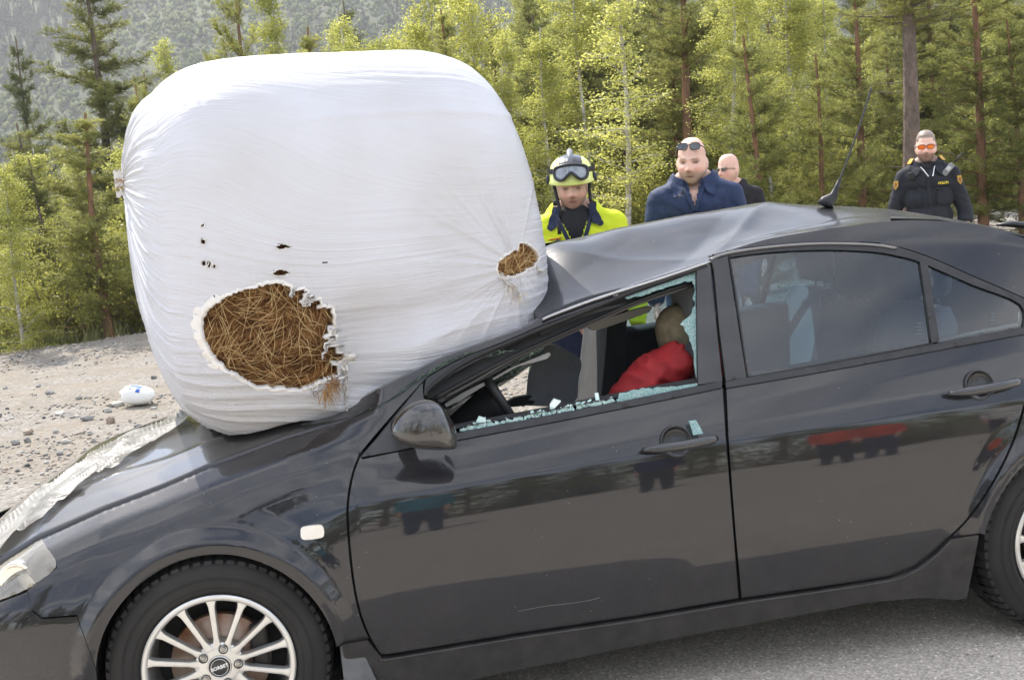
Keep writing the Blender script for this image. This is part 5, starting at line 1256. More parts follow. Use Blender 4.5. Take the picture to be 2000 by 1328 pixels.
# ================================================================ FOREST
def leafm(name, c1, c2, trans=.5, sc=1.3, sp=.12):
    m = bpy.data.materials.new(name); m.use_nodes = True; n = m.node_tree.nodes; l = m.node_tree.links.new
    b = n['Principled BSDF']; b.inputs['Roughness'].default_value = .42; b.inputs['Specular IOR Level'].default_value = sp
    if sp == 0: b.inputs['Roughness'].default_value = 1.
    oi = n.new('ShaderNodeObjectInfo'); t = n.new('ShaderNodeTexCoord'); z = n.new('ShaderNodeTexNoise'); z.inputs['Scale'].default_value = sc; z.inputs['Detail'].default_value = 5; l(t.outputs['Object'], z.inputs['Vector'])
    z2 = n.new('ShaderNodeTexNoise'); z2.inputs['Scale'].default_value = 14; l(t.outputs['Object'], z2.inputs['Vector'])
    a = n.new('ShaderNodeMath'); a.operation = 'ADD'; l(z.outputs['Fac'], a.inputs[0]); a2 = n.new('ShaderNodeMath'); a2.operation = 'MULTIPLY_ADD'; l(z2.outputs['Fac'], a2.inputs[0]); a2.inputs[1].default_value = .6; a2.inputs[2].default_value = -.3; l(a2.outputs[0], a.inputs[1])
    a3 = n.new('ShaderNodeMath'); a3.operation = 'MULTIPLY_ADD'; l(oi.outputs['Random'], a3.inputs[0]); a3.inputs[1].default_value = .35; l(a.outputs[0], a3.inputs[2])
    r = n.new('ShaderNodeValToRGB'); r.color_ramp.elements[0].position = .4; r.color_ramp.elements[1].position = .95; r.color_ramp.elements[0].color = (*c1, 1); r.color_ramp.elements[1].color = (*c2, 1); l(a3.outputs[0], r.inputs[0])
    l(r.outputs[0], b.inputs['Base Color']); tl = n.new('ShaderNodeBsdfTranslucent'); hs = n.new('ShaderNodeHueSaturation'); hs.inputs['Value'].default_value = 1.7; hs.inputs['Saturation'].default_value = 1.0; l(r.outputs[0], hs.inputs['Color']); l(hs.outputs[0], tl.inputs[0])
    mx = n.new('ShaderNodeMixShader'); mx.inputs[0].default_value = trans; l(b.outputs[0], mx.inputs[1]); l(tl.outputs[0], mx.inputs[2]); l(mx.outputs[0], n['Material Output'].inputs[0]); return m
LEAF_B = leafm('birch_leaves', (.215, .225, .05), (.43, .425, .12), .5)
LEAF_P = leafm('pine_needles', (.13, .145, .042), (.31, .305, .09), .42)
LEAF_D = leafm('dark_pine_needles', (.07, .085, .03), (.22, .22, .065), .4)
LEAF_S = leafm('shrub_leaves', (.13, .14, .03), (.30, .29, .075), .5, 2.5)
BARK_P = mat('pine_bark', (.13, .075, .045), .9, col2=(.27, .14, .075), vscale=5, bump=.8, bscale=22, bdist=.03, stretch=(1, 1, .35))
BARK_D = mat('old_pine_bark', (.085, .065, .052), .95, col2=(.19, .14, .11), vscale=9, bump=1., bscale=18, bdist=.04, stretch=(1, 1, .3))
BARK_B = mat('birch_bark', (.62, .60, .55), .7, col2=(.20, .18, .16), vscale=7, detail=7, stretch=(.5, .5, 2.4))
BARK_G = mat('grey_twig', (.20, .17, .14), .9, var=.3, vscale=9)
def leaves(P_, size, r_, aspect=.7, updown=.5):
    """random leaf quads (2 triangles folded) at points"""
    n = len(P_); d = r_.normal(size=(n, 3)); d /= np.linalg.norm(d, axis=1)[:, None]; e = r_.normal(size=(n, 3)); e -= (e*d).sum(1)[:, None]*d; e /= np.linalg.norm(e, axis=1)[:, None]
    s_ = size*r_.uniform(.6, 1.25, n)[:, None]
    V = np.stack([P_-d*s_*.5, P_+e*s_*aspect*.5, P_+d*s_*.5, P_-e*s_*aspect*.5], 1); return V.reshape(-1, 3), np.arange(4*n).reshape(-1, 4)
def needles(P_, D, L_, wd, r_, k=5):
    """needle sprays: k narrow blades round each twig direction"""
    n = len(P_); out = []
    for j in range(k):
        q = D+r_.normal(size=(n, 3))*.65; q /= np.linalg.norm(q, axis=1)[:, None]; e = np.cross(q, r_.normal(size=(n, 3))); e /= np.linalg.norm(e, axis=1)[:, None]+1e-9
        l_ = L_*r_.uniform(.6, 1.2, n)[:, None]; w_ = wd*r_.uniform(.7, 1.3, n)[:, None]
        out.append(np.stack([P_-e*w_*.5, P_+e*w_*.5, P_+q*l_+e*w_*.3, P_+q*l_-e*w_*.3], 1))
    V = np.concatenate(out).reshape(-1, 3); return V, np.arange(len(V)).reshape(-1, 4)
def trunkpts(h, r_, lean=.02, wob=.03, n=12):
    t = np.linspace(0, 1, n); a = r_.uniform(0, 6.3); w1 = wob*h*.5*np.sin(t*r_.uniform(3, 6)+a); w2 = wob*h*.5*np.sin(t*r_.uniform(3, 6)+a+2)
    w1 -= w1[0]; w2 -= w2[0]; return np.stack([w1*.3+lean*h*t*math.cos(a), w2*.3+lean*h*t*math.sin(a), h*t], -1)
def at_trunk(T_, h, z): return np.array([np.interp(z, T_[:, 2], T_[:, 0]), np.interp(z, T_[:, 2], T_[:, 1]), z])
def protomesh(name, V, F_, m, mb=None):
    me = bpy.data.meshes.new(name)
    if mb is not None: V = np.concatenate(mb.V); F_ = mb.F; me.from_pydata([tuple(v) for v in V], [], F_)
    else:
        me.vertices.add(len(V)); me.vertices.foreach_set('co', np.ascontiguousarray(V).ravel()); me.loops.add(F_.size); me.loops.foreach_set('vertex_index', F_.ravel().astype(np.int32)); me.polygons.add(len(F_)); me.polygons.foreach_set('loop_start', np.arange(0, F_.size, 4, dtype=np.int32)); me.polygons.foreach_set('loop_total', np.full(len(F_), 4, np.int32))
    me.update(calc_edges=True); me.materials.append(m); return me
def birch(seed, h=9., rad=1.5, nleaf=16000, trunk_r=.06, low=.05, leaf=.058, m=None, bark=None):
    r_ = np.random.default_rng(seed); T_ = trunkpts(h, r_, .03, .05); mb = MB(); mb.tube(T_, np.linspace(trunk_r, .012, 12), 9)
    pts = []; nb = 46
    for i in range(nb):
        z0 = h*(low+(.97-low)*i/nb); t = (z0/h-low)/(1-low); L_ = rad*(1.05-t)**.7*(.55+.45*min(1, t*5))*r_.uniform(.6, 1.15); a = r_.uniform(0, 6.3); p = at_trunk(T_, h, z0)
        B = [p]; d = np.array([math.cos(a), math.sin(a), r_.uniform(.5, 1.1)]); d /= np.linalg.norm(d)
        for k in range(6): d = d+r_.normal(size=3)*.16-[0, 0, .10]; d /= np.linalg.norm(d); B.append(B[-1]+d*L_/6)
        B = np.array(B); mb.tube(B, np.linspace(trunk_r*.28*(1.1-t), .004, 7), 5)
        for k in range(2, 7):
            for _ in range(2):
                q = B[k-1]+(B[k]-B[k-1])*r_.uniform(); e = r_.normal(size=3); e[2] = abs(e[2])*.2-.25; e /= np.linalg.norm(e); l_ = L_*.38*r_.uniform(.4, 1); q2 = q+e*l_
                if r_.uniform() < .5: mb.tube([q, (q+q2)/2+[0, 0, .03], q2], [.006, .004, .002], 4)
                nn2 = int(nleaf/(nb*10)); t_ = r_.uniform(0, 1, nn2)[:, None]; pts.append(q+(q2-q)*t_+r_.normal(size=(nn2, 3))*.075*(1+rad*.3))
    P_ = np.concatenate(pts); V, F_ = leaves(P_, leaf, r_); return protomesh('birch_trunk', None, None, bark or BARK_B, mb), protomesh('birch_crown', V, F_, m or LEAF_B), h
def pine(seed, h=8., rad=1.5, trunk_r=.10, low=.15, dens=1., m=None, bark=None, ragged=.3, up=.45, nl=.095, wd=.011, dead=6):
    r_ = np.random.default_rng(seed); T_ = trunkpts(h, r_, .015, .03); mb = MB(); mb.tube(T_, np.linspace(trunk_r, .018, 12)**1.0, 10); PP = []; DD = []
    for _ in range(dead):
        z0 = h*r_.uniform(.05, low+.12); a = r_.uniform(0, 6.3); p = at_trunk(T_, h, z0); L_ = rad*r_.uniform(.3, .8); d = np.array([math.cos(a), math.sin(a), r_.uniform(-.4, .3)]); mb.tube([p, p+d*L_*.5, p+d*L_*.9+[0, 0, -.1*L_]], [.013, .009, .003], 5)
    nw = int(h*2.4)
    for i in range(nw):
        z0 = h*(low+(.985-low)*i/nw); t = (z0/h-low)/(1-low)
        for j in range(r_.integers(3, 6)):
            a = r_.uniform(0, 6.3); L_ = rad*(1.02-t)**.65*r_.uniform(1-ragged*1.4, 1.1)*(.6+.4*min(1, t*4)); p = at_trunk(T_, h, z0); B = [p]
            d = np.array([math.cos(a), math.sin(a), up*(.3+t)]); d /= np.linalg.norm(d)
            for k in range(5): d = d+r_.normal(size=3)*.10+[0, 0, .05]; d /= np.linalg.norm(d); B.append(B[-1]+d*L_/5)
            B = np.array(B); mb.tube(B, np.linspace(max(.006, trunk_r*.22*(1.1-t)), .004, 6), 5, cap=False)
            for k in range(1, 6):
                ns2 = max(2, int(L_*5*dens))
                for _ in range(ns2):
                    q = B[k-1]+(B[k]-B[k-1])*r_.uniform(); e = (B[k]-B[k-1])/(L_/5)*.8+r_.normal(size=3)*.6; e[2] += .25; e /= np.linalg.norm(e); l_ = .10+.22*L_*r_.uniform(.3, 1)*(1.15-k/6)
                    n2 = max(3, int(l_/.03)); s2 = np.linspace(.25, 1, n2)[:, None]; PP.append(q+e*l_*s2+r_.normal(size=(n2, 3))*.012); DD.append(np.tile(e, (n2, 1)))
    z = np.linspace(h*.93, h*1.0, 10); PP.append(np.stack([np.interp(z, T_[:, 2], T_[:, 0]), np.interp(z, T_[:, 2], T_[:, 1]), z], -1)); DD.append(np.tile([0, 0, 1.], (10, 1)))
    P_ = np.concatenate(PP); D_ = np.concatenate(DD); V, F_ = needles(P_, D_, nl, wd, r_, 4); return protomesh('pine_trunk', None, None, bark or BARK_P, mb), protomesh('pine_crown', V, F_, m or LEAF_P), h
def shrub(seed, h=1.8, rad=1.1, n=7000):
    r_ = np.random.default_rng(seed); mb = MB(); pts = []
    for i in range(16):
        a = r_.uniform(0, 6.3); d = np.array([math.cos(a)*.5, math.sin(a)*.5, 1.]); B = [np.array([r_.normal()*.15, r_.normal()*.15, -.1])]
        L_ = h*r_.uniform(.6, 1.1)
        for k in range(6): d = d+r_.normal(size=3)*.18; d /= np.linalg.norm(d); B.append(B[-1]+d*L_/6)
        B = np.array(B); mb.tube(B, np.linspace(.016, .004, 7), 5)
        for k in range(1, 7): m_n = n//96; pts.append(B[k]+r_.normal(size=(m_n, 3))*.17*rad)
    V, F_ = leaves(np.concatenate(pts), .045, r_); return protomesh('shrub_stems', None, None, BARK_G, mb), protomesh('shrub_foliage', V, F_, LEAF_S), h
PROTO = {
 'birch': [birch(1, 9, 1.7, 19000), birch(2, 10, 1.6, 18000, low=.1), birch(3, 8, 1.9, 20000, low=.0), birch(4, 9.5, 1.3, 9000, low=.25)],
 'young_pine': [pine(11, 5.5, 1.45, .06, .04, 1.3, up=.6), pine(12, 7, 1.7, .08, .06, 1.2, up=.5), pine(13, 6.2, 1.4, .07, .06, 1.15, up=.55)],
 'pine': [pine(21, 11, 2.0, .14, .24, 1.1, ragged=.5), pine(22, 12, 1.9, .15, .26, 1.1, ragged=.5), pine(23, 9.5, 1.8, .11, .16, 1.1, ragged=.45)],
 'dark_pine': [pine(31, 11, 1.9, .13, .18, 1.7, m=LEAF_D, ragged=.45, bark=BARK_D), pine(32, 9, 1.6, .12, .12, 1.6, m=LEAF_D, ragged=.4, bark=BARK_D)],
 'old_pine': [pine(41, 15, 2.4, .21, .50, .9, ragged=.5, bark=BARK_D, dead=16)],
 'shrub': [shrub(51), shrub(52, 1.4, 1.2)],
}
NAMES = {'birch': 'birch_tree', 'young_pine': 'pine_tree', 'pine': 'pine_tree', 'dark_pine': 'pine_tree', 'old_pine': 'pine_tree', 'shrub': 'shrub'}
PARTS = {'birch': ('trunk', 'crown'), 'shrub': ('stems', 'foliage')}
def tree(kind, vi, x, y, sc, label, group, rz=None, sxy=1., lean=0.):
    tm, cmh, h = PROTO[kind][vi % len(PROTO[kind])]; nm = PARTS.get(kind, ('trunk', 'crown'))
    o = thing(NAMES[kind], label, 'shrub' if kind == 'shrub' else 'tree', (x, y, float(gz(x, y))-.05), group, random.uniform(0, 6.28) if rz is None else rz)
    o.scale = (sc*sxy, sc*sxy, sc); o.rotation_euler[1] = lean
    for n_, me in zip(nm, (tm, cmh)):
        c = bpy.data.objects.new(n_, me); COL.objects.link(c); c.parent = o
    return o
def place(px, dist):
    """foot point: where the vertical through image column px (on the horizon) stands at that distance"""
    hy = 364+(1120-px)*.0968; d = ray(px, hy); d = d/np.hypot(d[0], d[1]); return CP[0]+d[0]*dist, CP[1]+d[1]*dist
def hfor(px, py, dist, x, y):
    """height above the ground for a tree top seen at py"""
    hy = 364+(1120-px)*.0968; return CP[2]+(hy-py)/CF*dist*1.0-float(gz(x, y))
# ---- individual trees that the photo shows (px of mid-height, distance, kind, variant, top py or total height, label)
NT = [
 (205, 26, 'dark_pine', 0, -15, 'dark green pine rising behind the left end of the bale, tallest at the left'),
 (85, 38, 'dark_pine', 1, 108, 'slim pale pine with open layered crown left of the dark tall pine', 1),
 (185, 17.5, 'young_pine', 1, 232, 'bushy young pine with a red trunk beside the left side of the bale'),
 (15, 17, 'birch', 2, 330, 'yellow green birch thicket tree at the left edge'),
 (-60, 20, 'dark_pine', 0, 215, 'dark pine cut by the left edge of the picture'),
 (70, 20, 'birch', 0, 300, 'light birch between the left edge and the red trunked pine'),
 (75, 30, 'dark_pine', 1, 258, 'small dark pine below the slim pale pine'),
 (505, 23, 'young_pine', 0, -70, 'long shooted young pine above the top left of the bale'),
 (355, 30, 'birch', 3, 85, 'thin leafed birch top showing above the left shoulder of the bale'),
 (600, 26, 'birch', 1, -20, 'yellow green birch above the middle of the bale'),
 (720, 32, 'dark_pine', 1, 15, 'narrow pine top above the bale, between two birches'),
 (680, 28, 'birch', 3, 30, 'sparse birch top just left of the narrow pine top'),
 (860, 22, 'birch', 0, -60, 'glittering birch above the right shoulder of the bale'),
 (960, 20, 'birch', 2, -40, 'dense birch standing behind the right end of the bale'),
 (1075, 17.5, 'birch', 0, 60, 'bright birch filling the gap between bale and firefighter'),
 (1205, 15.5, 'birch', 3, -160, 'white stemmed birch between the firefighter and the man in blue'),
 (1345, 19, 'pine', 0, -200, 'tall red barked pine behind the man in the blue shirt'),
 (1420, 17.5, 'birch', 1, -90, 'curved white stemmed birch right of the red barked pine'),
 (1480, 15, 'young_pine', 0, 75, 'young pine with upright shoots right above the man in black'),
 (1600, 15.5, 'young_pine', 2, 110, 'young pine just left of the car aerial'),
 (1680, 17, 'pine', 2, -60, 'reddish pine stem directly behind the car aerial'),
 (1765, 14.5, 'old_pine', 0, -420, 'thick dark pine trunk just left of the police officer'),
 (1830, 21, 'pine', 1, -60, 'red stemmed pine rising straight above the police officer'),
 (1915, 16, 'pine', 2, -150, 'slender pine with bare lower stem right of the police officer'),
 (1990, 16, 'young_pine', 1, 60, 'dense pine cut by the right edge of the picture'),
 (1130, 22, 'pine', 1, -80, 'dark red pine stem behind the firefighter helmet'),
 (1290, 24, 'dark_pine', 0, -90, 'dark pine behind the branches left of the man in blue'),
 (1550, 22, 'birch', 0, -60, 'birch behind the two young pines'),
]
for t_ in NT:
    px, ds, kd, vi, top, lb = t_[:6]; x, y = place(px, ds); h = PROTO[kd][vi % len(PROTO[kd])][2]; want = max(2.0, hfor(px, top, ds, x, y)); sc = want/h
    sxy = min(1.5, max(.75, 1/sc)) if sc > 0 else 1
    if px in (185, 205): sxy *= 1.35
    tree(kd, vi, x, y, sc, lb, None, sxy=sxy, rz=(px*.37) % 6.28)
# ---- forest fill
r_ = random.Random(5); spots = []
def ok(x, y, d):
    for (a, b) in spots:
        if (a-x)**2+(b-y)**2 < d*d: return False
    return True
rows = [(16.6, 20, .9, 62), (21, 27, 1.3, 60), (27, 36, 1.8, 56), (36, 52, 3.0, 50)]
LB = {'birch': 'leafy birch of the mixed wood behind the lay-by', 'young_pine': 'young pine of the mixed wood behind the lay-by', 'pine': 'tall pine of the mixed wood behind the lay-by', 'dark_pine': 'dark pine of the mixed wood behind the lay-by', 'shrub': 'low leafy shrub at the edge of the gravel'}
GL = {'birch': 'birches of the wood', 'young_pine': 'young pines of the wood', 'pine': 'tall pines of the wood', 'dark_pine': 'dark pines of the wood', 'shrub': 'shrubs at the gravel edge'}
for (d0, d1, md, n) in rows:
    k = 0; tries = 0
    while k < n and tries < 4000:
        tries += 1; px = r_.uniform(-250, 2300); ds = r_.uniform(d0, d1); x, y = place(px, ds)
        if y < gz(0, 0)+15.3 or not ok(x, y, md): continue
        right = px > 620
        kd = r_.choice(['birch', 'birch', 'birch', 'young_pine', 'pine', 'dark_pine'] if right else ['birch', 'birch', 'young_pine', 'dark_pine'])
        top = r_.uniform(-120, 90) if px > 1000 else (r_.uniform(20, 140) if px > 620 else (r_.uniform(150, 330) if px > 280 else r_.uniform(300, 460)))
        vi = r_.randrange(4); h = PROTO[kd][vi % len(PROTO[kd])][2]; want = max(2.2, hfor(px, top, ds, x, y)); sc = want/h; spots.append((x, y)); k += 1
        tree(kd, vi, x, y, sc, LB[kd], GL[kd], sxy=min(1.5, max(.7, .9/sc)), rz=r_.uniform(0, 6.28))
for k in range(130):
    px = r_.uniform(-150, 2150); ds = r_.uniform(15.2, 19.5)+(1.5 if px > 1000 else 0)*1; x, y = place(px, ds)
    by = 13.2+.12*x*(x > 2)
    if y < by+1.2: y = by+1.2+r_.uniform(0, 2)
    tree('shrub', k, x, y, r_.uniform(.6, 1.25), LB['shrub'], GL['shrub'], rz=r_.uniform(0, 6))
# trees across the road behind the photographer (mirrored in the paint)
for k in range(44):
    a = math.radians(-90+(k-22)*4.4+r_.uniform(-2, 2)); ds = r_.uniform(22, 32); x = CP[0]+ds*math.cos(a); y = CP[1]+ds*math.sin(a)
    kd = r_.choice(['pine', 'dark_pine', 'birch']); tree(kd, k, x, y, r_.uniform(.8, 1.15), {'pine': 'tall pine across the road behind the viewer', 'dark_pine': 'dark pine across the road behind the viewer', 'birch': 'birch across the road behind the viewer'}[kd], 'trees across the road')
for k in range(34):
    x = -14+1.15*k+r_.uniform(-.5, .5); y = -17.5-r_.uniform(0, 4); kd = r_.choice(['young_pine', 'shrub', 'birch', 'shrub']); tree(kd, k, x, y, r_.uniform(.7, 1.0) if kd != 'shrub' else r_.uniform(1.2, 1.9), 'leafy shrub across the road behind the viewer' if kd == 'shrub' else ('young pine across the road behind the viewer' if kd == 'young_pine' else 'birch across the road behind the viewer'), 'trees across the road' if kd != 'shrub' else 'shrubs across the road', sxy=1.3)
for k in range(9):
    x = -5-3.2*k+r_.uniform(-1, 1); y = -14-r_.uniform(0, 5)-.3*k; kd = r_.choice(['pine', 'birch', 'dark_pine']); tree(kd, k, x, y, r_.uniform(1.25, 1.6), 'big tree at the left across the road behind the viewer', 'trees across the road')
# ---- far wooded hillside
def hz_(x, y):
    d = y-250+.10*x; return -6-6*sstep(56, 200, y)+.50*np.clip(d, 0, 2000)+9*fbm(x*.010, y*.010, 0, 3, 31)*sstep(200, 320, y)
hx = np.linspace(-520, 760, 130); hy = np.linspace(56, 820, 110); HX, HY = np.meshgrid(hx, hy, indexing='ij'); HZ = hz_(HX, HY)
HILL = mat('hill_ground', (.05, .06, .03), .95, col2=(.11, .12, .06), vscale=.06, detail=8)
hm = MB().grid(np.stack([HX, HY, HZ], -1)).build('hill', HILL); hm['kind'] = 'structure'
r2 = np.random.default_rng(91); N_ = 40000; ax_ = r2.uniform(-1, 1, N_); dd_ = np.where(r2.uniform(size=N_) < .12, r2.uniform(85, 250, N_), 250+(r2.uniform(0, 1, N_)**.7)*520)
tx = ax_*(.55*dd_)+.15*dd_; ty = dd_
def conetree(r_, k):
    n = 7; V = []; F_ = []
    if k:   # conifer: stacked ragged skirts
        for L_ in range(4):
            z0 = .12+.22*L_; r0 = .17*(1-.2*L_); b0 = len(V)
            for i in range(n): a = i/n*6.283+L_; q = r0*(.7+.5*r_.uniform()); V.append([q*math.cos(a), q*math.sin(a), z0-.03*r_.uniform()])
            V.append([0, 0, z0+.30]); F_ += [(b0+i, b0+(i+1) % n, b0+n) for i in range(n)]
    else:
        for L_ in range(4):
            c = r_.normal(size=3)*np.array([.10, .10, .16])+[0, 0, .62]; b0 = len(V)
            q = r_.uniform(.13, .2); 
            for i in range(6): a = i/6*6.283; V.append([c[0]+q*math.cos(a), c[1]+q*math.sin(a), c[2]+.05*r_.normal()])
            V.append([c[0], c[1], c[2]+q*1.2]); V.append([c[0], c[1], c[2]-q]); F_ += [(b0+i, b0+(i+1) % 6, b0+6) for i in range(6)]+[(b0+(i+1) % 6, b0+i, b0+7) for i in range(6)]
    return np.array(V), np.array(F_)
for kd, nm, mt, share in ((1, 'far_conifer_wood', leafm('far_conifers', (.045, .05, .032), (.11, .11, .065), .05, .02, 0), .62), (0, 'far_birch_wood', leafm('far_birches', (.08, .10, .04), (.16, .18, .08), .1, .02, 0), .38)):
    pr_ = [conetree(r2, kd) for _ in range(6)]; cl = vnoise(tx*.02, ty*.02, 0, 71)+.02*0; sel = (cl+r2.normal(size=N_)*.35 > .1) == (kd == 0)
    Vs = []; Fs = []; n0 = 0
    for i in np.where(sel)[0]:
        V, F_ = pr_[i % 6]; h = r2.uniform(4, 8) if kd else r2.uniform(3, 5.5); a = r2.uniform(0, 6.3); c, s_ = math.cos(a), math.sin(a); q = V*h*np.array([1, 1, 1]); q = np.stack([q[:, 0]*c-q[:, 1]*s_, q[:, 0]*s_+q[:, 1]*c, q[:, 2]], -1)
        z = float(hz_(np.array(tx[i]), np.array(ty[i]))); Vs.append(q+[tx[i], ty[i], z-.5]); Fs.append(F_+n0); n0 += len(V)
    o = mesh(nm, np.concatenate(Vs), np.concatenate(Fs), mt, None, smooth=False); tag(o, 'hazy wooded hillside of '+('conifers' if kd else 'pale birches')+' far behind', 'forest', kind='stuff')
# ---- air
bpy.ops.mesh.primitive_cube_add(size=1); hzb = bpy.context.object; hzb.name = 'haze'
hzb.scale = (1400, 1180, 335); hzb.location = (110, 265, 335/2-34); hzb['kind'] = 'stuff'
m = bpy.data.materials.new('haze_air'); m.use_nodes = True; n = m.node_tree.nodes; n.clear(); o_ = n.new('ShaderNodeOutputMaterial'); v_s = n.new('ShaderNodeVolumePrincipled'); v_s.inputs['Color'].default_value = (.86, .87, .93, 1); v_s.inputs['Density'].default_value = .00055; v_s.inputs['Anisotropy'].default_value = .2
m.node_tree.links.new(v_s.outputs[0], o_.inputs['Volume']); hzb.data.materials.append(m)
tag(hzb, 'pale blue haze in the air before the hillside', 'haze')
# ================================================================ PEOPLE
def remeshed(mb, voxel, smooth=3, fac=.5):
    V = np.concatenate(mb.V); me = bpy.data.meshes.new('tmp'); me.from_pydata([tuple(v) for v in V], [], mb.F); me.update()
    bm = bmesh.new(); bm.from_mesh(me); bmesh.ops.recalc_face_normals(bm, faces=bm.faces); bm.to_mesh(me); bm.free()
    o = bpy.data.objects.new('tmp', me); COL.objects.link(o)
    r = o.modifiers.new('r', 'REMESH'); r.mode = 'VOXEL'; r.voxel_size = voxel; r.adaptivity = 0
    s = o.modifiers.new('s', 'SMOOTH'); s.iterations = smooth; s.factor = fac
    dg = bpy.context.evaluated_depsgraph_get(); e = o.evaluated_get(dg); m2 = e.to_mesh()
    V = np.zeros(len(m2.vertices)*3); m2.vertices.foreach_get('co', V); V = V.reshape(-1, 3)
    N = np.zeros(len(V)*3); m2.vertices.foreach_get('normal', N); N = N.reshape(-1, 3)
    F_ = np.array([p.vertices[:] for p in m2.polygons if len(p.vertices) == 4]); e.to_mesh_clear(); bpy.data.objects.remove(o); bpy.data.meshes.remove(me)
    return V, N, F_
def ell(mb, c, r, R=None, n=20, k=14):
    G = []
    for i in range(k+1):
        ph = -math.pi/2+math.pi*min(max(i/k, .01), .99); G.append([[r[0]*math.cos(ph)*math.cos(t), r[1]*math.cos(ph)*math.sin(t), r[2]*math.sin(ph)] for t in np.linspace(0, 2*math.pi, n, endpoint=False)])
    G = np.array(G)
    if R is not None: G = G@np.array(R).T
    G = G+np.array(c); mb.grid(G, close_v=True); mb.add(G[0], [tuple(range(n))]); mb.add(G[-1], [tuple(range(n))]); return mb
def skinmat():
    m = bpy.data.materials.new('skin'); m.use_nodes = True; n = m.node_tree.nodes; l = m.node_tree.links.new; b = n['Principled BSDF']
    a = n.new('ShaderNodeAttribute'); a.attribute_name = 'tone'; l(a.outputs['Color'], b.inputs['Base Color']); b.inputs['Roughness'].default_value = .48; b.inputs['Subsurface Weight'].default_value = .12; b.inputs['Subsurface Radius'].default_value = (.02, .008, .004); b.inputs['Subsurface Scale'].default_value = .3
    t = n.new('ShaderNodeTexCoord'); z = n.new('ShaderNodeTexNoise'); z.inputs['Scale'].default_value = 220; l(t.outputs['Object'], z.inputs['Vector']); bp = n.new('ShaderNodeBump'); bp.inputs['Strength'].default_value = .2; bp.inputs['Distance'].default_value = .002; l(z.outputs['Fac'], bp.inputs['Height']); l(bp.outputs[0], b.inputs['Normal']); return m
SKIN = skinmat()
def headgrid(sc=1., wide=1., beard=0.):
    """head centred on eye level, facing -y"""
    n, k = 72, 60; G = []
    for i in range(k+1):
        ph = -math.pi/2+math.pi*min(max(i/k, .004), .996); row = []
        for t in np.linspace(0, 2*math.pi, n, endpoint=False):
            dx, dy, dz = math.cos(ph)*math.sin(t), -math.cos(ph)*math.cos(t), math.sin(ph)   # t=0 looks to -y
            rz_ = .129 if dz > 0 else .124
            q_ = min(.9999, abs(dz)); e_ = 2.7 if dz > 0 else 2.9; bx_ = (1-q_**e_)**(1/e_)/math.sqrt(1-q_*q_); bx_ = min(bx_, 1.9); x, y, z = .0765*wide*dx*bx_, .097*dy*bx_, rz_*dz
            if dy > 0: y *= 1.02
            if z < 0:
                q = -z/.122; x *= 1-.30*q**1.7; 
                if y > 0: y *= 1-.45*q**1.2
                else: y *= 1-.08*q
            else: x *= 1-.02*z/.125
            # squarer forehead and jaw
            if abs(x) > 0: x *= 1+.07*math.exp(-((z+.05)/.04)**2)
            f = max(0, -dy)
            def g(cx, cz, sx, sz): return math.exp(-((abs(x)-cx)/sx)**2-((z-cz)/sz)**2)
            d = 0
            d += .030*math.exp(-(x/.0135)**2)*math.exp(-((z+.033)/.014)**2)           # nose tip
            d += .016*math.exp(-(x/.010)**2)*math.exp(-((z+.008)/.022)**2)            # bridge
            d += .006*g(.014, -.038, .008, .008)
            d -= .019*g(.033, .000, .017, .012)                                      # sockets
            d += .009*g(.028, .021, .024, .007)                                       # brow
            d += .006*g(.045, -.030, .018, .016)                                      # cheek bones
            d += .0045*math.exp(-(x/.024)**2)*math.exp(-((z+.064)/.006)**2)+.0045*math.exp(-(x/.020)**2)*math.exp(-((z+.078)/.006)**2)-.003*math.exp(-(x/.026)**2)*math.exp(-((z+.0705)/.0025)**2)
            d += .012*math.exp(-(x/.020)**2)*math.exp(-((z+.105)/.016)**2)            # chin
            d += .004*math.exp(-(x/.02)**2)*math.exp(-((z-.0)/.009)**2)*0
            y -= d*f**.5
            row.append([x, y, z])
        G.append(row)
    return np.array(G)*sc
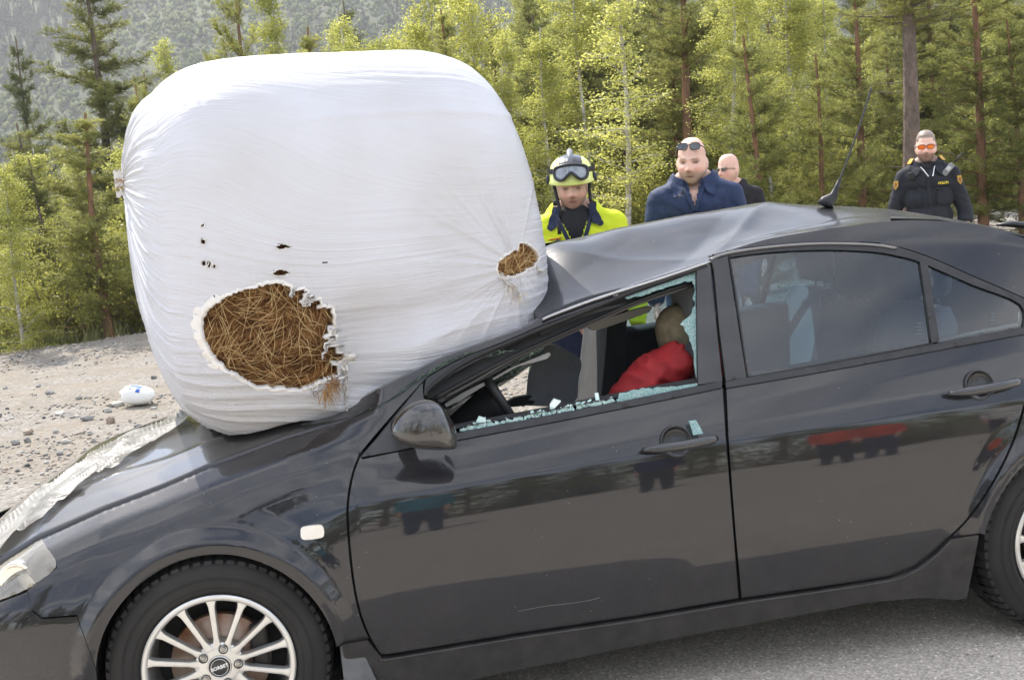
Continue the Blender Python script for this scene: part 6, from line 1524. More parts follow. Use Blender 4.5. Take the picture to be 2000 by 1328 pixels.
def person(label, eye, yaw=0., lean=0., headpitch=0., headyaw=0., headroll=0., tone=(.56, .31, .22), hair=None, beardc=None, beard_amt=.6, wide=1., build=1., shirt=None, trous=None, arms=((.20, .05), (.20, .05)), sleeve='long', neckv=None, voxel=.0052, bald_ring=None, name_top='shirt', detail=True, drop=.022):
    """eye: world position of the point between the eyes"""
    eye = np.array(eye, float); g0 = float(gz(eye[0], eye[1])); s = (eye[2]-g0)/(1.653-drop)
    yaw = yaw+math.atan2(CP[0]-eye[0], eye[1]-CP[1]) if voxel < .01 else yaw; root = thing('person', label, 'person', (eye[0], eye[1], g0), None, yaw)
    Lm = lambda p: np.array(p, float)*s
    sh = 1.465; W = .185*build
    hp = np.array([0, -.0-lean*.25, 1.653-drop]); Rh = Matrix.Rotation(headyaw, 3, 'Z')@Matrix.Rotation(headroll, 3, 'Y')@Matrix.Rotation(headpitch, 3, 'X')
    def armline(sd):
        out, fwd = arms[0 if sd < 0 else 1]; S0_ = np.array([sd*W, .01-lean*.2, sh-.062]); E = S0_+np.array([sd*out*.22, fwd*.2, -.30]); Wr = E+np.array([sd*out*.02-sd*.02, -.10-fwd*.2, -.25]); return S0_, E, Wr
    bd = MB(); G = headgrid(1., wide); G = G@np.array(Rh).T+hp; bd.grid(G, close_v=True); bd.add(G[0], [tuple(range(72))]); bd.add(G[-1], [tuple(range(72))])
    for sd in (-1, 1):
        c = np.array(Rh)@np.array([sd*.079*wide, .006, -.012])+hp; ell(bd, c, (.011, .020, .033), Rh, 12, 8)
    fat = build**1.3; nk_ = min(fat, 1.08)
    bd.tube([hp+[0, .025, -.07], (0, .015-lean*.15, 1.54), (0, .02-lean*.12, 1.47), (0, .02-lean*.1, 1.40)], [.056*nk_, .056*nk_, .064*nk_, .085], 18)
    tp = [(0, .02-lean*.1, 1.45), (0, .01-lean*.08, 1.36), (0, 0-lean*.05, 1.22), (0, .0, 1.08), (0, .01, .98), (0, .02, .9)]
    for (p, w_, d_) in zip(tp, (.13, .175, .165, .155, .165, .165), (.07, .105, .11*fat, .115*fat, .115*fat, .11)): ell(bd, p, (w_*build, d_, .12))
    for sd in (-1, 1):
        a, b, c = armline(sd); bd.tube([(sd*.07, .01-lean*.18, 1.45), (sd*W*.6, .01-lean*.2, 1.432), a], [.050, .048, .046*build], 14); bd.tube([a, (a+b)/2, b, (b+c)/2, c], [.046*build, .043*build, .038*build, .036*build, .027], 14)
        # palm, four fingers and a thumb
        d = (c-b)/np.linalg.norm(c-b); pc = c+d*.05; ell(bd, pc, (.022, .040, .048))
        for f_ in range(4):
            q = pc+d*.035+np.array([0, -.028+.019*f_, 0]); L_ = (.062, .072, .068, .052)[f_]; bd.tube([q, q+d*L_*.5+np.array([-sd*.004, 0, 0]), q+d*L_*.9+np.array([-sd*.018, 0, 0])], [.0095, .009, .007], 8)
        q = pc+np.array([0, -.035, .01]); bd.tube([q, q+np.array([-sd*.006, -.022, -.025]), q+np.array([-sd*.010, -.026, -.052])], [.012, .011, .008], 8)
        bd.tube([(sd*.085, .02, .92), (sd*.095, .015, .70), (sd*.10, .01, .49), (sd*.105, .03, .28), (sd*.11, .03, .07)], [.085*build, .075*build, .055, .050, .036], 14); ell(bd, (sd*.115, -.03, .05), (.045, .12, .045))
    V, N, F_ = remeshed(bd, voxel, 1, .4)
    # colour of the skin, lips, brows, stubble, painted shade in lids and nostrils: from the position on the head
    h = (V-hp)@np.array(Rh); x, y, z = h[:, 0], h[:, 1], h[:, 2]; ax_ = np.abs(x); front = y < -.035
    col = np.tile(np.array(tone), (len(V), 1))*(1+.10*fbm(V[:, 0]*30, V[:, 1]*30, V[:, 2]*30, 2, 5))[:, None]
    def mixc(c, w_): 
        nonlocal col
        w_ = np.clip(w_, 0, 1)[:, None]; col = col*(1-w_)+np.array(c)*w_
    t = np.array(tone)
    head = z > -.14
    mixc(t*np.array([1.08, .72, .70]), .55*np.exp(-((ax_-.045)/.02)**2-((z+.035)/.02)**2)*front)
    mixc(t*np.array([1.05, .70, .66]), .5*np.exp(-(x/.016)**2-((z+.035)/.015)**2)*front)
    if beardc is not None:
        w_ = sstep(-.038, -.058, z)*(y < .03)*(np.abs(z) < .15)*(1-.9*np.exp(-(x/.03)**2-((z+.052)/.006)**2)*0)*sstep(-.155, -.13, z)
        w_ = np.maximum(w_, .8*np.exp(-(ax_/.03)**2-((z+.053)/.006)**2)*front)
        mixc(beardc, beard_amt*w_*(.75+.25*fbm(V[:, 0]*90, V[:, 1]*90, V[:, 2]*90, 2, 6)))
    mixc((.36, .12, .10), .85*np.exp(-(x/.024)**4-((z+.0705)/.006)**2)*(y < -.06))
    mixc((.06, .025, .02), .85*np.exp(-(x/.021)**4-((z+.0705)/.0030)**2)*(y < -.06))
    mixc(hair or (.26, .17, .12), .75*np.exp(-((ax_-.032)/.018)**4-((z-.0215)/.0045)**2)*(y < -.05))
    mixc((.04, .028, .025), .95*np.exp(-((ax_-.032)/.013)**4-((z-.001)/.0048)**2)*(y < -.05))
    mixc(t*.55, .7*np.exp(-((ax_-.032)/.018)**4-((z-.009)/.004)**2)*(y < -.05))  # shade of the lid folds painted as darker skin
    mixc(t*.45, .7*np.exp(-((ax_-.009)/.004)**2-((z+.046)/.003)**2)*(y < -.08))  # nostril shade painted the same way
    if hair is not None:
        hl_ = np.where(y < -.055, .072, np.where(y < -.01, .045, np.where(y < .05, -.01, -.07)))
        mixc(hair, .92*sstep(hl_-.008, hl_+.008, z)*head)
        N_ = N*(.006*sstep(hl_, hl_+.02, z)*head)[:, None]; V = V+N_
    if bald_ring is not None:
        mixc(bald_ring, .45*np.exp(-((z-.01)/.045)**2)*(y > -.005)*(y < .11))
    body = mesh('body', V*s, F_, SKIN, root, local=True); ca = body.data.color_attributes.new('tone', 'FLOAT_COLOR', 'POINT'); ca.data.foreach_set('color', np.c_[np.clip(col, 0, 1), np.ones(len(V))].ravel().astype(np.float32))
    # ---- trousers and shoes
    tr = MB()
    for (p, w_, d_) in (((0, .0, 1.03), .170*build, .128*fat), ((0, .01, .95), .178*build, .128*fat)): ell(tr, p, (w_, d_, .075))
    for sd in (-1, 1): tr.tube([(sd*.09, .015, .97), (sd*.10, .015, .72), (sd*.105, .01, .48), (sd*.11, .03, .26), (sd*.115, .03, .09)], [.110*build, .095*build, .078, .074, .078], 16)
    V2, N2, F2 = remeshed(tr, .012, 2); V2 = V2+N2*(.007*fbm(V2[:, 0]*9, V2[:, 1]*9, V2[:, 2]*7, 3, 3))[:, None]; mesh('trousers', V2*s, F2, trous, root, local=True)
    for sd in (-1, 1):
        sm = MB(); ell(sm, (sd*.117, -.035, .052), (.054, .145, .052)); ell(sm, (sd*.117, .045, .08), (.052, .062, .07)); V3, N3, F3 = remeshed(sm, .012, 2); mesh('shoe', V3*s, F3, RUBBER, root, local=True)
    # ---- shirt / jacket
    gm = MB(); ex = .016
    for (p, w_, d_) in zip(tp[:5], (.135, .182, .178, .172, .182), (.085, .125, .130*fat, .135*fat, .135*fat)): ell(gm, p, (w_*build+ex, d_+ex, .13))
    gm.tube([(0, .02-lean*.12, 1.50), (0, .02-lean*.1, 1.42)], [.085*fat, .11], 18)
    gm.tube([(-W*.86, .01-lean*.18, 1.385), (0, .015-lean*.16, 1.40), (W*.86, .01-lean*.18, 1.385)], [.085, .095, .085], 16)
    for sd in (-1, 1):
        a, b, c = armline(sd); gm.tube([(sd*.07, .012-lean*.18, 1.452), (sd*W*.6, .01-lean*.2, 1.436), a], [.068, .066, .064*build], 14)
        ell(gm, a, (.066*build, .066*build, .066*build)); ell(gm, a+np.array([-sd*.03, 0, -.07]), (.07*build, .075*build, .09))
        if sleeve == 'long': gm.tube([a, (a+b)/2, b, (b+c)/2, c], [.064*build, .063*build, .058*build, .054*build, .045], 14)
        else: gm.tube([a, (a+b)/2, b, b*.62+c*.38], [.064*build, .064*build, .061*build, .060*build], 14)
    V4, N4, F4 = remeshed(gm, .009, 10)
    wr = .008*(1-np.abs(fbm(V4[:, 0]*5+V4[:, 2]*3, V4[:, 1]*5, V4[:, 2]*11+V4[:, 0]*4, 3, 13)))**3+.004*fbm(V4[:, 0]*22, V4[:, 1]*22, V4[:, 2]*22, 2, 14)
    V4 = V4+N4*(wr-.004)[:, None]
    if neckv is not None:
        zb_, k_, ztop = neckv; c = V4[F4].mean(1); fr_ = c[:, 1] < .0-lean*.1
        cutm = (fr_ & (c[:, 2] > zb_) & (np.abs(c[:, 0]) < (c[:, 2]-zb_)*k_)) | ((c[:, 2] > ztop-.012) & (np.hypot(c[:, 0], c[:, 1]+lean*.12-.015) < .088*fat+.012))
        F4 = F4[~cutm]
    top = mesh(name_top, V4*s, F4, shirt, root, local=True)
    return root, s, hp, np.array(Rh), top, (V4, N4)
def cloth(name, c, **k): return mat(name, c, k.pop('rough', .85), var=k.pop('var', .12), vscale=k.pop('vscale', 14), bump=.35, bscale=700, bdist=.0015, **k)
def hm_(s, hp, Rh, p): return (np.array(Rh)@np.array(p, float)+hp)*s
def neckband(root, s, m, lean=.1, r=.082, z0=1.528, z1=1.488, th=.011, span=128, name='collar_band'):
    a = np.radians(np.linspace(-span, span, 30)); zz = z0-(z0-z1)*(np.abs(a)/a.max())**1.5
    c = np.array([0, .018-lean*.13]); rr = r+.010*(np.abs(a)/a.max())
    G = []
    for k in range(30):
        o_ = np.array([math.sin(a[k]), math.cos(a[k])]); p = c+o_*rr[k]; G.append([[p[0]+o_[0]*e_, p[1]+o_[1]*e_, zz[k]+h_] for e_, h_ in ((-.004, -.03), (-.002, .016), (.006, .020), (.014, .010), (.026, -.022), (.026, -.04))])
    MB().grid(np.array(G)*s).build(name, m, root, local=True)
def collar(root, s, m, zb_, wid=.095, h=.035, open_=.5, y0=.012, cy=.01, spread=.028, zf=None, name='collar', k=.62):
    """turned-down collar: band that runs round the neck and drops into the opening"""
    for sd in (-1, 1):
        G = []
        for t in np.linspace(0, 1, 14):
            a = math.pi*(1-t*(.5+.38))  # from nape round to the front
            x = sd*wid*math.sin(a)*(1.0); y = cy-wid*.95*math.cos(a)*-1 if False else cy+wid*.9*-math.cos(a)*1.0
            y = cy-wid*.92*math.cos(math.pi-a)*-1*-1
            y = cy+wid*.92*math.cos(math.pi-a)
            z = 1.535-.055*t**1.6
            p = np.array([x, y, z]); o_ = np.array([sd*math.sin(a), -math.cos(a)*-1*0+math.cos(math.pi-a), 0]); o_ /= np.linalg.norm(o_)
            dr = h*(1+.8*t**3)
            G.append([p+o_*.0, p+o_*.008+[0, 0, .006], p+o_*(spread*.6)+[0, 0, -dr*.45], p+o_*spread*(1+.3*t)+[0, 0, -dr]])
        MB().grid(np.array(G)*s, flip=sd > 0).build(name, m, root, local=True)
# ------------------------------------------------ firefighter
YEL = cloth('fluorescent_yellow_cloth', (.62, .72, .015), rough=.7, var=.08); NAVY = cloth('navy_cloth', (.012, .018, .045), var=.3); BLACKC = cloth('black_cloth', (.010, .010, .012), var=.3)
REFS = mat('silver_reflective_tape', (.62, .63, .62), .3, metal=.2, var=.06, vscale=30)
eye = at_d(1117, 366, 6.05)
root, s, hp, Rh, jk, (JV, JN) = person('firefighter in a yellow jacket and helmet with goggles looking down at the car', eye, yaw=.0, lean=.12, headpitch=.10, headyaw=.0, headroll=.02, tone=(.66, .41, .31), beardc=(.20, .10, .05), beard_amt=.7, wide=.98, drop=.035, build=1.12, shirt=YEL, trous=NAVY, arms=((.42, 0), (.42, 0)), neckv=(1.28, .42, 1.50), name_top='jacket')
m_ = MB(); ell(m_, (0, -.012, 1.37), (.15, .118, .16)); m_.tube([(0, -.005, 1.47), (0, .0, 1.515)], [.088, .074], 20); V5, N5, F5 = remeshed(m_, .011, 2); mesh('undershirt', V5*s, F5, BLACKC, root, local=True)
def surf_on(V_, N_, x, z, off=.004, front=True):
    d = (V_[:, 0]-x)**2+(V_[:, 2]-z)**2+np.where(V_[:, 1] < 0, 0, 9); i = d.argmin(); return V_[i]+N_[i]*off
def ribbon(root, s, VN, pts, wd, m, name, off=.006, n=24):
    V_, N_ = VN; pts = smoothpoly(pts, 6); P_ = np.array([surf_on(V_, N_, p[0], p[1], off) for p in pts]); 
    P_ = np.array([P_[max(0, i-2):i+3].mean(0) for i in range(len(P_))]); T_ = np.gradient(P_, axis=0); T_ /= np.linalg.norm(T_, axis=1)[:, None]+1e-9; S_ = np.cross(T_, [0, -1, 0]); S_ /= np.linalg.norm(S_, axis=1)[:, None]+1e-9
    G = np.stack([P_-S_*wd/2+[0, .004, 0], P_-S_*wd/2, P_-S_*0+[0, -.003, 0], P_+S_*wd/2, P_+S_*wd/2+[0, .004, 0]], 1); return MB().grid(G*s).build(name, m, root, local=True)
def patch(poly, m, name, off=.006):
    v, Tr = cdt([(a*1000, b*1000) for a, b in poly], 12); v = v/1000; X = np.array([surf_on(JV, JN, a, b, off) for a, b in v]); mesh(name, X*s, [tuple(t) for t in Tr], m, root, local=True, smooth=True)
VN = (JV, JN)
for sd in (-1, 1):
    patch([(sd*a_, b_) for a_, b_ in ((.066, 1.515), (.100, 1.515), (.128, 1.46), (.150, 1.405), (.125, 1.392), (.088, 1.415))], NAVY, 'jacket_lapel', .018)
    ribbon(root, s, VN, [(sd*.10, 1.50), (sd*.088, 1.45), (sd*.06, 1.385), (sd*.028, 1.31), (sd*.006, 1.24)], .022, NAVY, 'jacket_facing', .008)
    # dark stand collar turned outwards
    G = []
    for t in np.linspace(0, 1, 12):
        a = math.radians(175-110*t); x = sd*.105*math.sin(a); y = .01+.098*-math.cos(a)*-1*-1; y = .01-.098*math.cos(math.pi-a)*-1*-1
        y = .012+.10*math.cos(math.pi-a)*1.0
        p = np.array([x, y-.0, 1.505-.02*t]); o_ = np.array([sd*math.sin(a), math.cos(math.pi-a), 0.])
        G.append([p-[0, 0, .03], p+o_*.012+[0, 0, .045-.02*t], p+o_*.022+[0, 0, .043-.02*t], p+o_*(.045+.02*t)+[0, 0, -.012-.02*t], p+o_*(.055+.02*t)+[0, 0, -.05-.02*t]])
    MB().grid(np.array(G)*s, flip=sd > 0).build('jacket_collar', NAVY, root, local=True)
neckband(root, s, NAVY, .12, .088, 1.535, 1.495, span=118)
# silver bands on hem and sleeves, trouser bands
def band(root, s, c, r, h, m, name, sy=1., n=40):
    MB().grid([[[c[0]+(r+e)*math.cos(t), c[1]+(r+e)*sy*math.sin(t), c[2]+z] for t in np.linspace(0, 2*math.pi, n, endpoint=False)] for z, e in ((-h/2, -.004), (-h/2, .0), (h/2, .0), (h/2, -.004))]*1, close_v=True).build(name, m, root, local=True)
for z in (1.12, 1.02): band(root, s, np.array([0, -.0, z])*s, .232*s, .055*s, REFS, 'reflective_band', .80)
for sd in (-1, 1):
    for z in (.56, .46, .36): band(root, s, np.array([sd*.112, .025, z])*s, .094*s, .05*s, REFS, 'reflective_band')
# helmet
hel = thing('helmet', None, None); bpy.data.objects.remove(hel)
LIME = mat('lime_helmet_shell', (.74, .80, .22), .3, coat=.5, var=.05); HBL = mat('black_helmet_shell', (.02, .022, .03), .3, coat=.5, var=.3)
Rn = np.array(Rh)
def HX(P_): return (np.array(P_, float)@Rn.T+hp)*s
G = []; 
for i in range(22):
    ph = math.radians(2+86*i/21); G.append([[.124*math.cos(ph)**.85*math.sin(t), -.148*math.cos(ph)**.85*math.cos(t)+.012, .050+.125*math.sin(ph)**.95+.008*math.exp(-(math.sin(t)/.12)**2)*math.sin(ph)] for t in np.linspace(0, 2*math.pi, 64, endpoint=False)])
G = np.array(G); shell = MB().grid(HX(G.reshape(-1, 3)).reshape(G.shape), close_v=True).add(HX(G[-1]), [tuple(range(64))])
ho = mesh('helmet', np.concatenate(shell.V), shell.F, None, root, local=True, mats=[LIME, HBL])
fc_ = np.array([np.array([G.reshape(-1, 3)[v % len(G.reshape(-1, 3))] for v in f]).mean(0) if max(f) < G.size//3 else [0, 0, .18] for f in shell.F]); ho.data.polygons.foreach_set('material_index', ((np.abs(fc_[:, 0]) < .062) & (fc_[:, 2] > .100) | (np.abs(fc_[:, 0]) > .108)).astype(np.int32))
# front peak
G = []
for t in np.linspace(-1.15, 1.15, 30):
    c_, s_ = math.cos(t), math.sin(t); b_ = np.array([.124*s_, -.148*c_+.012, .052]); k_ = max(0, c_); G.append([b_+[0, 0, .045], b_+[.002*s_, -.004, .0], b_+[.010*s_, -.012*k_-.002, -.012-.012*k_], b_+[.008*s_, -.010*k_, -.018-.012*k_], b_+[-.008*s_, .012, -.012]])
MB().grid(HX(np.array(G).reshape(-1, 3)).reshape(np.array(G).shape)).build('helmet_peak', LIME, ho, local=True)
# crest
MB().tube(HX([(0, -.12, .125), (0, -.09, .163), (0, -.03, .186), (0, .04, .188), (0, .11, .15)]), [.010*s, .016*s, .018*s, .018*s, .010*s], 10).build('helmet_crest', mat('crest_grey', (.16, .17, .20), .35, coat=.4), ho, local=True)
# side strap brackets
for sd in (-1, 1): MB().box(HX([[sd*.126, -.02, .050]])[0], np.array([.02, .06, .045])*s, bev=.006).build('helmet_bracket', HBL, ho, local=True)
# goggles pushed up on the helmet
gog = MB(); out = [(-.078, .118), (-.088, .098), (-.084, .068), (-.062, .055), (-.040, .060), (-.020, .078), (0, .092), (.020, .078), (.040, .060), (.062, .055), (.084, .068), (.088, .098), (.078, .118), (.040, .130), (0, .133), (-.040, .130)]
out = smoothpoly([(a, b) for a, b in out], 5, closed=True)
def gy(x, z, o_=0.): return -math.sqrt(max(1e-4, (.172+o_)**2-(x*1.15)**2))+.012+(z-.09)*.25
ring = np.array([[x, gy(x, z, -.004), z] for x, z in out]); gog.tube(HX(np.r_[ring, ring[:1]]), .0085*s, 8, cap=False)
go = gog.build('goggles', mat('goggle_frame', (.03, .032, .035), .4), ho, local=True)
v, Tr = cdt([tuple(p*1000) for p in out], 9); v = v/1000; X = np.array([[a, gy(a, b, -.005), b] for a, b in v]); mesh('goggle_lens', HX(X), [tuple(t) for t in Tr], mat('goggle_lens', (.26, .29, .33), .08, coat=1., var=.25, vscale=30), ho, local=True)
MB().grid([[HX([[.127*math.sin(t)*1.02, -.150*math.cos(t)*1.02+.012, .098+dz]])[0] for dz in (-.014, .014)] for t in np.linspace(.62, 2*math.pi-.62, 40)]).build('goggle_strap', RUBBER, ho, local=True)
for sd in (-1, 1):
    MB().tube(HX([(sd*.100, -.02, .05), (sd*.088, -.035, -.02), (sd*.078, -.050, -.075), (sd*.074, -.06, -.11), (sd*.078, -.075, -.165)] if sd < 0 else [(sd*.100, -.02, .05), (sd*.092, -.02, -.02), (sd*.095, -.02, -.075), (sd*.110, -.03, -.10)]), .009*s, 8, flat=.5).build('chin_strap', RUBBER, ho, local=True)
    MB().box(HX([[sd*(.088 if sd < 0 else .108), -.03, -.075 if sd < 0 else -.095]])[0], np.array([.035, .03, .03])*s, bev=.006).build('strap_buckle', RUBBER, ho, local=True)
MB().tube(HX([(-.078, -.075, -.16), (-.082, -.10, -.20), (-.080, -.11, -.235)]), [.010*s, .012*s, .016*s], 8).build('strap_tail', RUBBER, ho, local=True)
# pager pouch on the chest and chest flap
p = surf_on(JV, JN, -.105, 1.285, .02); q = MB(); ell(q, p*s, (.030*s, .018*s, .058*s), Matrix.Rotation(.25, 3, 'Y')); V6, N6, F6 = remeshed(q, .006, 1); mesh('chest_pouch', V6, F6, mat('pouch_black', (.02, .02, .022), .5, var=.3), root, local=True)
q = MB(); ell(q, (p+[-.014, -.012, -.01])*s, (.018*s, .010*s, .042*s), Matrix.Rotation(.25, 3, 'Y')); q.build('pouch_window', mat('pouch_grey', (.35, .36, .38), .3), root, local=True)
ribbon(root, s, VN, [(-.075, 1.36), (-.10, 1.352), (-.15, 1.35)], .006, mat('red_cord', (.5, .03, .02), .6), 'red_cord', .01)
ribbon(root, s, VN, [(.09, 1.335), (.13, 1.33), (.165, 1.315)], .03, YEL, 'chest_flap', .012)
ribbon(root, s, VN, [(.125, 1.26), (.135, 1.27), (.14, 1.28)], .02, BLACKC, 'flap_snap', .012)
# ------------------------------------------------ man in the blue shirt
BLUE = cloth('dark_blue_shirt_cloth', (.012, .027, .078), rough=.7, var=.16); DENIM = cloth('denim', (.04, .06, .11), var=.25); DARKT = cloth('dark_trouser_cloth', (.015, .016, .02), var=.25)
eye = at_d(1352, 317, 6.35)
root, s, hp, Rh, jk, (JV, JN) = person('bald man in a dark blue shirt with sunglasses pushed up on his head', eye, yaw=-.02, lean=.15, headpitch=.06, headyaw=-.16, headroll=.05, tone=(.76, .48, .38), beardc=(.34, .25, .18), beard_amt=.9, wide=.96, drop=.06, build=1.03, shirt=BLUE, trous=DENIM, arms=((.30, 0), (.30, 0)), neckv=(1.36, .27, 1.515), name_top='shirt', bald_ring=(.45, .36, .30))
VN = (JV, JN); Rn = np.array(Rh)
neckband(root, s, BLUE, .15, .086)
for sd in (-1, 1):
    patch([(sd*a_, b_) for a_, b_ in ((.050, 1.50), (.088, 1.515), (.118, 1.47), (.100, 1.405), (.066, 1.42), (.048, 1.455))], BLUE, 'collar_tip', .020)
    ribbon(root, s, VN, [(sd*.060, 1.47), (sd*.040, 1.43), (sd*.020, 1.385), (sd*.002, 1.335)], .020, BLUE, 'shirt_placket', .007)
WB_ = mat('white_button', (.8, .8, .78), .4)
for (x_, z_) in ((0.0, 1.325), (-.075, 1.425), (.078, 1.43), (0, 1.22)):
    p = surf_on(JV, JN, x_, z_, .006); q = MB(); ell(q, p*s, (.006, .004, .006), n=10, k=6); q.build('shirt_button', WB_, root, local=True)
ribbon(root, s, VN, [(0, 1.34), (.002, 1.25), (.002, 1.1)], .028, BLUE, 'shirt_placket', .006)
mk_ = MB(); p = surf_on(JV, JN, .14, 1.262, .008)
mk_.box(p*s, (.022, .0015, .003)); mk_.build('shirt_emblem', WB_, root, local=True); q = MB(); ell(q, (p+[0, 0, -.010])*s, (.006, .002, .007), n=10, k=6); q.build('shirt_emblem', WB_, root, local=True)
def glasses(root, s, hp, Rh, zc_, yc_, lensm, framem, tilt=0., sc=1., templ=True, wrap=.25, lh=.019, name='sunglasses'):
    Rn = np.array(Rh); R2 = np.array(Matrix.Rotation(tilt, 3, 'X'))
    def X_(P_): return ((np.array(P_, float)@R2.T+[0, yc_, zc_])@Rn.T+hp)*s
    fr = MB(); 
    for sd in (-1, 1):
        o_ = [(sd*(.033+.027*sc*abs(math.cos(a))**.75*np.sign(math.cos(a))), -.018*0+wrap*(.033+.027*math.cos(a))**2*4.0, lh*abs(math.sin(a))**.7*np.sign(math.sin(a))) for a in np.linspace(0, 2*math.pi, 29)]
        fr.tube(X_(o_), .0022*s, 6, cap=False)
    fr.tube(X_([(-.008, 0, .006), (0, -.002, .008), (.008, 0, .006)]), .0025*s, 6)
    if templ:
        for sd in (-1, 1): fr.tube(X_([(sd*.060, .012, .008), (sd*.076, .03, .006), (sd*.084, .09, .0)]), .0028*s, 6)
    f = fr.build(name, framem, root, local=True)
    for sd in (-1, 1):
        L_ = [X_([(sd*(.033+.027*sc*abs(math.cos(a))**.75*np.sign(math.cos(a))), wrap*(.033+.027*math.cos(a))**2*4.0, lh*abs(math.sin(a))**.7*np.sign(math.sin(a)))])[0] for a in np.linspace(0, 2*math.pi, 28, endpoint=False)]
        MB().add(L_, [tuple(range(28))]).build('lens', lensm, f, local=True, smooth=False)
    return f
FRM = mat('black_glasses_frame', (.012, .012, .013), .25, coat=.4)
glasses(root, s, hp, Rh, .088, -.083, mat('dark_lens', (.03, .035, .04), .06, coat=1.), FRM, tilt=-.55, lh=.020)
# ------------------------------------------------ man in black behind him
eye = at_d(1424, 331, 9.6)
root, s, hp, Rh, jk, (JV, JN) = person('bald man in black with thin sunglasses half hidden behind the man in blue', eye, yaw=-.25, lean=.05, headpitch=.02, headyaw=-.50, headroll=0, tone=(.70, .43, .34), beardc=(.5, .33, .26), beard_amt=.25, wide=1.02, build=1.1, shirt=BLACKC, trous=DARKT, arms=((.4, 0), (.4, 0)), neckv=(1.44, .5, 1.52), name_top='shirt')
neckband(root, s, BLACKC, .05, .08)
glasses(root, s, hp, Rh, .003, -.100, mat('brown_lens', (.03, .018, .012), .08, coat=1.), mat('thin_metal_frame', (.12, .11, .10), .3, metal=.8), lh=.013)
# ------------------------------------------------ police officer
UNI = cloth('police_black_cloth', (.012, .014, .020), rough=.8, var=.25)
eye = at_d(1808, 288, 9.0)
root, s, hp, Rh, jk, (JV, JN) = person('police officer in black uniform with orange mirrored glasses and a shoulder radio', eye, yaw=.05, lean=.03, headpitch=.0, headyaw=-.03, headroll=.02, tone=(.74, .48, .38), hair=(.22, .18, .15), beardc=(.085, .05, .032), beard_amt=.95, wide=.92, drop=.03, build=.98, shirt=UNI, trous=DARKT, arms=((.40, 0), (.40, 0)), sleeve='short', neckv=(1.40, .34, 1.515), name_top='uniform_shirt')
VN = (JV, JN)
for sd in (-1, 1): patch([(sd*a_, b_) for a_, b_ in ((.050, 1.50), (.088, 1.515), (.125, 1.46), (.095, 1.39), (.060, 1.42), (.048, 1.455))], UNI, 'collar_tip', .020)
neckband(root, s, UNI, .03, .084)
m_ = MB(); ell(m_, (0, -.0, 1.40), (.12, .10, .13)); m_.tube([(0, .01, 1.47), (0, .008, 1.50)], [.088, .076], 20); V5, N5, F5 = remeshed(m_, .012, 2); mesh('undershirt', V5*s, F5, BLACKC, root, local=True)
glasses(root, s, hp, Rh, .002, -.108, mat('orange_mirror_lens', (.85, .10, .02), .12, metal=.35, coat=1., col2=(.95, .28, .03), vscale=30), mat('red_brown_frame', (.10, .02, .015), .3), lh=.0175, sc=1.05)
YB = mat('yellow_badge', (.48, .27, .03), .6, var=.15, vscale=90)
def pk(x0, x1, z0, z1, nm, m=UNI, off=.012): patch([(x0, z1), (x1, z1), (x1, z0+.01), ((x0+x1)/2, z0), (x0, z0+.01)], m, nm, off)
for sd in (-1, 1):
    x0, x1 = sorted((sd*.055, sd*.165)); pk(x0, x1, 1.17, 1.295, 'chest_pocket'); patch([(x0-.003, 1.315), (x1+.003, 1.315), (x1+.003, 1.285), ((x0+x1)/2, 1.270), (x0-.003, 1.285)], UNI, 'pocket_flap', .018)
ribbon(root, s, VN, [(0, 1.40), (.004, 1.30), (.006, 1.15)], .03, UNI, 'shirt_placket', .008)
# shoulder tabs, sleeve crests
for sd in (-1, 1):
    a = (JV[:, 2] > 0); i = ((JV[:, 0]-sd*.150)**2+(JV[:, 1]+.01)**2-JV[:, 2]*.05).argmin(); p = JV[i]+JN[i]*.001
    MB().box(p*s, np.array([.075, .05, .006])*s, Vector(JN[i]).to_track_quat('Z', 'Y').to_matrix(), bev=.003).build('shoulder_tab', YB, root, local=True)
    i = ((JV[:, 0]-sd*.235)**2+(JV[:, 2]-1.345)**2+(JV[:, 1]+.05)**2).argmin(); p = JV[i]+JN[i]*.006; n_ = Vector(JN[i]); R_ = n_.to_track_quat('-Y', 'Z').to_matrix()
    MB().add(np.array([[-.020, 0, .034], [.020, 0, .034], [.022, 0, -.01], [.0, 0, -.036], [-.022, 0, -.01]])@np.array(R_).T*s+p*s, [(0, 1, 2, 3, 4)]).build('sleeve_crest', YB, root, local=True, smooth=False)
    MB().add(np.array([[-.012, -.002, .02], [.012, -.002, .02], [.012, -.002, -.008], [.0, -.002, -.022], [-.012, -.002, -.008]])@np.array(R_).T*s+p*s, [(0, 1, 2, 3, 4)]).build('crest_shield', mat('crest_brown', (.22, .10, .03), .6), root, local=True, smooth=False)
# POLITI over the pocket
cu = bpy.data.curves.new('t', 'FONT'); cu.body = 'POLITI'; cu.size = .026; cu.extrude = .0008; cu.offset = .0006; cu.align_x = 'CENTER'; cu.align_y = 'CENTER'
to = bpy.data.objects.new('t', cu); COL.objects.link(to); dg = bpy.context.evaluated_depsgraph_get(); me = bpy.data.meshes.new_from_object(to.evaluated_get(dg)); bpy.data.objects.remove(to)
me.materials.clear(); me.materials.append(mat('yellow_lettering', (.85, .68, .05), .5)); lt = link(bpy.data.objects.new('chest_lettering', me), root); p = surf_on(JV, JN, .105, 1.335, .012); lt.location = p*s; lt.rotation_euler = (math.pi/2-.1, 0, .05)
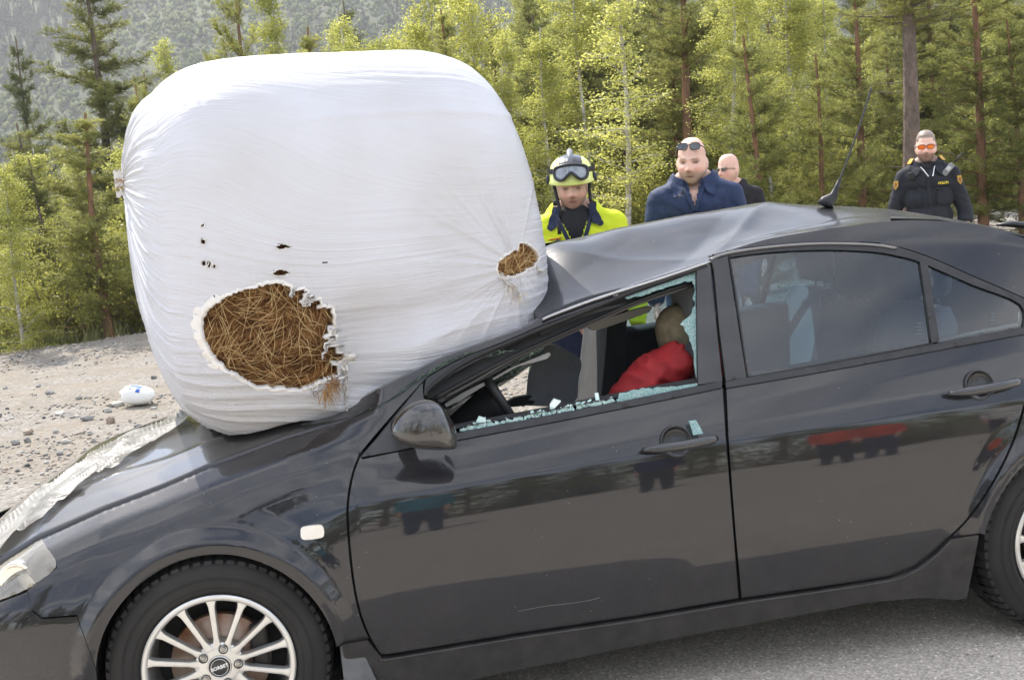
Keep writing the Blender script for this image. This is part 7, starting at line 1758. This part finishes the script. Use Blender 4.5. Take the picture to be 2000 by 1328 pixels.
# shoulder radio with aerial
p = surf_on(JV, JN, .145, 1.42, .03)
R_ = Matrix.Rotation(.75, 3, 'Y'); rd = MB().box(p*s, np.array([.045, .03, .105])*s, R_, bev=.006).build('radio', mat('radio_grey', (.20, .21, .21), .45, var=.2), root, local=True)
dR = np.array(R_)@np.array([0, 0, 1.]); MB().tube([(p+dR*.05+[.01, 0, .01])*s, (p+dR*.15+[.012, 0, .012])*s], [.008*s, .005*s], 8).build('radio_aerial', RUBBER, rd, local=True)
MB().box((p+dR*.01+np.array([-.004, -.017, .0]))*s, np.array([.030, .004, .035])*s, R_, bev=.0015).build('radio_screen', mat('radio_screen', (.5, .52, .5), .3), rd, local=True)
p = surf_on(JV, JN, -.115, 1.405, .02); MB().box(p*s, np.array([.045, .03, .06])*s, Matrix.Rotation(-.2, 3, 'Y'), bev=.006).build('body_camera', RUBBER, root, local=True)
for sd in (-1, 1): ribbon(root, s, VN, [(sd*.05, 1.47), (sd*.035+.008, 1.43), (.02+sd*.012, 1.385)], .008, mat('zip_steel', (.6, .6, .6), .3, metal=.7), 'zip', .024)
# ------------------------------------------------ onlookers behind the photographer (seen mirrored in the doors)
ORG = cloth('orange_cloth', (.75, .10, .02)); TEAL = cloth('teal_cloth', (.05, .25, .32)); WHT = cloth('white_cloth', (.7, .7, .68)); REDC = cloth('red_cloth', (.45, .03, .05))
for (x, y, c, tr_, lb) in ((5.5, -8.6, ORG, DARKT, 'onlooker in an orange top and dark trousers, first of two in orange'), (6.2, -9.0, ORG, DENIM, 'onlooker in an orange top and jeans'), (7.4, -8.4, WHT, DARKT, 'onlooker in a white shirt and dark trousers'), (.9, -7.2, TEAL, DENIM, 'onlooker in a teal top and jeans'), (3.6, -9.2, BLUE, DARKT, 'onlooker in a dark blue top'), (-1.6, -6.2, BLACKC, DENIM, 'onlooker in a black top and jeans'), (-2.6, -6.8, REDC, DARKT, 'onlooker in a red top')):
    person(lb, (x, y, 1.63), yaw=math.pi+.1*x, shirt=c, trous=tr_, voxel=.012, build=1.1, hair=(.15, .10, .06), arms=((.12, .3), (.12, .3)), sleeve='short')
# ================================================================ DUMMY IN THE DRIVER'S SEAT
dc = at_y(1324, 650, .52); ub = at_y(1300, 735, .50)
dummy = thing('crash_dummy', 'rescue training dummy in a red jacket belted into the driver seat', 'dummy', (float(dc[0]), .5, .55))
SACK = mat('beige_sackcloth', (.34, .29, .19), .95, var=.22, vscale=40, bump=.5, bscale=260, bdist=.002); REDJ = mat('red_jacket_cloth', (.30, .014, .017), .75, var=.25, vscale=11, bump=.4, bscale=40, bdist=.008)
m_ = MB(); ell(m_, dc, (.078, .085, .098), Matrix.Rotation(-.15, 3, 'Y')); V, N, F_ = remeshed(m_, .007, 2); V = V+N*(.004*fbm(V[:, 0]*20, V[:, 1]*20, V[:, 2]*20, 3, 3))[:, None]; mesh('dummy_head', V, F_, SACK, dummy)
m_ = MB(); nk = at_y(1352, 672, .52); m_.tube([dc+[.02, 0, -.06], nk+[.01, 0, -.03]], [.055, .06], 14); V, N, F_ = remeshed(m_, .01, 1); mesh('dummy_neck', V, F_, mat('orange_cloth_neck', (.62, .20, .03), .8, var=.2), dummy)
m_ = MB(); c1 = at_y(1345, 715, .52); c0 = at_y(1250, 765, .40)
ell(m_, c1+[.06, 0, -.06], (.13, .22, .14)); ell(m_, c1+[.05, 0, -.22], (.14, .19, .16)); ell(m_, c1+[-.02, -.02, -.03], (.10, .20, .07), Matrix.Rotation(-.35, 3, 'Y'))
m_.tube([at_y(1330, 705, .33), at_y(1275, 735, .31), at_y(1235, 775, .30), at_y(1200, 830, .33)], [.065, .062, .058, .05], 14); m_.tube([c1+[.0, .16, .0], c1+[-.16, .18, -.12], c1+[-.30, .15, -.16]], [.062, .058, .05], 14)
m_.tube([at_y(1275, 705, .42), at_y(1300, 697, .45), at_y(1340, 688, .48)], [.02, .026, .03], 10)
V, N, F_ = remeshed(m_, .009, 2); V = V+N*(.024*(1-np.abs(fbm(V[:, 0]*6+V[:, 2]*9, V[:, 1]*7, V[:, 2]*9-V[:, 0]*7, 3, 23)))**4-.006)[:, None]; mesh('red_jacket', V, F_, REDJ, dummy)
m_ = MB()
for sd in (-1, 1): m_.tube([c1+[.04, sd*.09, -.33], c1+[-.30, sd*.10, -.30], c1+[-.42, sd*.10, -.55]], [.085, .07, .055], 12)
V, N, F_ = remeshed(m_, .014, 2); mesh('dummy_legs', V, F_, DARKT, dummy)
q0, q1 = at_y(1362, 706, .215), at_y(1312, 768, .225); MB().grid([[q0+(q1-q0)*t+np.array([w_*.7, 0, w_*.7]) for w_ in (-.022, .022)] for t in np.linspace(-.4, 1.2, 8)]).build('seat_belt', mat('belt_web', (.015, .015, .016), .7), car)
# ================================================================ BROKEN GLASS
rg = np.random.default_rng(17)
CRB = mat('glass_crumb', (.50, .80, .76), .15, col2=(.82, .95, .93), vscale=90, detail=3, trans=.12, bump=.8, bscale=200, bdist=.003)
def shard(c, sz, seed, label, thick=.0045, tilt=.5, m=None, group=None, nv=6, flat=False):
    r_ = np.random.default_rng(seed); a = np.sort(r_.uniform(0, 6.28, nv)); r = sz*r_.uniform(.65, 1.1, nv); P_ = np.stack([r*np.cos(a), 0*a, r*np.sin(a)*.8], -1)
    bm = bmesh.new(); vs = [bm.verts.new(p) for p in P_]; f = bm.faces.new(vs); e = bmesh.ops.extrude_face_region(bm, geom=[f]); 
    for g_ in e['geom']:
        if isinstance(g_, bmesh.types.BMVert): g_.co.y += thick
    bmesh.ops.recalc_face_normals(bm, faces=bm.faces); me = bpy.data.meshes.new('glass_fragment'); bm.to_mesh(me); bm.free(); me.materials.append(m or CRB)
    o = bpy.data.objects.new('glass_fragment', me); COL.objects.link(o); o.location = c; o.rotation_euler = (r_.normal()*tilt, r_.normal()*.6, r_.normal()*tilt); tag(o, label, 'broken glass', group); return o
tb = [(905, 836), (915, 834), (925, 832), (940, 827), (958, 829), (972, 826), (985, 824), (1000, 822), (1015, 818), (1028, 815), (1040, 812), (1053, 806), (1064, 806), (1075, 802), (1086, 797), (1097, 800), (1107, 797), (1118, 794), (1130, 790), (1141, 789), (1152, 787), (1163, 780), (1174, 786), (1187, 783), (1199, 782), (935, 833), (1020, 821), (1092, 803), (1112, 800), (1135, 795), (1168, 788), (1193, 785)]
tb += [(900+9.5*k+float(rg.uniform(-3, 3)), 842-.197*(9.5*k)-float(rg.uniform(0, 5))) for k in range(33)]+[(903+7.2*k+float(rg.uniform(-3, 3)), 843-.197*(7.2*k)-float(rg.uniform(0, 3))) for k in range(42)]
for i, (px, py) in enumerate(tb):
    c = cast(np.array([px*1.]), np.array([py+2.]), FS(.012))[0]; big = {13: .024, 14: .026, 3: .026, 21: .022}.get(i, rg.uniform(.006, .0135))
    if i == 3: lb, gp = 'tall glass shard standing alone on the sill near the wing mirror', None
    elif i == 14: lb, gp = 'white cube shaped clump of glass lying highest on the door sill', None
    elif i == 21: lb, gp = 'glass shard tilted up on the sill in front of the red jacket', None
    else: lb, gp = 'small turquoise crumb of broken window glass along the door sill', 'glass crumbs on the door sill'
    m = None if i != 14 else mat('white_glass', (.75, .85, .83), .25, var=.1); shard(c+[0, 0, big*.25], big, i, lb, group=gp, m=m, tilt=.35, thick=.005 if i != 14 else .02)
g = [(1346, 822), (1360, 821), (1366, 831), (1373, 846), (1353, 849), (1351, 838)]
v, Tr = cdt(g, 6); X = cast(v[:, 0], v[:, 1], FS(-.030)); loc = X.mean(0); X[:, 1] += -.004+.010*(X[:, 2]-X[:, 2].min())/.05
sg = skinmesh(v, X, Tr, .004, 'glass_fragment', CRK, None, np.array([0, 1, 0.])); sg.data.transform(Matrix.Translation(-Vector(loc))); sg.location = loc; tag(sg, 'single glass shard balanced on the front door handle', 'broken glass')
